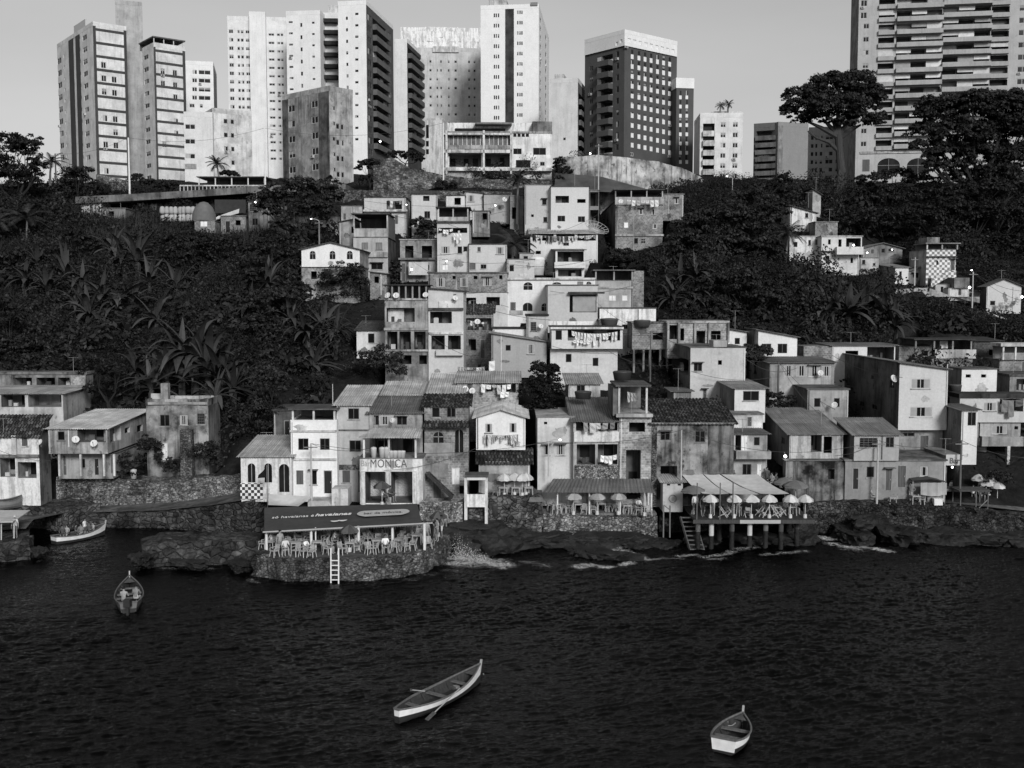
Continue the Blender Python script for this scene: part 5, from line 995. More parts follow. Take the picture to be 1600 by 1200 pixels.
def earth(cx, cy, Y, rx, ry, name, g):
    """a patch of bare ground lying on the slope"""
    c = at(cx, cy, Y); n = 26; X, Yy = np.meshgrid(np.linspace(-rx, rx, n), np.linspace(-ry, ry, n)); X2, Y2 = X + c.x, Yy + c.y
    ix = np.clip(np.searchsorted(xs, X2) - 1, 0, len(xs) - 2); iy = np.clip(np.searchsorted(ys, Y2) - 1, 0, len(ys) - 2); fx_ = (X2 - xs[ix]) / (xs[ix + 1] - xs[ix]); fy_ = (Y2 - ys[iy]) / (ys[iy + 1] - ys[iy])
    Z = (Zg[iy, ix] * (1 - fx_) + Zg[iy, ix + 1] * fx_) * (1 - fy_) + (Zg[iy + 1, ix] * (1 - fx_) + Zg[iy + 1, ix + 1] * fx_) * fy_
    edge_ = np.hypot(X / rx, Yy / ry) + .35 * (vnoise(X2 * .9, Y2 * .9, 51) - .5); V = np.stack([X2, Y2, Z + .9 - 1.2 * np.clip(edge_, 0, 1.2)], 2).reshape(-1, 3); i = np.arange(n * n).reshape(n, n); q = np.stack([i[:-1, :-1], i[:-1, 1:], i[1:, 1:], i[1:, :-1]], 2).reshape(-1, 4)
    o = link(name, quads_mesh(name, V, q, M('soil', g), True)); o['kind'] = 'structure'
earth(1362, 466, 132, 2.6, 5.5, 'bare_earth', .13); earth(1318, 468, 131, 1.3, 3.0, 'bare_earth', .12); earth(1490, 492, 130, 1.6, 5, 'bare_earth', .07); earth(1545, 500, 133, 5.5, 2.6, 'bare_earth', .07)
# ------------------------------------------------------------------ trees, palms, banana plants
tree('big dark tree with a gap in its crown at the upper left edge', 25, 345, 168, [(10, 235, 40, 28), (45, 232, 28, 20), (60, 262, 18, 20), (-10, 270, 40, 30), (30, 285, 40, 26)], .45)
tree('dark tree in front of the left slab tower, below the power pole', 115, 345, 165, [(125, 278, 24, 20), (105, 300, 32, 22), (150, 300, 22, 16), (90, 325, 28, 18)], .3)
tree('dark bushy tree at the left end of the viaduct', 55, 400, 160, [(40, 345, 42, 30), (85, 345, 36, 26), (10, 370, 36, 26), (100, 380, 26, 22)], .3)
tree('wide spreading tree with bare forked limbs beside the white arched house', 472, 395, 147, [(430, 305, 28, 20), (465, 300, 34, 24), (500, 303, 30, 20), (520, 312, 22, 14), (415, 328, 24, 18), (450, 330, 34, 18), (490, 328, 34, 16), (445, 350, 26, 10)], .34, dens=1.2, mat=LEAF2)
tree('round dark tree touching the left end of the white arched house', 425, 460, 134, [(430, 385, 40, 22), (400, 405, 34, 26), (450, 410, 32, 22), (470, 425, 16, 20), (415, 435, 40, 22)], .3)
tree('tall dark tree above the banana plants in the middle of the left slope', 420, 590, 121, [(420, 480, 40, 32), (455, 470, 30, 26), (395, 520, 36, 34), (440, 530, 36, 30)], .3)
tree('low dark tree on the left slope behind the mossy concrete house', 365, 660, 108, [(375, 600, 26, 26), (350, 630, 26, 22), (395, 630, 24, 24), (340, 670, 20, 22)], .25)
tree('dark rounded tree at the left edge, above the unfinished concrete house', 20, 600, 121, [(15, 500, 40, 40), (0, 550, 36, 34), (50, 550, 30, 28)], .3)
tree('creeper-covered tree hump below the stacked white bags', 330, 480, 143, [(300, 385, 45, 25), (350, 395, 40, 28), (270, 410, 36, 26), (320, 425, 50, 30), (375, 430, 26, 34)], .35)
tree('dense dark tree between the corrugated brick house and the dark roofed house', 848, 660, 97.5, [(846, 585, 24, 20), (838, 612, 28, 26), (858, 612, 24, 24), (845, 640, 28, 22), (865, 580, 10, 12)], .22, leaf=.2, dens=1.7, mat=LEAFD)
tree('fig bush with broad leaves in front of the white house with two windows', 1180, 575, 110, [(1172, 548, 16, 9), (1192, 552, 18, 10), (1180, 560, 20, 9)], .12, leaf=.42, mat=LEAF2)
tree('small bushy tree between the slim house and the tall terrace house', 668, 375, 147, [(655, 352, 16, 12), (672, 355, 16, 12), (664, 365, 20, 9)], .15)
tree('creeper-covered tree in the gap right of the tall terrace house', 618, 470, 134, [(617, 425, 9, 18), (618, 450, 10, 18)], .15, leaf=.25)
tree('dark bush tree beside the small house with a deep balcony', 975, 440, 137, [(970, 402, 22, 14), (985, 412, 20, 12), (958, 414, 14, 9)], .2)
tree('large dark tree mass right of the bare brick house, filling the ravine head', 1130, 460, 140, [(1085, 364, 36, 30), (1130, 346, 44, 34), (1175, 330, 44, 34), (1210, 345, 26, 30), (1075, 385, 36, 28), (1120, 385, 50, 34), (1170, 380, 46, 34), (1200, 395, 30, 30)], .5, dens=1.1)
tree('dark tree low in the ravine beside the fan palms', 1160, 530, 126, [(1130, 450, 40, 30), (1170, 455, 40, 32), (1200, 470, 34, 30), (1120, 490, 40, 26), (1165, 500, 44, 26)], .35)
tree('dark tree in the ravine below the white veranda houses', 1255, 530, 128, [(1230, 450, 32, 26), (1265, 455, 34, 26), (1240, 490, 36, 28), (1290, 490, 28, 22)], .3)
tree('dark tree under the long low house on the right slope', 1440, 535, 126, [(1405, 492, 26, 14), (1440, 500, 30, 16), (1425, 512, 36, 16)], .25)
tree('dark tree leaning out of the left edge above the banana clumps', 10, 480, 138, [(-5, 420, 34, 28), (25, 410, 30, 24), (45, 430, 24, 20)], .25)
tree('dark hanging tree beside the brick storey of the white arched house', 455, 520, 124, [(450, 440, 22, 20), (470, 462, 20, 22), (448, 480, 26, 24), (475, 500, 22, 20)], .22)
tree('dark tree above the low white bar house', 425, 660, 101, [(400, 590, 26, 20), (430, 600, 24, 20), (412, 625, 24, 18)], .2, leaf=.26)
tree('dark leafy tree on the slope between banana clumps', 290, 560, 120, [(285, 500, 30, 22), (310, 515, 28, 22), (275, 530, 26, 20)], .22)
tree('tall dark tree at the left end of the grassy slope', 120, 430, 147, [(110, 375, 26, 22), (135, 385, 24, 20), (100, 400, 26, 20)], .22)
tree('dark leafy tree left of the tall banana plants', 170, 650, 107, [(150, 580, 34, 24), (185, 590, 28, 24), (165, 615, 34, 22)], .22, leaf=.26)
tree('pale-stemmed small tree on the slope above the white terrace house', 503, 625, 106, [(502, 588, 11, 8), (498, 594, 9, 6)], .1, leaf=.22, mat=LEAF2)
# the umbrella tree with its grooved pale trunk
UM = tree('giant umbrella-crowned tree with a grooved pale trunk standing against the sky', 1312, 322, 172, [(1300, 140, 40, 24, 0), (1340, 133, 34, 22, 1), (1258, 160, 38, 24, 0), (1235, 178, 18, 16, 0), (1300, 172, 52, 26, -1), (1345, 160, 36, 28, 0), (1365, 150, 18, 22, 1), (1340, 190, 34, 16, -1), (1372, 190, 12, 12, 0), (1270, 188, 30, 12, 0), (1378, 182, 8, 8, 0)], .1, leaf=.4, dens=1.35)
for c in list(UM.children):
    if c.name.startswith('trunk'): bpy.data.objects.remove(c)
mb = MB(M('wood', .05)); B = UM.location
def ump(px, py, dy=0): return at(px, py, 172 + dy) - B
mb.tube([ump(1311, 330), ump(1312, 305), ump(1315, 270), ump(1312, 240), ump(1310, 210)], [1.3, 1.0, .72, .58, .6], 12)
for e in ((1285, 185), (1262, 190), (1330, 180), (1345, 195), (1308, 160), (1300, 185)): mb.tube([ump(1311, 215), ump((1311 + e[0]) / 2, (205 + e[1]) / 2 + 4), ump(*e)], [.55, .35, .16], 7)
mb.tube([ump(1314, 240), ump(1295, 222), ump(1275, 215), ump(1262, 205)], [.4, .3, .22, .1], 7)
for k, x in ((-1, 1300), (1, 1324), (.5, 1318), (-.5, 1306)): mb.tube([ump(x, 330, -1.0), ump(1312 + k * 4, 300, -.6), ump(1314 + k * 2, 265, -.5)], [.5, .35, .15], 7)
mb.build('trunk', UM)
tree('large dark tree with drooping foliage at the right edge, against the right tower', 1535, 330, 162, [(1470, 178, 44, 28), (1520, 172, 44, 28), (1570, 172, 44, 30), (1452, 208, 36, 20), (1436, 230, 16, 10), (1500, 215, 50, 30), (1555, 215, 50, 32), (1600, 200, 44, 44), (1480, 245, 40, 22), (1530, 252, 44, 24), (1590, 255, 44, 34), (1460, 262, 24, 12), (1555, 280, 44, 22), (1500, 278, 34, 16)], .6, leaf=.4, dens=1.35)
tree('dark low tree in front of the arched base of the right tower', 1385, 350, 165, [(1360, 285, 30, 16), (1400, 280, 34, 16), (1440, 285, 30, 18), (1380, 310, 44, 20), (1430, 315, 44, 20)], .4)
tree('dark tree at the foot of the umbrella-crowned tree', 1265, 350, 165, [(1250, 305, 26, 16), (1280, 315, 26, 18), (1240, 330, 26, 16), (1290, 335, 30, 16)], .3)
tree('deep dark tree behind the tiled tower house', 1500, 430, 152, [(1440, 345, 44, 24), (1490, 335, 44, 26), (1540, 340, 46, 28), (1590, 345, 46, 30), (1530, 385, 44, 26), (1580, 395, 44, 28), (1420, 370, 34, 20)], .5, dens=1.0, mat=LEAFD)
tree('dark thicket tree left of the tiled tower house', 1385, 400, 154, [(1340, 345, 34, 20), (1375, 350, 34, 22), (1400, 375, 30, 16), (1420, 395, 22, 14)], .3, mat=LEAFD)
tree('dark tree beyond the curved wall, left of the stacked balcony tower', 1165, 330, 165, [(1170, 300, 20, 12), (1200, 298, 24, 12), (1225, 285, 14, 14), (1160, 315, 24, 10)], .25)
tree('dark hanging tree above the curved cliff wall, right of the clubhouse', 878, 300, 170, [(874, 258, 10, 14), (882, 272, 16, 12), (873, 285, 10, 10)], .12, leaf=.3)
tree('low tree on top of the cliff wall between the mottled block and the clubhouse', 632, 262, 178, [(618, 243, 18, 7), (642, 244, 18, 8), (655, 249, 10, 6)], .15)
tree('vine-hung tree at the left end of the cliff stone wall', 578, 295, 172, [(570, 262, 14, 14), (585, 258, 12, 10), (572, 282, 12, 12)], .15)
tree('small tree at the foot of the pole under the clubhouse', 700, 308, 168, [(690, 291, 12, 10), (706, 292, 12, 9)], .12)
tree('leafy tree in front of the second wing of the left tower', 225, 312, 172, [(215, 280, 12, 8), (232, 288, 14, 10), (255, 290, 18, 9), (275, 292, 14, 8)], .15)
tree('leafy tree beside the small palm on the parking deck', 358, 290, 175, [(352, 272, 12, 6), (364, 273, 10, 6)], .1)
bush('creeper curtain hanging over the brick storey of the white arched house', 535, 490, 129.6, (3.2, 3.6), leaf=.24)
bush('creeper clump climbing the corner of the brick storey', 555, 455, 130, (1.6, 2.0), leaf=.24)
bush('dark bush against the broken parapet house, at its right foot', 318, 742, 97.5, (1.8, 1.9), leaf=.22)
bush('creeper climbing the left corner of the broken parapet house', 234, 735, 98.2, (1.2, 2.0), leaf=.2)
bush('scrub at the foot of the broken parapet house', 270, 742, 98, (1.5, .9), leaf=.2)
bush('dark bush below the curtained wall of the tall narrow house', 590, 600, 109, (3, 2.2))
bush('bush on the quay wall beside the white roofed house', 205, 752, 97, (1.4, 1.5), leaf=.2)
bush('low dark bush behind the low white bar house', 410, 690, 98, (2.2, 2.4))
bush('bush by the leaning pole below the single lamp house', 1215, 650, 103, (1.6, 1.5))
bush('scrub beside the steps of the open-fronted bar', 1560, 765, 93, (1.3, 1.0), leaf=.2)
# palms
palm(42, 395, 152, 4.6, 1.35, 'coconut palm with pale drooping fronds on the far left slope', .05); palm(78, 285, 172, 3.2, .9, 'palm with arching fronds beside the power pole at the upper left'); palm(343, 292, 174, 3.6, .75, 'small fan palm in front of the low white building')
palm(808, 345, 151, 5.6, .85, 'palm with hanging fronds beside the plain three storey house', .04); palm(800, 420, 139, 3.0, 1.2, 'bushy palm below the plain three storey house'); palm(1225, 445, 141, 6.5, .95, 'palm leaning over the row of white rooms'); palm(1070, 480, 131, 2.6, 1.1, 'palm deep in the ravine shade')
palm(1125, 178, 213, 1.6, .5, 'left roof palm on the white apartment block'); palm(1137, 178, 213, 1.8, .5, 'right roof palm on the white apartment block'); palm(-5, 385, 150, 3.5, 1.2, 'palm at the very left edge of the slope')
L0 = 'banana plant with broad torn leaves on the dark left slope'
for i, (px, py, Y, s) in enumerate([(40, 470, 134, 1.3), (75, 480, 133, 1.2), (105, 465, 135, 1.4), (130, 480, 132, 1.3), (175, 425, 141, 1.5), (195, 430, 140, 1.5), (215, 435, 139, 1.5), (235, 470, 134, 1.2), (275, 475, 134, 1.4), (160, 500, 130, 1.5), (140, 530, 127, 1.4), (180, 520, 128, 1.6), (205, 510, 129, 1.4), (245, 540, 126, 1.3), (120, 510, 129, 1.2), (60, 440, 138, 1.1), (390, 520, 124, 1.3), (420, 470, 129, 1.2)]):
    banana(px, py, Y, s, L0)
L1 = 'tall banana plant behind the mossy concrete house'
for px, py, Y, s in [(262, 625, 108, 1.5), (285, 615, 109, 1.7), (305, 610, 109.5, 1.8), (325, 620, 108.5, 1.7), (345, 625, 108, 1.6), (365, 640, 106, 1.3), (335, 665, 104, 1.2), (238, 640, 107, 1.2), (215, 620, 110, 1.2)]: banana(px, py, Y, s, L1, 'banana plants behind the concrete house')
L2 = 'banana plant beside the small white house with a corrugated roof'
for px, py, Y, s in [(480, 560, 116, 1.4), (505, 545, 118, 1.4), (525, 560, 116, 1.2), (455, 530, 120, 1.2), (490, 600, 111, 1.2)]: banana(px, py, Y, s, L2, 'banana plants left of the small white house')
L3 = 'broad-leaved fan plant deep in the ravine right of the houses'
for px, py, Y, s in [(1062, 475, 131, 1.4), (1090, 470, 131, 1.5), (1078, 500, 128, 1.5), (1050, 500, 127, 1.2), (1105, 500, 128, 1.2)]: banana(px, py, Y, s, L3, 'fan plants in the ravine')
L4 = 'banana plant on the slope above the white porch house'
for px, py, Y, s in [(1300, 525, 123, 1.4), (1325, 530, 122, 1.5), (1350, 520, 124, 1.5), (1380, 530, 122, 1.4), (1398, 540, 121, 1.2), (1280, 530, 122, 1.2)]: banana(px, py, Y, s, L4, 'banana plants above the porch house')
tree('dark tree in front of the roots of the drooping tree at the right', 1535, 345, 158, [(1510, 300, 36, 18), (1550, 298, 38, 18), (1590, 300, 36, 20), (1470, 310, 34, 18), (1530, 322, 44, 18)], .3)
# ------------------------------------------------------------------ quays, rocks, decks
ST = M('stone', .17, 2.4); STD = M('stone', .07, 2.0); STL = M('stone', .26, 2.8)
def stone_wall(label, pts, zb, mat, thick=1.0, step=.32, rough=.14, name='stone_wall', cat='wall', cap=True, group=None):
    """pts: (px, py, Y) along the top edge of the visible face, left to right; the face falls to zb with rough courses"""
    P = [at(*p) for p in pts]; mb = MB(mat); rows = []; r = random.Random(int(P[0].x * 10))
    path = []
    for a, b in zip(P, P[1:]):
        n = max(1, int((b - a).length / step))
        for i in range(n): path.append(a.lerp(b, i / n))
    path.append(P[-1]); nz = max(2, int((P[0].z - zb) / step)); vs, fs = [], []
    for i, p in enumerate(path):
        t = path[min(i + 1, len(path) - 1)] - path[max(i - 1, 0)]; nn = Vector((t.y, -t.x, 0)).normalized(); top = p.z + r.uniform(-.06, .07)
        for j in range(nz + 1):
            f = j / nz; z = zb + (top - zb) * f; o = nn * (r.uniform(-rough, rough) + (1 - f) * .18) ; vs.append((p.x + o.x, p.y + o.y, z + (r.uniform(-.05, .05) if 0 < j < nz else 0)))
        vs.append((p.x - nn.x * thick, p.y - nn.y * thick, top + r.uniform(-.04, .04))); vs.append((p.x - nn.x * thick, p.y - nn.y * thick, zb))
    k = nz + 3
    for i in range(len(path) - 1):
        for j in range(k - 1): fs.append((i * k + j, (i + 1) * k + j, (i + 1) * k + j + 1, i * k + j + 1))
    fs.append(tuple(range(k))); e = (len(path) - 1) * k; fs.append(tuple(e + j for j in range(k - 1, -1, -1)))
    mb.add(vs, fs); return tag(mb.build(name, None), label, cat, group)
# left cove
stone_wall('long high stone retaining wall under the white roofed house', [(88, 746, 96.5), (160, 748, 96.5), (250, 752, 96.5), (330, 746, 96.5), (378, 742, 96)], .8, M('stone', .3, 2.6), 2.5)
stone_wall('low stone quay wall below the path in the left cove', [(58, 806, 93), (150, 803, 93), (250, 800, 92.5), (330, 792, 91), (392, 782, 89)], -1.5, M('stone', .075, 1.2), 3.6, .35, .1)
stone_wall('rough stone breakwater in front of the left cove', [(222, 857, 78.6), (260, 846, 79.2), (330, 846, 79.5), (405, 846, 80)], -1.5, M('stone', .075, 1.0), 3.4, .3, .08, 'breakwater')
stone_wall('stone jetty end at the lower left corner', [(-60, 850, 80.5), (0, 849, 80.3), (46, 846, 81), (52, 836, 84)], -1.5, M('stone', .075, 1.1), 5, .3, .08, 'jetty')
stone_wall('stained concrete slipway block left of the cove', [(-40, 790, 92.5), (60, 792, 92.5), (94, 800, 91)], -1.5, M('stone', .12, 1.4), 4, .4, .12)
mb = MB(CO(.16)); mb.add([at(52, 812, 86), at(98, 802, 90.8), at(98, 796, 96), at(-40, 792, 96), at(-40, 830, 84), at(40, 826, 84)], [(0, 1, 2, 3, 4, 5)]); o = mb.build('pavement'); o['kind'] = 'structure'
qw = [at(58, 806, 93), at(150, 803, 93), at(250, 800, 92.5), at(330, 792, 91), at(392, 782, 89)]; mb = MB(CO(.17)); [mb.quad(a + Vector((0, .3, .09)), b + Vector((0, .3, .09)), Vector((b.x, 97, b.z + .12)), Vector((a.x, 97, a.z + .12))) for a, b in zip(qw, qw[1:])]; o = mb.build('path'); o['kind'] = 'structure'
mb = MB(M('stone', .16, 3)); a = [at(285, 727, 97.4), at(303, 727, 97.4)]; mb.box(a[0].x, a[1].x, 96.8, 97.6, at(290, 728, 97).z - 2, at(290, 672, 97).z); tag(mb.build('brick_pillar'), 'old crumbling brick pillar in front of the mossy concrete house', 'pillar')
# terrace of the awning bar
TZ = zat(480, 872, 0).z + 1.45; edge = [zat(x, y, 1.45) for x, y in ((402, 868), (440, 875), (500, 876), (560, 875), (620, 870), (665, 861), (692, 848), (704, 832), (704, 815))]
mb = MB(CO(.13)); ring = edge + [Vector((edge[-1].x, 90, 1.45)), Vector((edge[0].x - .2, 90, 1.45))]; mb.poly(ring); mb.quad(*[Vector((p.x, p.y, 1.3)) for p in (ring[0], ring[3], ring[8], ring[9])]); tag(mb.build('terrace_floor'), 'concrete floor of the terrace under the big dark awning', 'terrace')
def zpx(p): # pixel of a world point
    d = p - CAM; f_ = d.dot(Vector((0, _c, -_s))); return 800 + F * d.x / f_, 600 - F * d.dot(Vector((0, _s, _c))) / f_
stone_wall('curved stone sea wall carrying the terrace of the awning bar', [zpx(p + Vector((0, 0, .04))) + (p.y,) for p in edge], -1.2, M('stone', .17, 2.6), .5, .3, .13, 'sea_wall')
stone_wall('left flank wall of the awning bar terrace', [zpx(Vector((edge[0].x - .3, y, 1.5))) + (y,) for y in (88, 84, 80, edge[0].y)], -1.2, STD, .6, .35, .15, 'sea_wall')
stone_wall('pale rubble wall at the right end of the big dark awning', [(655, 786, 86.5), (690, 786, 86), (712, 787, 85)], .5, M('stone', .42, 3), .8, .3, .15)
stone_wall('stone wall of the white parasols terrace', [(706, 797, 86.6), (745, 778, 87), (800, 775, 87.3), (848, 776, 87.8)], -1, M('stone', .13, 1.6), 2.0, .35, .18)
stone_wall('boulder buttress left of the tin roofed terrace', [(822, 803, 87.5), (846, 803, 87.5)], -1, M('stone', .2, 1.6), 2, .35, .2)
stone_wall('stone sea wall of the tin roofed terrace with dark round stones', [(849, 803, 88.4), (920, 807, 88.2), (1000, 809, 88.2), (1027, 806, 88.6)], -1, M('stone', .3, 2.4), 1.0, .3, .12, 'sea_wall')
stone_wall('dark rubble bank behind the deck on stilts', [(1030, 800, 91), (1150, 808, 91), (1260, 800, 91), (1300, 790, 91)], -1, STD, 2, .45, .35)
stone_wall('dark sea wall under the street at the right', [(1255, 786, 91), (1330, 783, 90.5), (1400, 783, 90.3), (1470, 786, 90), (1560, 800, 89.5), (1680, 806, 89.5)], -1.5, STD, 2.5, .42, .3, 'sea_wall')
mb = MB(CO(.2)); mb.poly([at(1300, 786, 90.8), at(1478, 786, 90.4), at(1680, 808, 89.8), at(1680, 792, 96), at(1300, 772, 96)]); o = mb.build('street'); o['kind'] = 'structure'; o.location.z += .05
mb = MB(CO(.26)); f1, f2 = at(849, 803, 88.5), at(1027, 807, 88.5); z_ = f1.z - .02; mb.box(f1.x - .3, f2.x, 88.9, 95, z_ - .2, z_); tag(mb.build('terrace_floor'), 'pale floor of the tin roofed terrace', 'terrace'); CZ = z_
mb = MB(CO(.2)); f1 = at(745, 777, 87.4); mb.box(f1.x, at(848, 777, 88).x, 87.5, 92, f1.z - .4, f1.z - .02); tag(mb.build('terrace_floor'), 'small terrace floor under the white parasols', 'terrace'); PZ = f1.z - .02
# rocks
def rock(px, py, Y, r, label, g=.045, seed=0, flat=.55):
    import bmesh
    bm = bmesh.new(); bmesh.ops.create_icosphere(bm, subdivisions=4, radius=1); sd = Vector((seed * 3.1, seed * 1.7, seed * 2.3)); from mathutils import noise as mn
    for v in bm.verts:
        n = v.co.copy(); q = 1 + .42 * mn.noise(n * 1.1 + sd) + .28 * mn.noise(n * 2.6 + sd) - .22 * abs(mn.noise(n * 4.2 + sd)) + .14 * mn.noise(n * 9 + sd); c = max(-.6, min(.5, n.z)) * .9 if n.z > .5 else n.z
        v.co = Vector((n.x * q * r[0], n.y * q * r[1], (c * q) * r[2]))
    me = bpy.data.meshes.new('rock'); bm.to_mesh(me); bm.free(); me.materials.append(M('rock', g)); o = link('rock', me, None, at(px, py, Y), rng.uniform(0, 6)); return tag(o, label, 'rock', 'dark rocks along the shore')
for i, q in enumerate([(738, 838, 85.3, (3.6, 2.2, 2.2), 'sloping dark rock slab beside the curved terrace wall'), (782, 848, 85.3, (3.2, 2.0, 1.9), 'jagged dark rock left of the boulder buttress'), (822, 850, 85.9, (3.2, 1.8, 1.4), 'dark rock ledge under the boulder buttress'),
    (880, 848, 86.4, (3.8, 1.7, 1.2), 'long low rock under the sea wall of the tin roofed terrace'), (948, 848, 86.4, (3.2, 1.6, 1.3), 'humped rock washed by foam under the sea wall'), (1000, 852, 86.2, (2.4, 1.4, .9), 'rounded rock at the right end of the tin roofed terrace'), (938, 874, 82.8, (3.4, 1.8, 1.5), 'big dark offshore rock with surf round it'),
    (868, 884, 81.6, (1.9, .8, .45), 'flat rock just breaking the surface'), (915, 868, 83.2, (1.1, .8, .9), 'small pointed rock next to the big offshore rock'), (1035, 858, 86, (2.2, 1.4, 1.1), 'dark rock at the foot of the wooden stair'), (1100, 850, 88, (3, 1.6, 1.2), 'dark rock under the left part of the deck'), (1180, 845, 88, (3.4, 1.6, 1.3), 'dark rock under the right part of the deck'),
    (1250, 845, 87.5, (2.4, 1.5, 1.3), 'dark rock right of the deck on stilts'), (1268, 860, 85.2, (1.7, .9, .5), 'low wet rock in the surf right of the deck'), (1330, 838, 88.5, (3.2, 1.6, 1.4), 'rough dark rock bank under the street'), (1400, 838, 88.3, (3.4, 1.7, 1.5), 'broad dark rock under the street corner'), (1470, 842, 87.8, (3.2, 1.7, 1.4), 'dark layered rock below the wooden frame'),
    (1535, 845, 87.4, (3.0, 1.6, 1.2), 'smooth dark rock near the right edge'), (1595, 846, 87.2, (2.6, 1.5, 1.1), 'dark rock at the right edge of the shore'), (60, 860, 81.5, (.9, .7, .5), 'small rock off the jetty end'), (225, 872, 78.5, (1.3, .9, .7), 'boulder at the left tip of the breakwater'), (300, 880, 78, (1.6, .7, .5), 'boulder at the foot of the breakwater'), (375, 882, 78, (1.7, .8, .5), 'boulder between breakwater and terrace'), (770, 830, 87, (1.6, 1, 1), 'block of rock under the white parasols terrace'), (1360, 815, 89.5, (2.2, 1, 1), 'mossy rock face in the wall under the street'), (1240, 822, 89.5, (2.2, 1, 1.2), 'dark rock in the bank at the right end of the deck')]):
    rock(*q[:3], q[3], q[4], .04 if i != 13 else .05, i)
# surf: foam flecks lying on the water and drops thrown up against the rocks
FL = [([(708, 872), (740, 876), (785, 884)], 1.6, 1.2), ([(715, 880), (750, 880), (770, 878)], 2.2, 1.0), ([(820, 878), (850, 884)], 1.2, 0.7), ([(905, 886), (925, 884), (950, 887)], 1.0, 1.1), ([(945, 857), (958, 862), (985, 866), (1000, 871)], 0.9, 1.3), ([(962, 856), (980, 863)], 0.8, 1.0), ([(1010, 874), (1040, 872), (1060, 872)], 0.9, 0.9), ([(985, 880), (975, 884)], 0.8, 1.0), ([(1100, 870), (1130, 866), (1160, 858), (1180, 856)], 0.9, 0.8), ([(1110, 874), (1128, 872)], 0.7, 0.8), ([(1060, 868), (1085, 866)], 0.7, 0.8), ([(1195, 866), (1240, 864), (1255, 862)], 0.9, 0.8), ([(1278, 838), (1295, 842), (1310, 842)], 1.0, 1.2), ([(1300, 850), (1330, 858)], 0.9, 1.1), ([(1340, 856), (1362, 858), (1388, 862)], 0.8, 1.2), ([(1320, 860), (1345, 862)], 0.9, 0.8), ([(1440, 846), (1480, 849)], 0.9, 0.7), ([(1540, 850), (1580, 852)], 0.9, 0.7), ([(640, 905), (700, 892), (740, 880)], 1.6, 0.55), ([(220, 885), (260, 887), (330, 888)], 1.2, 0.6), ([(392, 905), (400, 912)], 0.8, 0.6), ([(50, 885), (85, 862)], 1.2, 0.4)]
fx, fy = np.arange(-46, 51, .14), np.arange(74, 93, .12); FX, FY = np.meshgrid(fx, fy); FM = np.zeros(FX.shape)
for ln, wd_, st_ in FL:
    wd_, st_ = wd_ * .72, st_ * 1.0
    w = [water(*q) for q in ln]
    for a, b in zip(w, w[1:]):
        ab = b - a; t = np.clip(((FX - a.x) * ab.x + (FY - a.y) * ab.y) / max(1e-6, ab.x ** 2 + ab.y ** 2), 0, 1); dd = np.hypot((FX - a.x - t * ab.x) * .8, FY - a.y - t * ab.y); FM = np.maximum(FM, st_ * np.exp(-(dd / wd_) ** 2))
fme = grid_mesh('foam', fx, fy, wave_height(FX, FY) * 1.0 + .05, M('lace', .72)); at_ = fme.attributes.new('foam', 'FLOAT', 'POINT'); at_.data.foreach_set('value', FM.ravel().astype(np.float32))
fme2 = fme; import bmesh as _bm; bm_ = _bm.new(); bm_.from_mesh(fme); ly = bm_.verts.layers.float['foam']; _bm.ops.delete(bm_, geom=[v for v in bm_.verts if v[ly] < .04], context='VERTS'); bm_.to_mesh(fme); bm_.free()
tag(link('foam', fme), 'lacy white surf spreading along the rocks and walls', 'foam', kind='stuff')
P = []
for _ in range(2600):
    t = rng.random(); b = water(712 + 50 * t ** 1.3, 872 + 6 * t); h = abs(rng.gauss(0, .55)) * (1.35 - t * 1.1); P.append((b.x + rng.gauss(0, .2), b.y + rng.gauss(0, .5), .05 + h))
P = np.array(P); o = leaf_obj('splash', leafset(P, nrg.normal(0, 1, (len(P), 3)), nrg.uniform(.02, .06, len(P)), 1.0), M('foam', .7)); tag(o, 'spray of a wave bursting against the curved terrace wall', 'splash', kind='stuff')
# ------------------------------------------------------------------ the big awning and its lettering
A = [at(413, 830, 77.4), at(660, 818, 78.2), at(652, 787, 84.2), at(413, 793, 83.6)]
aw = thing('awning', 'big dark awning with pale lettering over the sea terrace', 'awning', A[0]); AL = [p - A[0] for p in A]
mb = MB(M('cloth', .075)); n_ = 24; vs = []; fs = []
for i in range(n_ + 1):
    for j in range(9):
        p = AL[0].lerp(AL[1], i / n_).lerp(AL[3].lerp(AL[2], i / n_), j / 8); sag = -.05 * math.sin(math.pi * j / 8) * (1 + .6 * math.sin(i * 1.3)); vs += [p + Vector((0, 0, sag)), p + Vector((0, 0, sag - .03))]
for i in range(n_):
    for j in range(8):
        a = (i * 9 + j) * 2; b = a + 18; fs += [(a, b, b + 2, a + 2), (a + 1, a + 3, b + 3, b + 1)]
mb.add(vs, fs); mb.build('canvas', aw, True)
mb = MB(M('paint', .4)); mb.bar(AL[0] + Vector((-.1, -.05, -.05)), at(676, 817, 78.2) - A[0], .09); mb.build('front_beam', aw)
mb = MB(M('cloth', .12))
vs = []
for i in range(121): p = AL[0].lerp(AL[1], i / 120) + Vector((0, -.02, -.03)); vs += [p, p - Vector((0, 0, .08 + .07 * (i % 2)))]
mb.add(vs, [(i * 2, i * 2 + 1, i * 2 + 3, i * 2 + 2) for i in range(120)]); mb.build('fringe', aw)
for i, (x, y0, y1) in enumerate(((416, 829, 871), (486, 826, 863), (493, 824, 855), (560, 822, 863), (613, 820, 846), (663, 818, 862))):
    p = at(x, y0, 77.6 + (.9 if i in (4,) else .3) ); mb = MB(M('paint', .72)); mb.tube([(p.x - A[0].x, p.y - A[0].y, 1.45 - A[0].z), (p.x - A[0].x, p.y - A[0].y, p.z - A[0].z)], .1 if i != 2 else .05, 8); mb.build('post', aw)
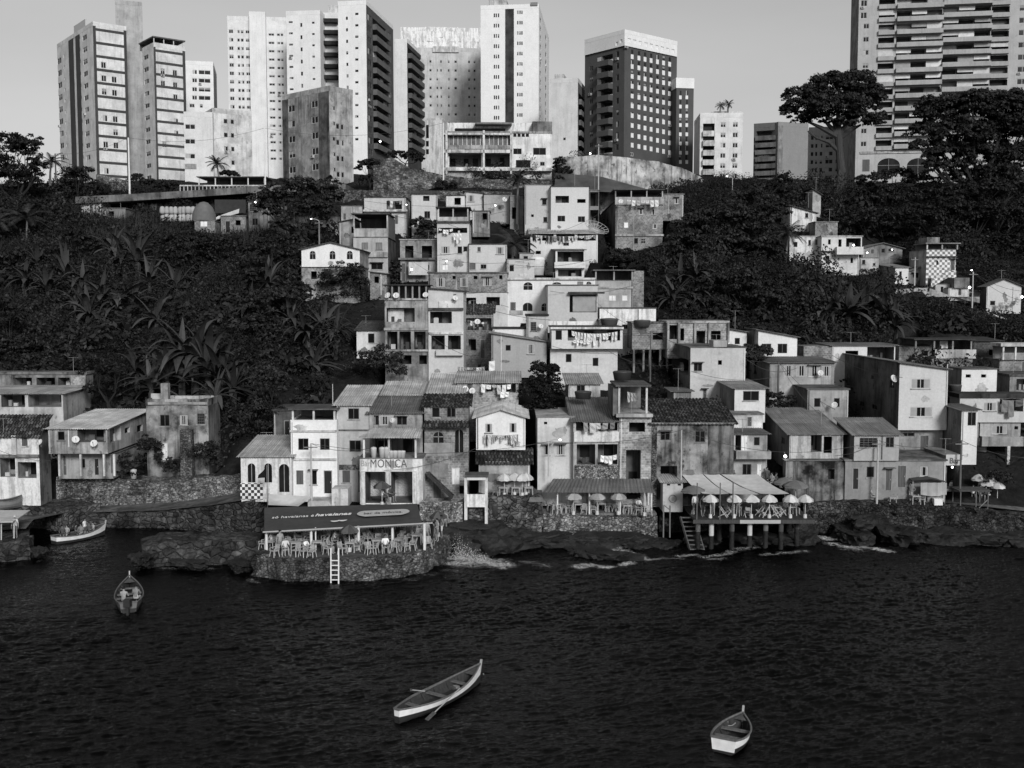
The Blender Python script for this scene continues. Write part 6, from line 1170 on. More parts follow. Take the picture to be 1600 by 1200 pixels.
ux = (AL[1] - AL[0]).normalized(); nz_ = ux.cross(AL[3] - AL[0]).normalized(); uy = nz_.cross(ux)
def on_awning(px, py):
    r = ray(px, py); t = (A[0] - CAM).dot(nz_) / r.dot(nz_); return CAM + r * t - A[0]
def awn(me, px, py, name, lift=.07, sx=1, sy=1):
    p = on_awning(px, py); m = Matrix.Identity(4); m.col[0][:3] = ux * sx; m.col[1][:3] = uy * sy; m.col[2][:3] = nz_; m.col[3][:3] = p + nz_ * lift; o = link(name, me, aw); o.matrix_local = m; return o
PALE = M('paint', .8)
def fit(me, w):   # scale so the lettering is w metres wide
    xs_ = [v.co.x for v in me.vertices]; k = w / (max(xs_) - min(xs_)); me.transform(Matrix.Scale(k, 4)); return me
pxw = (on_awning(560, 806) - on_awning(460, 806)).length / 100
awn(fit(text_mesh('só havaianas é', 1, PALE), 63 * pxw), 458, 808.5, 'lettering', sy=1.5); awn(fit(text_mesh('havaianas', 1, PALE, .01, .2, .02), 55 * pxw), 520.5, 805, 'lettering', sy=1.35)
pill = MB(M('paint', .5)); w_, h_ = 40 * pxw, .78
pill.poly([(math.copysign(w_ - h_, math.cos(t)) + h_ * math.cos(t), h_ * math.sin(t) * (1 + .08 * math.sin(3 * t)), 0) for t in [2 * math.pi * i / 40 for i in range(40)]]); awn(pill.mesh('badge'), 599, 802, 'badge', .06)
awn(fit(text_mesh('bar da mônica.', 1, M('paint', .05)), 59 * pxw), 599, 802.5, 'lettering', .085, sy=1.4)
lg = MB(PALE)
for k, (x, r_) in enumerate(((-.55, .0), (.45, .35))): lg.poly([(x + .62 * math.cos(t), .25 * r_ + .2 * math.sin(t) + .1 * math.cos(2 * t), .001 * k) for t in [2 * math.pi * i / 20 for i in range(20)]])
awn(lg.mesh('emblem'), 530, 815, 'emblem', sx=.55, sy=.8)
# MÔNICA painted on the bar house parapet
def paint_on(h, txt, px, py, wpx, hpx, mat, bold=.03, out=.02, f='f', name='lettering'):
    me = text_mesh(txt, 1, mat, .008, 0, bold); xs_ = [v.co.x for v in me.vertices]; ys_ = [v.co.y for v in me.vertices]
    u0, z0 = h.fp(px - wpx / 2, py + hpx / 2, f); u1, z1 = h.fp(px + wpx / 2, py - hpx / 2, f); kx, ky = abs(u1 - u0) / (max(xs_) - min(xs_)), (z1 - z0) / (max(ys_) - min(ys_))
    me.transform(Matrix.Translation((0, -(max(ys_) + min(ys_)) / 2, 0))); me.transform(Matrix.Diagonal((kx, ky, 1, 1))); me.transform(Matrix.Rotation(math.pi / 2, 4, 'X')); o = link(name, me, h.root); o.matrix_local = h.T(f) @ Matrix.Translation(((u0 + u1) / 2, -out, (z0 + z1) / 2)); return o
paint_on(BAR, 'MONICA', 607, 724, 57, 13, M('paint', .1), .0); paint_on(BAR, 'Bar', 571, 724, 14, 9, M('paint', .3), .0); paint_on(BAR, 'AREIA', 648, 723, 18, 6, M('paint', .3), .0) if 0 else None
sgn = MB(M('paint', .5)); pz = [at(1478, 712, 91.6), at(1501, 712, 91.6)]
sgn.box(pz[0].x, pz[1].x, 91.55, 91.65, at(1490, 727, 91.6).z, pz[0].z + .1); tag(sgn.build('shop_sign'), 'faded sign with cursive lettering over the open-fronted bar', 'sign')
paint_on(SHOP, 'Bar', 1488, 718.5, 16, 9, M('paint', .12), .02, .48)
for k, x in enumerate((568, 608, 648)): paint_on(BAR, 'MONICA' if k == 2 else 'BAR', x, 762, 5, 22, M('paint', .25), 0, .28) if 0 else None
# ------------------------------------------------------------------ tin roofed terrace
tr = thing('terrace_roof', 'long grey tin roof on white posts over the middle terrace', 'roof', at(850, 768, 88.6)); O = tr.location
q = [at(850, 769, 87.9), at(1022, 769, 87.9), at(1016, 748, 89.9), at(864, 748, 89.9)]; mb = MB(M('sheet', .17)); sheet(mb, *[p - O for p in q], .3, .025, .06); mb.build('tin_sheet', tr)
for x in (871, 921, 969, 1013, 1018):
    p = at(x, 768, 88.5 if x != 1013 else 89.6); mb = MB(M('paint', .72)); mb.tube([(p.x - O.x, p.y - O.y, CZ - O.z), (p.x - O.x, p.y - O.y, p.z - O.z + (.5 if x == 1013 else 0))], .07, 8); mb.build('post', tr)
# deck on stilts
DZ = at(1100, 812, 84.2).z; dk = thing('deck', 'dark wooden deck on tall stilts above the surf', 'deck', (at(1085, 812, 84.2).x, 84.2, DZ)); O = dk.location; dw = at(1272, 810, 84.2).x - O.x
mb = MB(M('wood', .05)); k = int(dw / .3)
for i in range(k): mb.box(i * dw / k, (i + .93) * dw / k, 0, 7.5, -.12, 0)
mb.build('planks', dk)
mb = MB(M('wood', .06)); mb.box(-.1, dw * .38, -.06, .1, -.3, -.02); mb.box(dw * .72, dw, -.06, .1, -.3, -.02); mb.build('edge_beam', dk); mb = MB(M('paint', .4)); mb.box(dw * .38, dw * .72, -.06, .1, -.3, -.02); mb.build('edge_beam', dk)
for x, y1, dy, dark, lt in ((1091, 854, .2, 815, 0), (1112, 866, .5, 826, 1), (1124, 825, 3, 0, 0), (1144, 846, .3, 0, 0), (1172, 838, .6, 820, 1), (1197, 850, .5, 820, 0), (1221, 866, .2, 824, 0), (1246, 848, 1.2, 0, 0)):
    X = at(x, 830, 84.2 + dy).x - O.x; r_ = .2; mb = MB(M('paint', .55) if lt else M('concrete', .2)); zt = -.3; zm = zt - (1.1 if lt else .7)
    mb.tube([(X, dy + .15, zt), (X, dy + .15, zm)], r_, 12); mb.m(M('rock', .03)); mb.tube([(X, dy + .15, zm - .001), (X, dy + .15, -O.z - .6)], r_ * 1.02, 12); mb.build('pile', dk)
for x in (1089, 1125, 1145):
    X = at(x, 790, 84.3).x - O.x; mb = MB(M('wood', .12)); mb.bar((X, .1, 0), (X, .1, 2.9), .08); mb.build('pole', dk)
# stair down from the hut
sn = thing('wooden_stair', 'rickety dark wooden stair going down to the rocks beside the white hut', 'stairs', at(1075, 812, 85.5)); 
for s in (0, 1.1): mb = MB(M('wood', .09)); mb.bar((s - .6, .2, .2), (s + .1, -1.2, -2.6), .08, .2); mb.build('stringer', sn)
for i in range(9): mb = MB(M('wood', .12)); t = i / 8; mb.box(-.6 + .7 * t, .55 + .7 * t, .1 - 1.4 * t, .35 - 1.4 * t, .1 - 2.6 * t, .16 - 2.6 * t); mb.build('tread', sn)
for x, y in ((1037, 815), (1047, 835)): mb = MB(M('wood', .14)); p = at(x, 790, 86.6) - sn.location; mb.bar((p.x, p.y, p.z), (p.x, p.y, p.z - 2.6), .1); mb.build('rail_post', sn)
mb = MB(M('wood', .14)); mb.bar(at(1037, 789, 86.6) - sn.location, at(1047, 797, 86.6) - sn.location, .07); mb.build('rail', sn)
# white hut
ht = House('small white bathhouse with a striped corrugated roof and two tiny vents', 1036, 753, 1067, 800, 88.5, P1(.55, .2), d=2.2, dpx=1029, top=('shed', 742, SH(.6)), name='hut', cat='hut', group=None, ops='h 1042 756 1047 759;h 1059 756 1064 759')
mb = MB(M('paint', .25)); mb.T = ht.T('f'); u, z = ht.fp(1051, 779); mb.lathe([(.26, 0), (.3, .02), (.34, 0), (.3, -.02), (.26, 0)], 20); me = mb.mesh('life_ring'); me.transform(Matrix.Rotation(math.pi / 2, 4, 'X'))
o = link('emblem', me, ht.root); o.matrix_local = Matrix.Translation((u, -.03, z)); ht.finish()
# sail over the deck
sl_ = thing('shade_sail', 'pale shade sail in stretched strips over the deck', 'sail', at(1100, 772, 85.2)); O = sl_.location
def strip(a, b, c, d, mat, name='cloth_strip'):
    mb = MB(mat); vs = []; fs = []; P_ = [at(*q) - O for q in (a, b, c, d)]
    for i in range(9):
        for j in range(7):
            p = P_[0].lerp(P_[1], i / 8).lerp(P_[3].lerp(P_[2], i / 8), j / 6); e = -.16 * math.sin(math.pi * j / 6) - .05 * math.sin(math.pi * i / 8); vs += [p + Vector((0, 0, e)), p + Vector((0, 0, e - .025))]
    for i in range(8):
        for j in range(6): a_ = (i * 7 + j) * 2; b2 = a_ + 14; fs += [(a_, b2, b2 + 2, a_ + 2), (a_ + 1, a_ + 3, b2 + 3, b2 + 1)]
    mb.add(vs, fs); mb.build(name, sl_, True)
CL = M('cloth', .62)
strip((1098, 771, 85.2), (1139, 771, 85.2), (1098, 741, 90), (1066, 742, 90), CL); strip((1140.5, 771, 85.2), (1186, 772, 85.2), (1124, 741, 90), (1100, 741, 90), CL); strip((1188, 771, 85.2), (1233, 771, 85.2), (1184, 741, 90), (1127, 741, 90), CL)
strip((1066, 741, 90.1), (1150, 740, 90.1), (1148, 734, 91), (1058, 731, 91), M('cloth', .16), 'dark_strip')
# white notice board on legs
bd = thing('board', 'blank rusting white board on tall posts in front of the cottage', 'board', at(728, 820, 86.5)); O = bd.location
for x in (728, 760): p0, p1 = at(x, 820, 86.5) - O, at(x, 744, 86.5) - O; mb = MB(M('peel', .7)); mb.box(p0.x - .12, p0.x + .12, -.12, .12, p0.z - .3, p1.z); mb.build('post', bd)
p0, p1 = at(729, 792, 86.4) - O, at(758, 772, 86.4) - O; mb = MB(M('peel', .8)); mb.box(p0.x, p1.x, -.22, -.121, p0.z, p1.z); mb.build('panel', bd)
p0, p1 = at(726, 747, 86.4) - O, at(763, 744, 86.4) - O; mb = MB(M('sheet', .12)); mb.box(p0.x, p1.x, -.3, 1.5, p0.z + .1, p1.z + .1); mb.build('top_slab', bd); mb = MB(M('cloth', .7)); mb.box(p0.x + .2, p1.x - .2, -.2, -.12, p0.z - .15, p0.z + .09); mb.build('valance', bd)
# ladder
ld = thing('ladder', 'white metal ladder from the terrace into the sea', 'ladder', at(517, 878, 74.3)); O = ld.location
xa, xb = 0, at(529, 878, 74.3).x - O.x
for x in (xa, xb): mb = MB(M('paint', .75)); mb.bar((x, .1, at(520, 857, 74.3).z - O.z), (x, -.1, -O.z - .3), .09); mb.build('rail', ld)
for i in range(5): mb = MB(M('paint', .75)); z = .1 - i * .34; mb.bar((xa, 0, z), (xb, 0, z), .07); mb.build('rung', ld)
# jetty awning
ja = thing('awning', 'small pale canvas awning on the jetty at the left edge', 'awning', at(0, 815, 82)); O = ja.location
q = [at(-40, 816, 81), at(20, 815, 81), at(47, 797, 86), at(-30, 797, 86)]; mb = MB(M('cloth', .6)); a = [p - O for p in q]; b2 = [p - Vector((0, 0, .06)) for p in a]; mb.quad(*a); mb.quad(*b2[::-1]); [mb.quad(a[i], b2[i], b2[(i + 1) % 4], a[(i + 1) % 4]) for i in range(4)]; mb.build('canvas', ja)
for x, y in ((2, 846), (22, 841)): mb = MB(M('paint', .5)); p0, p1 = at(x, y, 81.5) - O, at(x, 816, 81.5) - O; mb.tube([p0, p1], .05, 6); mb.build('post', ja)
# ------------------------------------------------------------------ people
import bmesh
def person_meshes(pose):
    V, E, RR = [], [], []
    def j(p, r, par=None):
        V.append(Vector(p)); RR.append(r)
        if par is not None: E.append((par, len(V) - 1))
        return len(V) - 1
    sit = pose == 'sit'; hz = .5 if sit else .95
    pel = j((0, 0, hz), .13); ab = j((0, .01, hz + .2), .125, pel); ch = j((0, .0, hz + .42), .14, ab); nk = j((0, 0, hz + .56), .058, ch); hb = j((0, -.02, hz + .63), .07, nk); hd = j((0, -.03, hz + .72), .095, hb); tp = j((0, -.02, hz + .8), .07, hd); j((0, -.125, hz + .69), .018, hd)
    for s in (-1, 1):
        hp = j((.1 * s, 0, hz - .04), .1, pel)
        if sit: kn = j((.13 * s, -.42, .5), .07, hp); an = j((.13 * s, -.4, .09), .045, kn); j((.14 * s, -.54, .04), .04, an)
        else:
            st = .08 * s if pose == 'walk' else 0; kn = j((.11 * s, -.02 - st, .5), .065, hp); an = j((.12 * s, .02 + st, .08), .042, kn); j((.13 * s, -.13 + st, .035), .038, an)
        sh = j((.19 * s, 0, hz + .47), .065, ch)
        if sit or (pose == 'reach' and s > 0): el = j((.26 * s, -.1, hz + .22), .046, sh); wr = j((.2 * s, -.32, hz + .2), .032, el); pd = Vector((0, -1, 0))
        elif pose == 'hips': el = j((.38 * s, .06, hz + .24), .046, sh); wr = j((.2 * s, -.04, hz + .06), .032, el); pd = Vector((-.5 * s, -.5, -.3))
        else: el = j((.25 * s, .03, hz + .18), .046, sh); wr = j((.26 * s, -.04, hz - .07), .032, el); pd = Vector((0, -.1, -1))
        pd = pd.normalized(); pm = j(V[wr] + pd * .07, .03, wr); sd = pd.cross(Vector((1, 0, 0))).normalized()
        for k, ln in enumerate((.075, .085, .08, .065)): b = j(V[pm] + pd * .03 + sd * (.014 * (k - 1.5)), .009, pm); j(V[b] + pd * ln * .8 + Vector((-.02 * s, 0, 0)), .008, b)
        j(V[wr] + pd * .05 + sd * -.045, .009, wr)
    me = bpy.data.meshes.new('person'); me.from_pydata(V, E, []); o = bpy.data.objects.new('person', me); COL.objects.link(o); m = o.modifiers.new('skin', 'SKIN'); m.use_smooth_shade = True
    for i, sv in enumerate(me.skin_vertices[0].data): sv.radius = (RR[i], RR[i]); sv.use_root = i == 0
    o.modifiers.new('sub', 'SUBSURF').levels = 1; dg = bpy.context.evaluated_depsgraph_get(); dg.update(); out = bpy.data.meshes.new_from_object(o.evaluated_get(dg)); bpy.data.objects.remove(o); return out, hz, sit
POSES = {p: person_meshes(p) for p in ('stand', 'walk', 'hips', 'reach', 'sit')}
_pm = {}
def person(loc, rz, pose, outfit, label, group='people along the shore', k=1.0):
    """outfit: (skin, shirt or None, shorts, hair) greys"""
    key = (pose, outfit)
    if key not in _pm:
        src, hz, sit = POSES[pose]; sk, shc, so_, hr = outfit; b = src.copy(); b.materials.clear(); b.materials.append(M('skin', sk)); b.materials.append(M('cloth', so_)); b.materials.append(M('cloth', shc if shc else .2)); mi = []
        for f in b.polygons:
            c = f.center; r = 0
            if sit: r = 1 if (.4 < c.z < .62 and c.y > -.36 and abs(c.x) < .24) else (2 if shc and .6 <= c.z < hz + .53 and abs(c.x) < .27 and c.y > -.14 else 0)
            else: r = 1 if (.56 < c.z < .98 and abs(c.x) < .21) else (2 if shc and .97 <= c.z < hz + .53 and abs(c.x) < .26 else 0)
            mi.append(r)
        b.polygons.foreach_set('material_index', mi); hm = MB(M('cloth', hr)); hm.lathe([(.098, .0), (.108, .03), (.1, .07), (.07, .105), (.02, .12), (.001, .122)], 12, (0, -.005, hz + .7)); _pm[key] = (b, hm.mesh('hair', True))
    t = thing('person', label, 'person', loc, rz, group); t.scale = (k, k, k); b, h = _pm[key]; link('body', b, t); link('hair', h, t); return t
OUT = {'white': (.2, .85, .1, .02), 'dark': (.18, .08, .06, .015), 'bare': (.3, None, .2, .02), 'bare2': (.2, None, .5, .015), 'grey': (.22, .4, .1, .02), 'pale': (.32, .65, .3, .06), 'cap': (.2, .7, .15, .6)}
# ------------------------------------------------------------------ plastic chairs, tables, parasols
def chair_proto(g):
    m = M('paint', g); t = thing('plastic_chair', 'x', 'chair'); s = MB(m); s.box(-.23, .23, -.22, .22, .42, .45); s.build('seat', t)
    b = MB(m)
    for i in range(5): x = -.2 + i * .1; b.bar((x, .21, .45), (x * 1.05, .31, .84), .06, .02)
    b.bar((-.24, .31, .84), (.24, .31, .84), .05, .03); b.build('backrest', t)
    for x in (-1, 1):
        for y in (-1, 1): l = MB(m); l.bar((x * .2, y * .19, .42), (x * .25, y * .25, 0), .055, .045); l.build('leg', t)
        a = MB(m); a.bar((x * .25, -.2, .64), (x * .25, .27, .66), .05, .03); a.bar((x * .24, -.2, .43), (x * .25, -.2, .64), .04); a.build('armrest', t)
    return t
def table_proto(g):
    m = M('paint', g); t = thing('plastic_table', 'x', 'table'); s = MB(m); s.box(-.36, .36, -.36, .36, .69, .73); s.box(-.32, .32, -.32, .32, .64, .689); s.build('tabletop', t)
    for x in (-1, 1):
        for y in (-1, 1): l = MB(m); l.bar((x * .3, y * .3, .64), (x * .33, y * .33, 0), .06); l.build('leg', t)
    return t
def parasol_proto(g, g2, r=1.05, closed=False, h=2.15, name='parasol'):
    t = thing(name, 'x', 'parasol'); p = MB(M('paint', .6)); p.tube([(0, 0, 0), (0, 0, h)], .025, 6); p.build('pole', t); n = 8
    if closed: c = MB(M('cloth', g)); c.lathe([(.02, h), (.1, h - .3), (.17, h - .9), (.13, h - 1.1)], 10); c.build('canopy', t, True)
    else:
        ms = (M('cloth', g), M('cloth', g2)); c = MB()
        for i in range(n):
            a0, a1 = 2 * math.pi * i / n, 2 * math.pi * (i + 1) / n; am = (a0 + a1) / 2; c.m(ms[i % 2])
            def P_(a, f, z): return (r * f * math.cos(a), r * f * math.sin(a), h + z)
            for f0, z0, f1, z1 in ((.02, .03, .5, -.1), (.5, -.1, 1, -.36)): c.quad(P_(a0, f0, z0), P_(a1, f0, z0), P_(a1, f1, z1), P_(a0, f1, z1)); c.quad(P_(a0, f0, z0 - .02), P_(a0, f1, z1 - .02), P_(a1, f1, z1 - .02), P_(a1, f0, z0 - .02))
            c.poly([P_(a0, 1, -.36), P_(a1, 1, -.36), P_(a1, 1.01, -.5), P_(am, 1.02, -.54), P_(a0, 1.01, -.5)])
        c.build('canopy', t)
        rb = MB(M('paint', .4)); [rb.bar((0, 0, h - .35), (r * .6 * math.cos(2 * math.pi * i / n), r * .6 * math.sin(2 * math.pi * i / n), h - .2), .015) for i in range(n)]; rb.build('stretchers', t)
    b = MB(M('paint', .6)); b.lathe([(.001, .3), (.13, .3), (.15, 0)], 10); b.build('base', t); return t
CH, TB = chair_proto(.42), table_proto(.42); CHD = chair_proto(.2)
PW, PD, PG, PC = parasol_proto(.66, .5, .62, h=1.85), parasol_proto(.07, .12, .68, h=1.95), parasol_proto(.32, .45, .68, h=1.85), parasol_proto(.45, .45, 1, True, 1.9)
PB = parasol_proto(.2, .16, 1.0, False, 2.3)
used = set()
def put(proto, loc, rz, label, group, sc=None):
    if proto.name not in used: used.add(proto.name); proto.location = loc; proto.rotation_euler = (0, 0, rz); proto['label'] = label; proto['group'] = group; return proto
    return dup(proto, loc, rz, label, group, sc)
def floor(px, py, z): return zat(px, py, z)
fr = [429, 446, 462, 474, 487, 512, 535, 556, 577, 585, 602, 617, 634, 645, 669]; fy = [870, 868, 869, 870, 871, 866, 866, 862, 866, 865, 864, 863, 862, 859, 857]
for i, (x, y) in enumerate(zip(fr, fy)): put(CH, floor(x, y, 1.45), rng.uniform(0, 6.28), ORD[i] + ' white plastic chair from the left along the sea edge of the awning terrace', 'white chairs on the awning terrace')
sx = [411, 424, 440, 455, 470, 481, 508, 524, 545, 560, 575, 590, 606, 628, 640, 655]; sy = [858, 856, 856, 855, 857, 852, 851, 853, 855, 851, 850, 850, 850, 848, 848, 844]
for i, (x, y) in enumerate(zip(sx, sy)): put(CH, floor(x, y, 1.45), rng.uniform(0, 6.28), ORD[i] + ' white plastic chair from the left in the second row of the awning terrace', 'white chairs on the awning terrace')
for i, (x, y) in enumerate([(462, 862), (496, 861), (548, 862), (590, 858), (624, 857), (652, 850), (478, 848), (530, 848)]): put(TB, floor(x, y, 1.45), rng.uniform(-.3, .3), ORD[i] + ' pale plastic table on the awning terrace, counted from the sea edge', 'plastic tables on the awning terrace')
put(PD, floor(546, 862, 1.45), 0, 'dark parasol with a pale rim on the awning terrace', 'parasols'); put(PD, floor(685, 838, 1.45), .3, 'dark parasol at the curved right end of the awning terrace', 'parasols')
put(PD, at(597, 790, 86), .1, 'dark parasol in front of the bar house columns', 'parasols')
acts = ['standing at the rail', 'sitting at a table', 'standing among the tables', 'sitting under the awning', 'standing in the shade of the awning']
pp = [(438, 866, 'stand', 'bare'), (478, 868, 'sit', 'white'), (450, 854, 'sit', 'dark'), (461, 852, 'sit', 'bare'), (471, 846, 'walk', 'dark'), (500, 845, 'hips', 'grey'), (515, 846, 'sit', 'pale'), (528, 843, 'stand', 'bare2'), (540, 846, 'sit', 'dark'), (555, 844, 'walk', 'bare'), (568, 846, 'sit', 'grey'), (580, 843, 'stand', 'dark'), (589, 846, 'sit', 'bare2'), (598, 851, 'sit', 'dark'), (604, 842, 'reach', 'pale'), (614, 842, 'stand', 'bare'), (622, 842, 'hips', 'dark'), (632, 840, 'stand', 'bare2'), (643, 848, 'hips', 'bare'), (652, 838, 'walk', 'pale'), (660, 840, 'sit', 'bare2'), (667, 850, 'walk', 'bare'), (678, 852, 'stand', 'dark'), (683, 846, 'reach', 'bare'), (690, 840, 'hips', 'bare2'), (695, 832, 'stand', 'bare'), (426, 850, 'sit', 'bare2'), (437, 846, 'stand', 'dark'), (488, 845, 'sit', 'bare'), (508, 840, 'stand', 'dark'), (548, 838, 'stand', 'grey'), (592, 838, 'stand', 'bare')]
pp += [(446, 867, 'sit', 'pale'), (512, 865, 'sit', 'bare'), (556, 861, 'sit', 'grey'), (602, 863, 'sit', 'white'), (634, 861, 'sit', 'bare2'), (524, 852, 'sit', 'white'), (575, 849, 'sit', 'bare'), (424, 855, 'sit', 'pale'), (466, 842, 'sit', 'pale'), (520, 841, 'stand', 'bare')]
desc = {'white': 'in a white shirt', 'dark': 'in dark clothes', 'bare': 'shirtless in dark shorts', 'bare2': 'shirtless in pale shorts', 'grey': 'in a grey shirt', 'pale': 'in a pale top', 'cap': 'in a white cap'}
pv = {'stand': 'standing', 'walk': 'stepping', 'hips': 'standing hands on hips', 'reach': 'reaching forward', 'sit': 'sitting'}
for i, (x, y, po, ou) in enumerate(sorted(pp)):
    where = 'between the %s and next awning posts' % ORD[min(4, max(0, int((x - 416) / 60)))] if x < 672 else 'at the curved right end'
    person(floor(x, y, 1.45), rng.uniform(-2.5, 2.5), po, OUT[ou], '%s person from the left, awning terrace, %s %s' % (ORD[i] if i < 20 else 'twenty-' + ORD[i - 20] if i < 29 else 'thirtieth' if i == 29 else 'thirty-' + ORD[i - 30] if i < 39 else 'fortieth' if i == 39 else 'forty-' + ORD[i - 40], pv[po], desc[ou]), 'people on the awning terrace')
# tin roofed terrace
for i, (x, y) in enumerate([(859, 797), (866, 803), (873, 804), (884, 801), (890, 801), (903, 792), (913, 803), (918, 801), (927, 803), (938, 795), (950, 799), (963, 800), (975, 797), (983, 802), (990, 799), (996, 804), (1006, 803), (1014, 806)]): put(CH, floor(x, y, CZ), rng.uniform(0, 6.28), ORD[i] + ' white plastic chair from the left under the long tin roof', 'white chairs under the tin roof', .95)
for i, (x, y) in enumerate([(904, 800), (940, 799), (955, 798), (1008, 804), (870, 800), (980, 802)]): put(TB, floor(x, y, CZ), 0, ORD[i] + ' plastic table under the long tin roof', 'tables under the tin roof')
for i, (x, y) in enumerate([(896, 804), (933, 804), (966, 804)]): put(PG, floor(x, y, CZ), i, ('left', 'middle', 'right')[i] + ' striped parasol open under the long tin roof', 'parasols')
put(PC, floor(1007, 806, CZ), 0, 'folded parasol at the right end under the tin roof', 'parasols')
person(floor(997, 801, CZ), .5, 'sit', OUT['white'], 'person in white sitting at the right end under the tin roof'); person(floor(925, 796, CZ), .5, 'sit', OUT['dark'], 'person in dark clothes sitting in the middle under the tin roof')
# white parasols terrace
for i, (x, y) in enumerate([(788, 772), (804, 775), (816, 772), (822, 778)]): put(PW, Vector((at(x, 775, 88.0 + .3 * (i % 2)).x, 88.0 + .3 * (i % 2), PZ)), i * .4, ORD[i] + ' white parasol from the left beside the white cottage', 'parasols')
for i, (x, y) in enumerate([(786, 776), (806, 776), (826, 776)]): put(TB, Vector((at(x, 775, 88.3).x, 88.3, PZ)), 0, ORD[i] + ' low table under the white parasols', 'tables under the white parasols')
put(CHD, Vector((at(776, 775, 88).x, 88, PZ)), 2.6, 'dark chair left of the white parasols', 'chairs by the white parasols')
# deck
for i, x in enumerate([1110, 1147, 1174, 1202, 1235, 1258]): put(PW, Vector((at(x, 800, 84.9).x, 84.9, DZ)), .3 * i, ORD[i] + ' white parasol from the left along the front of the deck', 'parasols')
for x, Y, l in ((1083, 86.5, 'big grey parasol at the left end of the deck'), (1226, 89, 'big grey parasol behind the pale shade sail'), (1243, 87.5, 'big grey parasol at the right end of the deck')): put(PB, Vector((at(x, 790, Y).x, Y, DZ + (.0 if x < 1100 else .25))), .2, l, 'parasols')
def fold_chair(loc, rz, label):
    t = thing('folding_chair', label, 'chair', loc, rz, 'crossed-leg chairs on the deck')
    for s in (-.22, .22): mb = MB(M('wood', .5)); mb.bar((s, -.35, 0), (s, .3, .85), .05); mb.build('leg', t); mb = MB(M('wood', .5)); mb.bar((s, .35, 0), (s, -.3, .45), .05); mb.build('leg', t)
    mb = MB(M('cloth', .3)); mb.quad((-.22, -.28, .44), (.22, -.28, .44), (.22, .1, .36), (-.22, .1, .36)); mb.quad((-.22, -.28, .43), (-.22, .1, .35), (.22, .1, .35), (.22, -.28, .43)); mb.build('seat', t); mb = MB(M('cloth', .3)); mb.box(-.22, .22, .2, .24, .55, .8); mb.build('backrest', t)
for i, x in enumerate([1130, 1137, 1168, 1188, 1194, 1207, 1212, 1220]): fold_chair(Vector((at(x, 805, 85.3 + (i % 2) * .7).x, 85.3 + (i % 2) * .7, DZ)), 1.2 + i, ORD[i] + ' crossed-leg chair from the left on the deck')
for i, (x, dy, po, ou) in enumerate([(1086, 2, 'stand', 'white'), (1098, 1.2, 'walk', 'dark'), (1114, 1.6, 'reach', 'pale'), (1141, 1.8, 'stand', 'bare'), (1153, 1.2, 'hips', 'bare'), (1190, 2.2, 'sit', 'grey'), (1228, 2, 'sit', 'white'), (1243, 2.4, 'sit', 'pale')]): person(Vector((at(x, 800, 84.2 + dy).x, 84.2 + dy, DZ)), rng.uniform(-2, 2), po, OUT[ou], ORD[i] + ' person from the left on the deck, %s %s' % (pv[po], desc[ou]), 'people on the deck')
for x, l in ((1212, 'second'), (1236, 'third'), (1150, 'first')): put(TB, Vector((at(x, 800, 86).x, 86, DZ)), .2, l + ' table from the left on the deck', 'tables on the deck')
# street at the right
SZ = at(1400, 786, 91).z
for i, (x, Y, po, ou) in enumerate([(1348, 92, 'stand', 'dark'), (1354, 91.6, 'sit', 'grey'), (1361, 91.4, 'sit', 'pale'), (1389, 92, 'sit', 'dark'), (1397, 91.7, 'sit', 'bare'), (1423, 91, 'hips', 'bare2'), (1486, 93.5, 'stand', 'white'), (1520, 93, 'sit', 'white'), (1531, 93, 'sit', 'bare'), (1540, 92.6, 'sit', 'dark')]):
    z = SZ if x < 1480 else SZ - .1; person(Vector((at(x, 780, Y).x, Y, z)), rng.uniform(-1.5, 1.5), po, OUT[ou], ORD[i] + ' person from the left on the street, %s %s' % (pv[po], desc[ou]), 'people on the street')
for i, (x, po, ou) in enumerate([(1198, 'stand', 'dark'), (1206, 'sit', 'bare'), (1212, 'sit', 'dark')]): person(at(x, 762, 91.6), rng.uniform(-1, 1), po, OUT[ou], ('left', 'middle', 'right')[i] + ' person of three behind the deck by the grey house')
person(at(24, 841, 82), 0, 'stand', OUT['cap'], 'person in a white shirt and cap on the jetty'); person(at(610, 784, 86), 1, 'sit', OUT['dark'], 'person sitting by the bar house columns'); person(at(597, 785, 86.4), 2, 'sit', OUT['white'], 'person in white at a table by the bar house columns')
put(TB, Vector((at(1430, 786, 90.6).x, 90.6, SZ)), 0, 'white plastic table beside the tarpaulin stall', 'tables on the street'); put(TB, Vector((at(1394, 782, 90.6).x, 90.6, SZ)), 0, 'low white table on the street edge', 'tables on the street', .8); put(CH, Vector((at(1441, 786, 90.4).x, 90.4, SZ)), 1, 'white plastic chair beside the tarpaulin stall', 'chairs on the street')
stl = thing('market_stall', 'stall under a sagging dark and pale tarpaulin on the street', 'stall', Vector((at(1450, 780, 91).x, 91, SZ))); mb = MB(M('cloth', .08)); mb.add([(-1.6, -.6, 2.0), (.0, -.7, 2.15), (1.3, -.6, 1.9), (1.3, 1.4, 1.9), (0, 1.4, 2.4), (-1.5, 1.4, 2.2), (-1.6, -.6, 1.95), (0, -.7, 2.1), (1.3, -.6, 1.85), (1.3, 1.4, 1.85), (0, 1.4, 2.35), (-1.5, 1.4, 2.15)], [(0, 1, 4, 5), (1, 2, 3, 4), (7, 6, 11, 10), (8, 7, 10, 9)]); mb.build('tarpaulin', stl); mb = MB(M('cloth', .38)); vs = []
for i in range(13):
    for j in range(5): vs.append((-.9 + i * .18, -.66 - .05 * math.sin(i * 1.7) - j * .01, 1.85 - j * .25 + .12 * math.sin(i / 12 * math.pi) * -j * .3))
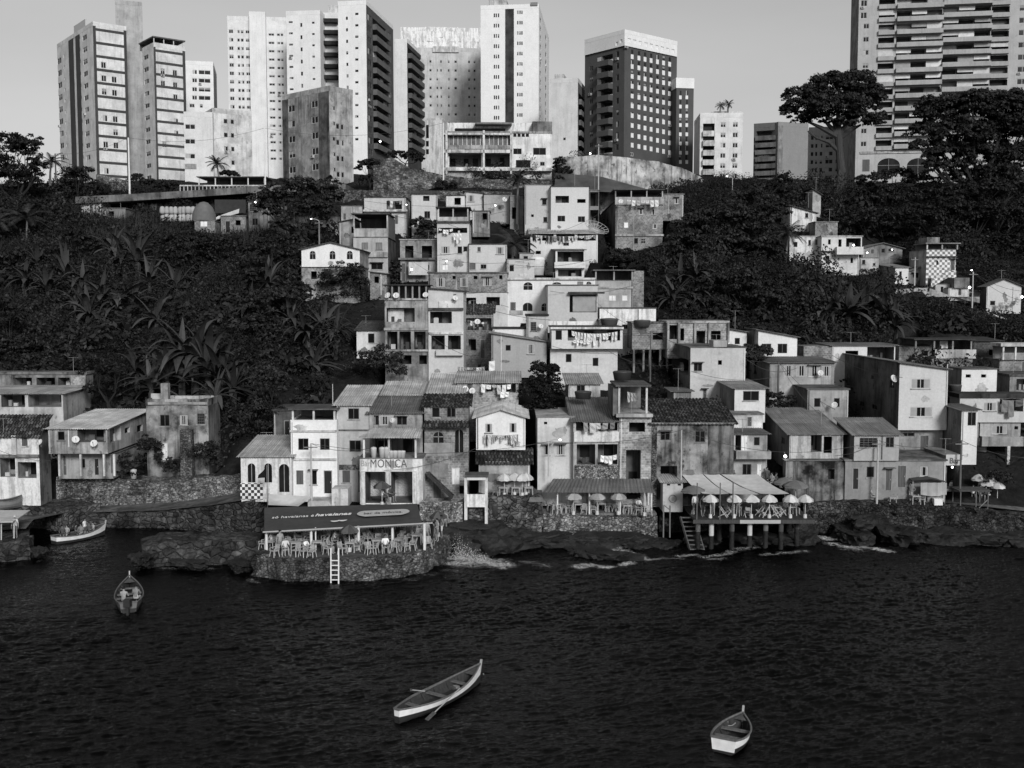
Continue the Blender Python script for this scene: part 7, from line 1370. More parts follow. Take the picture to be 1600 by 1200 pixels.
mb.add(vs, [(i * 5 + j, i * 5 + j + 1, i * 5 + j + 6, i * 5 + j + 5) for i in range(12) for j in range(4)]); mb.build('side_cloth', stl)
for x, y in ((-1.5, -.5), (1.2, -.5), (1.2, 1.3), (-1.4, 1.3)): mb = MB(M('wood', .3)); mb.bar((x, y, 0), (x, y, 2), .06); mb.build('post', stl)
mb = MB(M('wood', .2)); mb.box(-.2, 1.1, -.4, .6, .0, .85); mb.build('counter', stl)
bx = MB(M('paint', .75)); bx.box(-.35, .35, -.25, .25, 0, .5); bx.box(-.38, .38, -.28, .28, .5, .56); o = bx.build('cool_box', None); o.location = Vector((at(1466, 790, 90).x, 90.2, SZ)); tag(o, 'white cool box at the foot of the tarpaulin stall', 'cool box')
for i, (x, y) in enumerate([(1528, 740), (1545, 743), (1540, 748), (1558, 752)]): put(PW, at(x, y + 34, 94 - i * .3), i, ORD[i] + ' white parasol of the cluster right of the open-fronted bar', 'parasols')
put(PW, at(1252, 803, 89), 1, 'lone white parasol right of the deck below the ruined wall', 'parasols') if 0 else None
wf = thing('timber_stall', 'bare timber frame of an unfinished stall near the right edge', 'frame', at(1500, 806, 90.3))
for x in (0, 1.3, 2.3): mb = MB(M('wood', .12)); mb.bar((x, 0, -.5), (x, 0, 2.1), .08); mb.build('post', wf)
for x in (0, 2.3): mb = MB(M('wood', .12)); mb.bar((x, 1.6, 0), (x, 1.6, 2.1), .08); mb.build('post', wf)
mb = MB(M('wood', .08)); mb.box(-.2, 2.5, -.2, 1.8, 2.1, 2.18); mb.build('top_boards', wf); mb = MB(M('wood', .25)); mb.bar((1, 0, .5), (2.3, 0, .55), .12, .12); mb.build('cross_bar', wf); mb = MB(M('wood', .2)); mb.bar((1.3, 0, .4), (2.3, 0, 1.4), .06); mb.build('brace', wf)
# ------------------------------------------------------------------ boats
def boat(label, stern, bow, beam, free, strake, low, thw, name='rowing_boat', tw=.55, group='open boats on the water', sheer=.45, transom=True, post=.35, split=.42):
    """stern, bow: water points; free: freeboard amidships"""
    d = bow - stern; L = d.length; t = thing(name, label, 'boat', (stern + bow) / 2, math.atan2(d.y, d.x), group); n = 18
    def sec(s):   # half width and rail height along the boat
        w = beam / 2 * (1 - abs(2 * s - .82) ** 2.4 / (1.18 ** 2.4)) if s > .41 else beam / 2 * (tw + (1 - tw) * math.sin(math.pi / 2 * min(1, s / .41))); return max(.02, w), free + sheer * max(0, (s - .45) / .55) ** 2 + .12 * (1 - min(1, s / .4)) ** 2
    hl = MB(); rows = []
    for i in range(n + 1): s = i / n; w, h = sec(s); x = -L / 2 + L * s; rows.append((x, w, h))
    def skin(mb, prof, inner):
        vs, fs = [], []; m = len(prof)
        for x, w, h in rows:
            for fy, fz, rel in prof: vs.append((x + (.1 * max(0, x / L) if rel else 0), w * fy, h * fz if fz > 0 else fz))
        for i in range(n):
            for j in range(m - 1): fs.append((i * m + j, i * m + j + 1, (i + 1) * m + j + 1, (i + 1) * m + j))
        mb.add(vs, fs)
    hl.m(M('paint', low)); skin(hl, [(-.5, -.18, 0), (-.82, .02, 0), (-.9, .4, 0)], 0); skin(hl, [(.9, .4, 0), (.82, .02, 0), (.5, -.18, 0)], 0)
    hl.m(M('paint', strake)); skin(hl, [(-.9, .4, 0), (-1, 1, 1)], 0); skin(hl, [(1, 1, 1), (.9, .4, 0)], 0)
    hl.m(M('wood', .045)); skin(hl, [(-.93, .98, 1), (-.85, .45, 0), (-.55, .12, 0), (.55, .12, 0), (.85, .45, 0), (.93, .98, 1)], 1)
    x, w, h = rows[0]; hl.m(M('paint', strake)); hl.poly([(x, -w * .88, h * split), (x, w * .88, h * split), (x, w, h), (x, -w, h)]); hl.m(M('paint', low)); hl.poly([(x, -w * .5, -.18), (x, w * .5, -.18), (x, w * .88, h * split), (x, -w * .88, h * split)]); hl.m(M('wood', .07)); hl.poly([(x + .05, w * .85, .05), (x + .05, -w * .85, .05), (x + .05, -w, h), (x + .05, w, h)]); hl.build('hull', t)
    g = MB(M('wood', .13)); P = [Vector((x, w, h + .02)) for x, w, h in rows]
    for sgn_ in (-1, 1): g.tube([Vector((p.x, p.y * sgn_, p.z)) for p in P], .045, 6)
    g.bar((rows[0][0], -rows[0][1], rows[0][2] + .02), (rows[0][0], rows[0][1], rows[0][2] + .02), .09); g.build('gunwale', t)
    for s in thw: w, h = sec(s); b = MB(M('wood', .14)); x = -L / 2 + L * s; b.box(x - .13, x + .13, -w * .88, w * .88, h * .68, h * .68 + .05); b.build('thwart', t)
    w, h = sec(.93); f = MB(M('wood', .09)); f.poly([(L * .36, -sec(.86)[0] * .9, sec(.86)[1] * .9), (L * .36, sec(.86)[0] * .9, sec(.86)[1] * .9), (L * .49, .02, sec(.99)[1] * .93)]); f.build('foredeck', t)
    if post: pb = MB(M('paint', .4)); h = rows[-1][2]; pb.bar((L / 2 - .04, 0, h * .5), (L / 2 + .12, 0, h + post), .08, .1); pb.build('stem_post', t)
    for sgn_ in (-1, 1): rib = MB(M('wood', .05)); [rib.bar((-L / 2 + L * s, sgn_ * sec(s)[0] * .9, sec(s)[1] * .9), (-L / 2 + L * s, sgn_ * sec(s)[0] * .55, sec(s)[1] * .14), .05) for s in (.12, .26, .4, .54, .68, .8)]; rib.build('ribs', t)
    return t
b1 = boat('long wooden boat with a bright white strake and an oar, drifting in the foreground', water(620, 1127), water(750, 1064), 1.5, .44, .78, .03, (.2, .47, .74), tw=.22, post=.22)
def oar(label, p, q, blade):
    p, q = Vector(p), Vector(q); t = thing('oar', label, 'oar', p, 0, 'oars'); mb = MB(M('wood', .3)); mb.tube([(0, 0, 0), q - p], .03, 6); mb.build('shaft', t); d = (q - p).normalized(); mb = MB(M('wood', .1)); mb.bar(q - p, q - p + d * blade, .22, .04); mb.build('blade', t)
oar('long oar laid across the near side of the foreground boat', zat(719, 1075, 1.05), zat(679, 1113, .32), .55); oar('short oar stub sticking out on the far side of the foreground boat', zat(664, 1080, .75), zat(644, 1078, .85), .1)
mb = MB(M('cloth', .35)); mb.box(-.2, .2, -.14, .14, 0, .3); mb.m(M('cloth', .1)); mb.box(-.21, -.07, -.145, .145, .05, .31); o = mb.build('bundle'); o.location = at(711, 1081, 53.4); o.rotation_euler = (0, 0, .8); tag(o, 'striped bundle lying in the foreground boat', 'bag')
mb = MB(M('paint', .3)); mb.tube([at(755, 1052, 55.9), at(760, 1062, 55.9), at(764, 1072, 55.6)], .02, 5); tag(mb.build('mooring_rope'), 'mooring rope hanging from the bow of the foreground boat', 'rope')
me = text_mesh('SÃO JOSE', .16, M('paint', .15), .004) if 0 else None
b2 = boat('short white sided dinghy with a square stern at the lower right', water(1130, 1176), water(1160, 1140), 1.55, .5, .8, .03, (.3, .62), 'dinghy', .72, post=.3, sheer=.3, split=.12)
mb = MB(M('wood', .3)); mb.tube([Vector((.25 * math.cos(a) * (1 + .3 * math.sin(3 * a)), .2 * math.sin(a), .02 * i)) for i, a in enumerate([x * .7 for x in range(16)])], .025, 5); o = mb.build('rope_coil'); o.location = at(1140, 1149, 48.1); o.location.z = .2; tag(o, 'coil of rope in the bottom of the dinghy', 'rope')
b3 = boat('dark motor boat with two bare-backed men, heading into the cove', water(201, 958), water(203, 922), 1.75, .55, .14, .03, (.38, .55, .75), 'motor_boat', .6, post=.3); b3p = b3.location
eng = thing('outboard_motor', 'dark outboard motor on the stern of the motor boat', 'motor', water(200, 961) + Vector((0, 0, .2))); mb = MB(M('paint', .03)); mb.box(-.2, .2, -.25, .2, .35, .8); mb.build('cowling', eng); mb = MB(M('paint', .03)); mb.box(-.07, .07, -.1, .1, -.4, .35); mb.build('shaft', eng)
person(water(194, 950) + Vector((0, 0, .05)), math.pi, 'sit', OUT['bare'], 'left bare-backed person sitting in the motor boat'); person(water(213, 946) + Vector((0, 0, .05)), math.pi, 'sit', OUT['bare2'], 'right bare-backed person sitting in the motor boat')
b4 = boat('crowded passenger boat with a white strake, moored in the cove', water(84, 850), water(164, 835), 1.5, .5, .75, .03, (.3, .5, .7), 'passenger_boat', .6, post=.25)
for i, (x, y, ou) in enumerate([(96, 846, 'dark'), (103, 845, 'bare'), (117, 844, 'dark'), (125, 843, 'bare2'), (131, 842, 'white'), (138, 841, 'dark'), (144, 840, 'grey')]): person(water(x, y) + Vector((0, .25, .1)), rng.uniform(-1, 2), 'stand' if i == 4 else 'sit', OUT[ou], ORD[i] + ' passenger from the stern of the crowded boat, ' + desc[ou], 'passengers in the crowded boat', .9)
# ------------------------------------------------------------------ poles, cables, dishes, lamps, washing
def pole(label, px, y0, y1, Y, r=.1, arms=1, lamp=None, mat=None):
    B = at(px, y1, Y); h = at(px, y0, Y).z - B.z; t = thing('utility_pole' if not lamp else 'street_lamp', label, 'pole' if not lamp else 'street lamp', B, 0, 'poles'); mb = MB(mat or M('paint', .45)); mb.tube([(0, 0, -.5), (0, 0, h)], [r, r * .7], 8); mb.build('post', t)
    for i in range(arms): mb = MB(M('wood', .2)); mb.bar((-.55, -.1, h - .3 - .5 * i), (.55, -.1, h - .3 - .5 * i), .08); mb.build('crossarm', t)
    if lamp: s = lamp; mb = MB(M('paint', .5)); mb.tube([(0, 0, h), (.4 * s, -.2, h + .2), (.9 * s, -.4, h + .22)], .035, 6); mb.build('arm', t); mb = MB(M('lamp', 5.0)); mb.lathe([(.001, -.07), (.11, -.03), (.11, .04), (.001, .07)], 10, (.95 * s, -.42, h + .2)); mb.build('lamp_head', t)
    return B + Vector((0, 0, h))
p1 = pole('pale pole with bare wires in front of the white two storey house', 487, 693, 788, 88.3); p2 = pole('slim pole in front of the decaying colonial house', 1064, 672, 760, 89, .07, 0); p3 = pole('pale pole with a meter box before the grey cube house', 1370, 688, 778, 90.4)
p4 = pole('slim lamp post in front of the pale flat-topped house', 857, 690, 735, 89.8, .06, 0, 1); p5 = pole('dark pole with many wires behind the fibre cement roofs', 1215, 565, 650, 104, .13, 1, None, M('wood', .1)); p6 = pole('tall white pole in front of the left slab tower', 203, 215, 312, 168, .16, 0, None, M('paint', .75))
p7 = pole('tall white pole at the right end of the parking deck', 415, 200, 312, 166, .13, 0, None, M('paint', .75)); p8 = pole('white pole at the left corner of the clubhouse', 693, 192, 290, 170, .12, 0, None, M('paint', .75)); p9 = pole('thin grey pole in front of the curved cliff wall', 935, 225, 300, 162, .1, 1)
p10 = pole('pole with a transformer behind the white arched house', 499, 345, 385, 143, .12, 1, -1, M('wood', .2)); p11 = pole('leaning black pole left of the open-fronted bar', 1500, 688, 760, 91, .1, 1, None, M('wood', .12)); p12 = pole('pole with a lamp beside the thatched hut', 1519, 425, 475, 134, .1, 1, -.4)
p13 = pole('pole beside the long low house on the right slope', 1429, 402, 440, 137, .1, 1); p14 = pole('dark power pole with crossarms at the upper left', 88, 240, 300, 172, .15, 2, None, M('wood', .1)); p15 = pole('thin pole among brick walls of the unfinished house', 1016, 518, 590, 110, .09, 1, None, M('wood', .12)); p16 = pole('thin street lamp left of the stacked balcony tower', 1144, 278, 320, 168, .07, 0, -1)
p17 = pole('wooden pole on the tall narrow terrace house corner', 402, 298, 360, 157, .1, 1, None, M('wood', .2)); p18 = pole('white slanting prop behind the white row, bent at the top', 520, 600, 632, 94, .05, 0)
def cable(a, b, sag, label, r=.018):
    mb = MB(M('paint', .06)); mb.tube([a.lerp(b, t) - Vector((0, 0, sag * 4 * t * (1 - t))) for t in [i / 14 for i in range(15)]], r, 4); tag(mb.build('overhead_cable'), label, 'cable', 'overhead cables')
for i, (a, b, s, l) in enumerate([(p1, p4, .9, 'sagging cable from the white house pole to the slim lamp post'), (p1, at(578, 700, 87.5), .4, 'short cable from the white house pole to the bar house'), (p4, p2, .5, 'cable from the slim lamp post to the colonial house pole'), (p2, p3, 1.4, 'long cable crossing in front of the colonial house'), (p3, p11, .6, 'cable over the grey long house towards the bar'), (p3, at(1305, 712, 91), .3, 'cable left of the meter box pole'), (p11, at(1600, 715, 93), .3, 'cable leaving the bar pole to the right edge'), (p5, at(1305, 640, 100), .5, 'upper cable falling right from the dark pole'), (p5, at(1290, 652, 99), .7, 'lower cable falling right from the dark pole'), (p5, p15, .9, 'cable between the dark pole and the brick house pole'),
    (p15, at(930, 470, 120), .6, 'cable from the brick house pole up to the grey block'), (at(640, 405, 136), at(795, 480, 122), .6, 'cable drooping across the long bare brick storey'), (at(690, 405, 134), at(835, 405, 129), .5, 'cable over the flat pale houses'), (p10, at(640, 330, 150), .6, 'cable from the transformer pole to the top row'), (at(570, 314, 150), at(820, 312, 146), .8, 'long cable along the top row of houses'), (p14, p6, .8, 'cable from the power pole to the tall white pole'), (p6, p7, 1.2, 'high cable between the two tall white poles'), (p7, p8, 1.5, 'high cable from the parking deck to the clubhouse'), (p13, p12, .6, 'cable past the tiled tower house'), (p12, at(1600, 455, 132), .5, 'upper cable across the curved gable house'), (p12, at(1600, 470, 132), .6, 'lower cable across the curved gable house'), (at(1205, 590, 105), at(1080, 580, 104), .5, 'cable in front of the roughcast house'), (at(745, 700, 88), at(600, 735, 87), .4, 'cable across the old brick house'), (at(860, 540, 107.5), at(960, 552, 107.5), .3, 'cable across the wall under the washing balcony'), (at(80, 720, 93), at(-10, 700, 92), .3, 'cable on the ruined white house at the left edge')]): cable(a, b, s, l)
ends = [((560, 320, 150), (700, 345, 134)), ((640, 345, 148), (790, 330, 150)), ((830, 360, 141), (700, 350, 134)), ((935, 335, 146), (830, 372, 141)), ((735, 390, 133), (625, 385, 136)), ((792, 412, 129), (925, 405, 132)), ((668, 450, 111), (792, 445, 124)), ((605, 470, 110), (560, 510, 115)), ((724, 470, 111), (860, 500, 108)), ((860, 455, 119), (1005, 440, 126)), ((725, 500, 116), (768, 525, 109)), ((972, 520, 107), (1045, 515, 113)), ((668, 520, 110), (770, 560, 109)), ((1165, 560, 104), (1245, 575, 105)), ((1300, 555, 111), (1410, 590, 96)), ((945, 545, 107), (1050, 570, 104))]
for i, (a, b) in enumerate(sorted(ends, key=lambda q: q[0][1])): cable(at(*a), at(*b), rng.uniform(.3, .9), ORD[i] + ' thin cable from the top among the crowded hill houses', .02)
DM = MB(M('paint', .7)); DM.lathe([(.001, .0), (.2, .02), (.38, .09), (.45, .14), (.45, .12), (.38, .06), (.001, -.02)], 18); dish_me = DM.mesh('reflector', True); AM = MB(M('paint', .2)); AM.bar((0, -.38, .1), (0, 0, .45), .03); AM.box(-.05, .05, -.05, .05, .42, .52); arm_me = AM.mesh('feed_arm'); BM_ = MB(M('paint', .3)); BM_.tube([(0, 0, 0), (0, .1, -.35), (0, .1, -.7)], .03, 6); br_me = BM_.mesh('bracket')
def dish(px, py, Y, label, sc=1.0, yaw=0.3):
    t = thing('satellite_dish', label, 'satellite dish', at(px, py, Y), 0, 'satellite dishes'); t.rotation_euler = (0, 0, yaw); t.scale = (sc * .64,) * 3
    for n_, m_ in (('reflector', dish_me), ('feed_arm', arm_me)): o = link(n_, m_, t); o.rotation_euler = (R(62), 0, 0)
    link('bracket', br_me, t)
for q in [(118, 687, 93.4, 'left pale dish on the grey balcony under the wide corrugated roof', 1.1), (147, 693, 93.4, 'right pale dish on the grey balcony under the wide corrugated roof', 1.1), (727, 608, 97.3, 'left of two dishes on the long brick balcony', 1), (738, 611, 97.3, 'right of two dishes on the long brick balcony', 1), (606, 462, 110.5, 'left dish on the roof terrace with poles', 1.1), (619, 462, 110.5, 'middle dish on the roof terrace with poles', 1.1), (665, 461, 110.5, 'right dish on the roof terrace with poles', 1), (711, 466, 110.9, 'dish on the wall of the pale house with a white sheet', 1), (746, 503, 116.5, 'dish on a pole before the shabby brick room', 1.1), (1396, 592, 97.5, 'white dish on the dark weathered side wall', 1.25), (957, 625, 96, 'dish on a long bracket beside the brick tower house', 1.1), (1282, 583, 105.3, 'dish under the strip of four windows', 1), (1304, 633, 100, 'dish on the plastered house with two shuttered windows', 1), (614, 657, 90, 'dish on the grey upper room of the bar house', .8), (845, 510, 112.8, 'round dish on the wall by the lattice window', .9), (63, 691, 92, 'dish on the ruined house at the left', .9), (1141, 538, 112, 'dish beside the brick frame house', .8), (970, 315, 146.5, 'dish on the roofed terrace of the tall brick house', 1.1), (788, 312, 152, 'dish on the lamp-lit grey house', 1.2)]: dish(*q[:5], yaw=rng.uniform(-.5, .5))
mb = MB(M('paint', .4)); n_ = 16; rr_ = 1.6
for i in range(n_): a = 2 * math.pi * i / n_; mb.tube([(0, 0, -.3), (.5 * rr_ * math.cos(a), .5 * rr_ * math.sin(a), -.15), (rr_ * math.cos(a), rr_ * math.sin(a), .2)], .03, 4)
for f_ in (.35, .7, 1): mb.tube([(rr_ * f_ * math.cos(2 * math.pi * i / 24), rr_ * f_ * math.sin(2 * math.pi * i / 24), -.3 + .5 * f_ ** 1.5) for i in range(25)], .025, 4)
o = mb.build('mesh_antenna'); o.location = at(932, 357, 143); o.rotation_euler = (R(30), R(20), 0); tag(o, 'large mesh antenna dish beside the washing veranda', 'antenna')
def lampb(px, py, Y, label, s=.16, e=12):
    s *= .62; e = min(e, 7)
    t = thing('wall_lamp', label, 'lamp', at(px, py, Y), 0, 'lit lamps'); mb = MB(M('lamp', e)); mb.lathe([(.001, -s), (s * .8, -s * .5), (s, 0), (s * .8, s * .5), (.001, s)], 12); mb.build('bulb', t, True); mb = MB(M('paint', .3)); mb.tube([(0, 0, s), (0, .3, s + .15), (0, .8, s + .1)], .03, 5); mb.build('bracket', t)
for q in [(1227, 713, 91.8, 'bright lamp on the dark side wall by the fibre cement roofs', .22, 40), (643, 421, 135, 'bright lamp over the cloth awning of the frame house', .22, 25), (698, 408, 134.4, 'lamp on the slim tall house', .15, 14), (635, 320, 149.5, 'lamp beside the tall pale house in the top row', .15, 14), (774, 321, 153, 'lamp on the grey house by the palm', .18, 18), (1334, 383, 139.5, 'bright lamp on the lit veranda', .2, 35), (1355, 395, 145, 'lamp by the door of the dim gabled house', .18, 25), (1515, 449, 134.5, 'bright lamp on the thatched hut', .25, 35), (1597, 464, 133, 'bright lamp at the right end of the curved gable house', .25, 45), (594, 221, 228, 'bright lamp on a balcony of the tall white tower', .35, 30), (1488, 730, 92.6, 'strip lamp inside the open-fronted bar', .15, 16), (1394, 390, 145, 'second lamp on the dim gabled house', .14, 14), (399, 316, 155.4, 'round white lamp on the lattice window shack', .25, 2), (922, 240, 200, 'floodlight at the foot of the striped tower', .3, 14)]: lampb(*q)
def washing(label, a, b, n, sag=.2, g=(.65, .5, .6, .3, .1, .05, .2), h=(.4, .9), cat='washing line'):
    A_, B_ = at(*a), at(*b); t = thing('washing_line', label, cat, A_, 0, 'lines of washing'); D = B_ - A_; mb = MB(M('paint', .3)); f_ = lambda s: D * s - Vector((0, 0, sag * 4 * s * (1 - s))); mb.tube([f_(i / 10) for i in range(11)], .012, 4); mb.build('line', t)
    for i in range(n):
        s0 = (i + rng.uniform(.0, .15)) / n; s1 = (i + rng.uniform(.7, 1.05)) / n; hh = rng.uniform(h[0] * .7, h[1]) if rng.random() < .8 else h[0] * .5; m = MB(M('cloth', rng.choice(g))); p, q = f_(s0), f_(s1); w1 = Vector((rng.uniform(-.06, .06), rng.uniform(-.1, .1), 0)); mid = (p + q) / 2
        vs = []
        for j in range(4): fz = j / 3; vs += [p + w1 * fz - Vector((0, .02, hh * fz)), mid + w1 * fz - Vector((0, .06 * (1 if j % 2 else -1) + .02, hh * fz * 1.03)), q + w1 * fz - Vector((0, .02, hh * fz * rng.uniform(.9, 1)))]
        m.add(vs, [(j * 3 + k, j * 3 + k + 1, j * 3 + k + 4, j * 3 + k + 3) for j in range(3) for k in (0, 1)]); m.build('garment', t)
washing('line of mixed clothes on the front of the white gabled cottage', (756, 679, 89.6), (810, 679, 89.6), 17, .08); washing('line of white sheets on the overhanging balcony', (893, 517, 107.6), (965, 518, 107.6), 15, .25, (.75, .7, .72, .6), (.6, 1.2)); washing('second short line of white washing below the balcony rail', (896, 531, 107.5), (926, 531, 107.5), 6, .05, (.85, .8), (.4, .6)); washing('crowded line of small clothes on the long veranda', (834, 367, 141.6), (930, 367, 141.6), 34, .2, h=(.5, .9)); washing('washing on the long brick balcony', (752, 600, 97.4), (800, 600, 97.4), 6, .1, (.8, .75, .5)); washing('two white towels on the rail of the long brick balcony', (782, 612, 97.3), (796, 612, 97.3), 2, .02, (.85,), (.5, .6)); washing('white sheets on the lower gallery of the dark roofed house', (938, 711, 89.4), (964, 710, 89.4), 4, .1, (.85, .8), (.5, .8)); washing('dark trousers and shirts on the upper gallery of the dark roofed house', (910, 660, 89.5), (962, 660, 89.5), 5, .05, (.3, .6, .2, .5), (.6, 1)); washing('clothes at the big window of the wide low top house', (605, 313, 150.4), (628, 313, 150.4), 5, .1); washing('white cloth hung on the slim tall house', (708, 364, 134.2), (722, 364, 134.2), 3, .05, (.8, .75), (1.0, 1.6)); washing('washing on the middle balcony of the slim tall house', (686, 357, 134.4), (708, 357, 134.4), 4, .15, (.75, .8), (.4, .7)); washing('hung clothes on the roofed terrace of the tall brick house', (980, 312, 146.8), (1030, 312, 146.8), 7, .1, (.7, .75, .4)); washing('clothes at the shabby brick room', (730, 500, 116.8), (762, 503, 116.8), 7, .1, (.15, .7, .2, .75)); washing('row of washing on the ledge below the pale house with a white sheet', (715, 573, 109), (758, 573, 109), 9, .1, (.15, .4, .7, .3)); washing('garments below the curved gable house', (1560, 473, 134), (1593, 468, 134), 5, .1, (.3, .5, .15)); washing('white sheet on a crooked pole above the long corrugated roof', (764, 565, 108), (774, 563, 108), 1, .0, (.85,), (.9, 1)); washing('clothes inside the roof room of the brick tower house', (980, 612, 89.6), (994, 614, 89.6), 3, .05, (.3, .5, .4), (.8, 1.1)); washing('dark cloths draped on the porch at the right edge', (1564, 624, 98), (1598, 624, 98), 3, .1, (.12, .2), (1.2, 1.6))
# water tanks and tubs
def tank(label, px, py, Y, r, h, g=.12, name='water_tank'): mb = MB(M('paint', g)); mb.lathe([(.001, 0), (r * .85, 0), (r, h * .95), (r * 1.04, h), (r * .9, h * 1.12), (.001, h * 1.2)], 18); o = mb.build(name, None, True); o.location = at(px, py, Y); tag(o, label, 'water tank' if name == 'water_tank' else 'tub', 'tanks and tubs')
tank('big round white water tank beside the plain low room', 839, 430, 131.5, .95, 1.9, .75); tank('black tub with poles on the brick tower house roof', 972, 594, 93, .8, .7, .05); tank('dark round tank on the stained white wall, left one', 952, 508, 108.6, .9, .6, .1); tank('dark round tank on the stained white wall, right one', 1003, 510, 115, .9, .6, .1); tank('black tub on the small white hut roof edge', 911, 623, 95, .75, .6, .05); tank('dark tank beside the white box house', 1492, 612, 101.5, .6, .6, .07); tank('white drum on the quay beside the white roofed house', 209, 748, 96.5, .28, .75, .5)
for i, x in enumerate((584, 597, 604, 611, 617, 624, 629)): tank(ORD[i] + ' pale drum from the left on the bar house balcony', x, 715, 87.8, .24, .75 if i < 3 else .5, .55, 'drum')
tank('dark barrel beside the blank white board', 773, 806, 87.2, .33, .9, .06, 'barrel')
# flag, beached hull, stacked bags
fg = thing('flag', 'dark flag on a thin staff in front of the low white bar house', 'flag', at(418, 792, 87)); mb = MB(M('paint', .2)); mb.tube([(0, 0, -.5), (0, 0, 3.4)], .03, 5); mb.build('staff', fg); mb = MB(M('cloth', .03)); mb.add([(0, 0, 3.35), (-.7, .05, 2.6), (-.75, -.05, 2.35), (-.05, 0, 2.4), (-.35, .1, 2.9)], [(0, 4, 3), (4, 1, 2, 3), (0, 3, 4), (4, 3, 2, 1)]); mb.build('cloth', fg)
cv = thing('tarpaulin', 'pale canvas stretched low in front of the white houses', 'tarpaulin', at(420, 785, 86)); O = cv.location; q = [at(419, 789, 85.5), at(466, 791, 85.5), at(488, 776, 87.5), at(420, 772, 88)]; mb = MB(M('cloth', .62)); vs = []
for i in range(9):
    for j in range(7): p = (q[0].lerp(q[1], i / 8)).lerp(q[3].lerp(q[2], i / 8), j / 6) - O; vs.append(p - Vector((0, 0, .3 * math.sin(math.pi * i / 8) * math.sin(math.pi * j / 6))))
mb.add(vs, [(i * 7 + j, (i + 1) * 7 + j, (i + 1) * 7 + j + 1, i * 7 + j + 1) for i in range(8) for j in range(6)]); mb.build('canvas', cv, True)
for i, (x, w) in enumerate(((249, 13), (263, 11), (276, 12), (289, 14))):
    a = at(x, 346, 160); b = at(x + w, 322, 160); mb = MB(M('cloth', .42)); hh = (b.z - a.z) / 2
    for z in range(2):
        for k_ in range(2): r_ = (b.x - a.x) * rng.uniform(.27, .36); mb.lathe([(.001, 0), (r_ * .9, .05), (r_ * rng.uniform(1, 1.15), hh * .3), (r_ * rng.uniform(.95, 1.1), hh * .7), (r_ * .7, hh * .95), (.001, hh * rng.uniform(.97, 1.08))], 7, (a.x + (b.x - a.x) * (.27 + .48 * k_), 160.4 + rng.uniform(0, .5), a.z + hh * z))
    tag(mb.build('sack_stack', None, True), ORD[i] + ' stack of big white sacks from the left below the viaduct', 'sacks', 'stacks of white sacks')
mb = MB(M('cloth', .16)); c = at(319, 345, 158.5); mb.lathe([(1.75, 0), (1.7, .9), (1.3, 1.9), (.6, 2.6), (.001, 2.75)], 12, c); tag(mb.build('tarpaulin', None, True), 'domed grey tarpaulin over the patched shack', 'tarpaulin')
mb = MB(M('cloth', .05)); p0, p1 = at(336, 333, 159), at(384, 312, 159); mb.box(p0.x, p1.x, 158.9, 159.1, p0.z, p1.z); mb.m(M('cloth', .6)); a = [at(331, 345, 158.6), at(373, 333, 158.6), at(374, 326, 158.6), at(340, 338, 158.6)]; mb.poly(a); mb.poly([p + Vector((0, .05, 0)) for p in a][::-1]); tag(mb.build('tarpaulin'), 'dark and white tarpaulin strip hanging below the viaduct', 'tarpaulin')
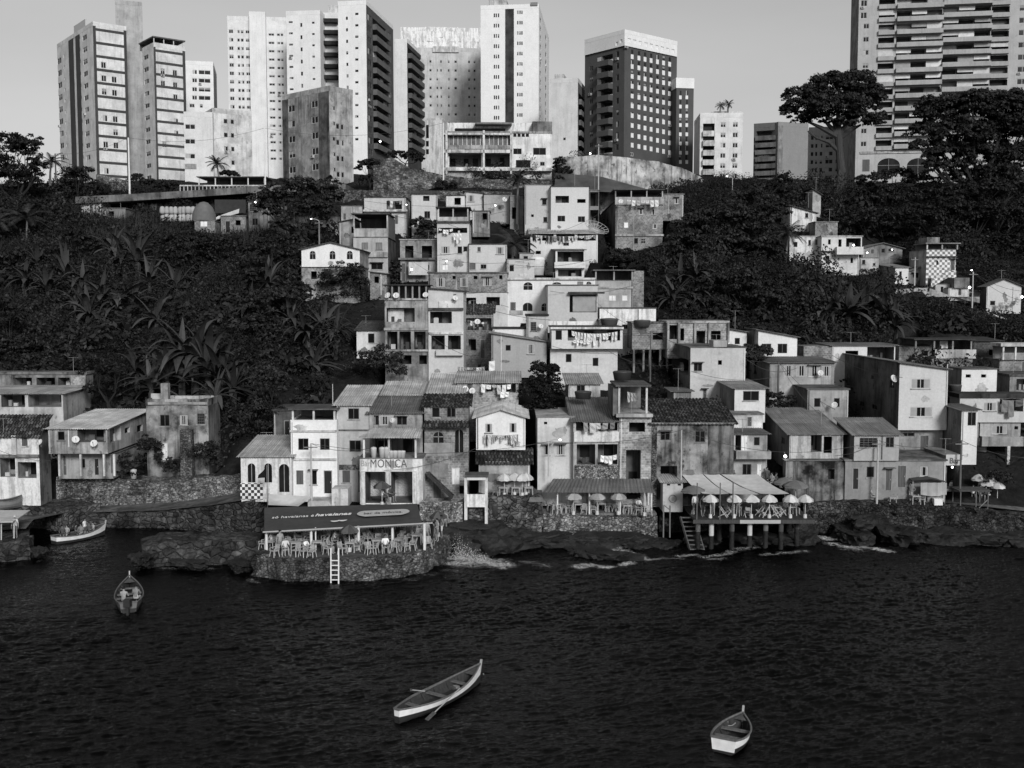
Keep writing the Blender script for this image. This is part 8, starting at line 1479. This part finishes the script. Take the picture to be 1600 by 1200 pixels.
# beached hull at the left edge
bh = boat('upturned bow of a beached boat at the left edge with a painted board', at(-6, 792, 91), at(34, 784, 92.5), 1.2, .5, .22, .15, (), 'beached_boat', .6, None, .3, True, 0); bh.location.z = at(10, 788, 91.5).z - .2
stone_wall('pale retaining wall along the lane on the right hillside', [(1398, 452, 136.5), (1450, 450, 137), (1500, 466, 135.5), (1530, 474, 134.5)], 20, M('peel', .4), .6, .6, .06)
stone_wall('low wall of the lane falling to the right edge of the hillside', [(1530, 486, 132.5), (1570, 497, 131.5), (1620, 512, 130.5)], 14, M('stone', .2, 2), .6, .6, .08)
mb = MB(M('paint', .6)); mb.tube([at(1552, 492, 131), at(1575, 500, 131), at(1610, 508, 130)], .09, 6); tag(mb.build('pipe'), 'white pipe running down the lane at the right edge', 'pipe')
# viaduct, cliff walls
vd = thing('viaduct', 'sloping concrete viaduct along the top of the left slope', 'viaduct', at(120, 316, 163)); O = vd.location; mb = MB(CO(.2)); pts = [(118, 318, 163), (200, 314, 164), (300, 308, 165), (415, 300, 166), (540, 298, 167)]
for a, b in zip(pts, pts[1:]):
    p, q = at(*a) - O, at(*b) - O; dy = Vector((0, 9, .2)); t1 = Vector((0, 0, 1.0)); mb.add([p, q, q + t1, p + t1, p + dy, q + dy, q + dy + t1, p + dy + t1], [(0, 1, 2, 3), (3, 2, 6, 7), (0, 4, 5, 1), (4, 7, 6, 5), (0, 3, 7, 4), (1, 5, 6, 2)])
mb.build('deck', vd)
for x in (240, 310, 380): p = at(x, 312, 166) - O; mb = MB(CO(.15)); mb.box(p.x - .4, p.x + .4, p.y, p.y + 1, p.z - 9, p.z - .6); mb.build('pier', vd)
stone_wall('stone boundary wall under the left slab tower', [(150, 272, 178), (200, 282, 178)], 28, M('stone', .2, 1.6), 1, .8, .1)
stone_wall('stained stone cliff wall below the clubhouse, sloping at its left end', [(583, 252, 171), (612, 246, 171), (640, 262, 171), (695, 274, 171), (760, 280, 171), (868, 281, 171)], 30, M('stone', .2, 1.5), 3, .6, .18, 'cliff_wall')
stone_wall('low wall in front of the cliff wall behind the top row', [(524, 296, 166), (580, 297, 164), (680, 298, 163), (800, 300, 163)], 30, M('stone', .16, 1.6), 1, .6, .1)
stone_wall('curved stained retaining wall below the dark striped tower', [(866, 246, 172), (900, 245, 171), (935, 242, 170), (980, 246, 170), (1030, 253, 172), (1070, 264, 177), (1098, 278, 186), (1106, 300, 196)], 27, M('concrete', .6, .8), 2, .9, .05, 'retaining_wall')
mb = MB(M('leaf', .05)); mb.poly([at(866, 297, 165), at(1035, 303, 165), at(1035, 302, 168), at(940, 276, 169.6), at(868, 270, 170)]); tag(mb.build('grass_bank'), 'dark grassy bank under the curved retaining wall', 'bank', kind='stuff')
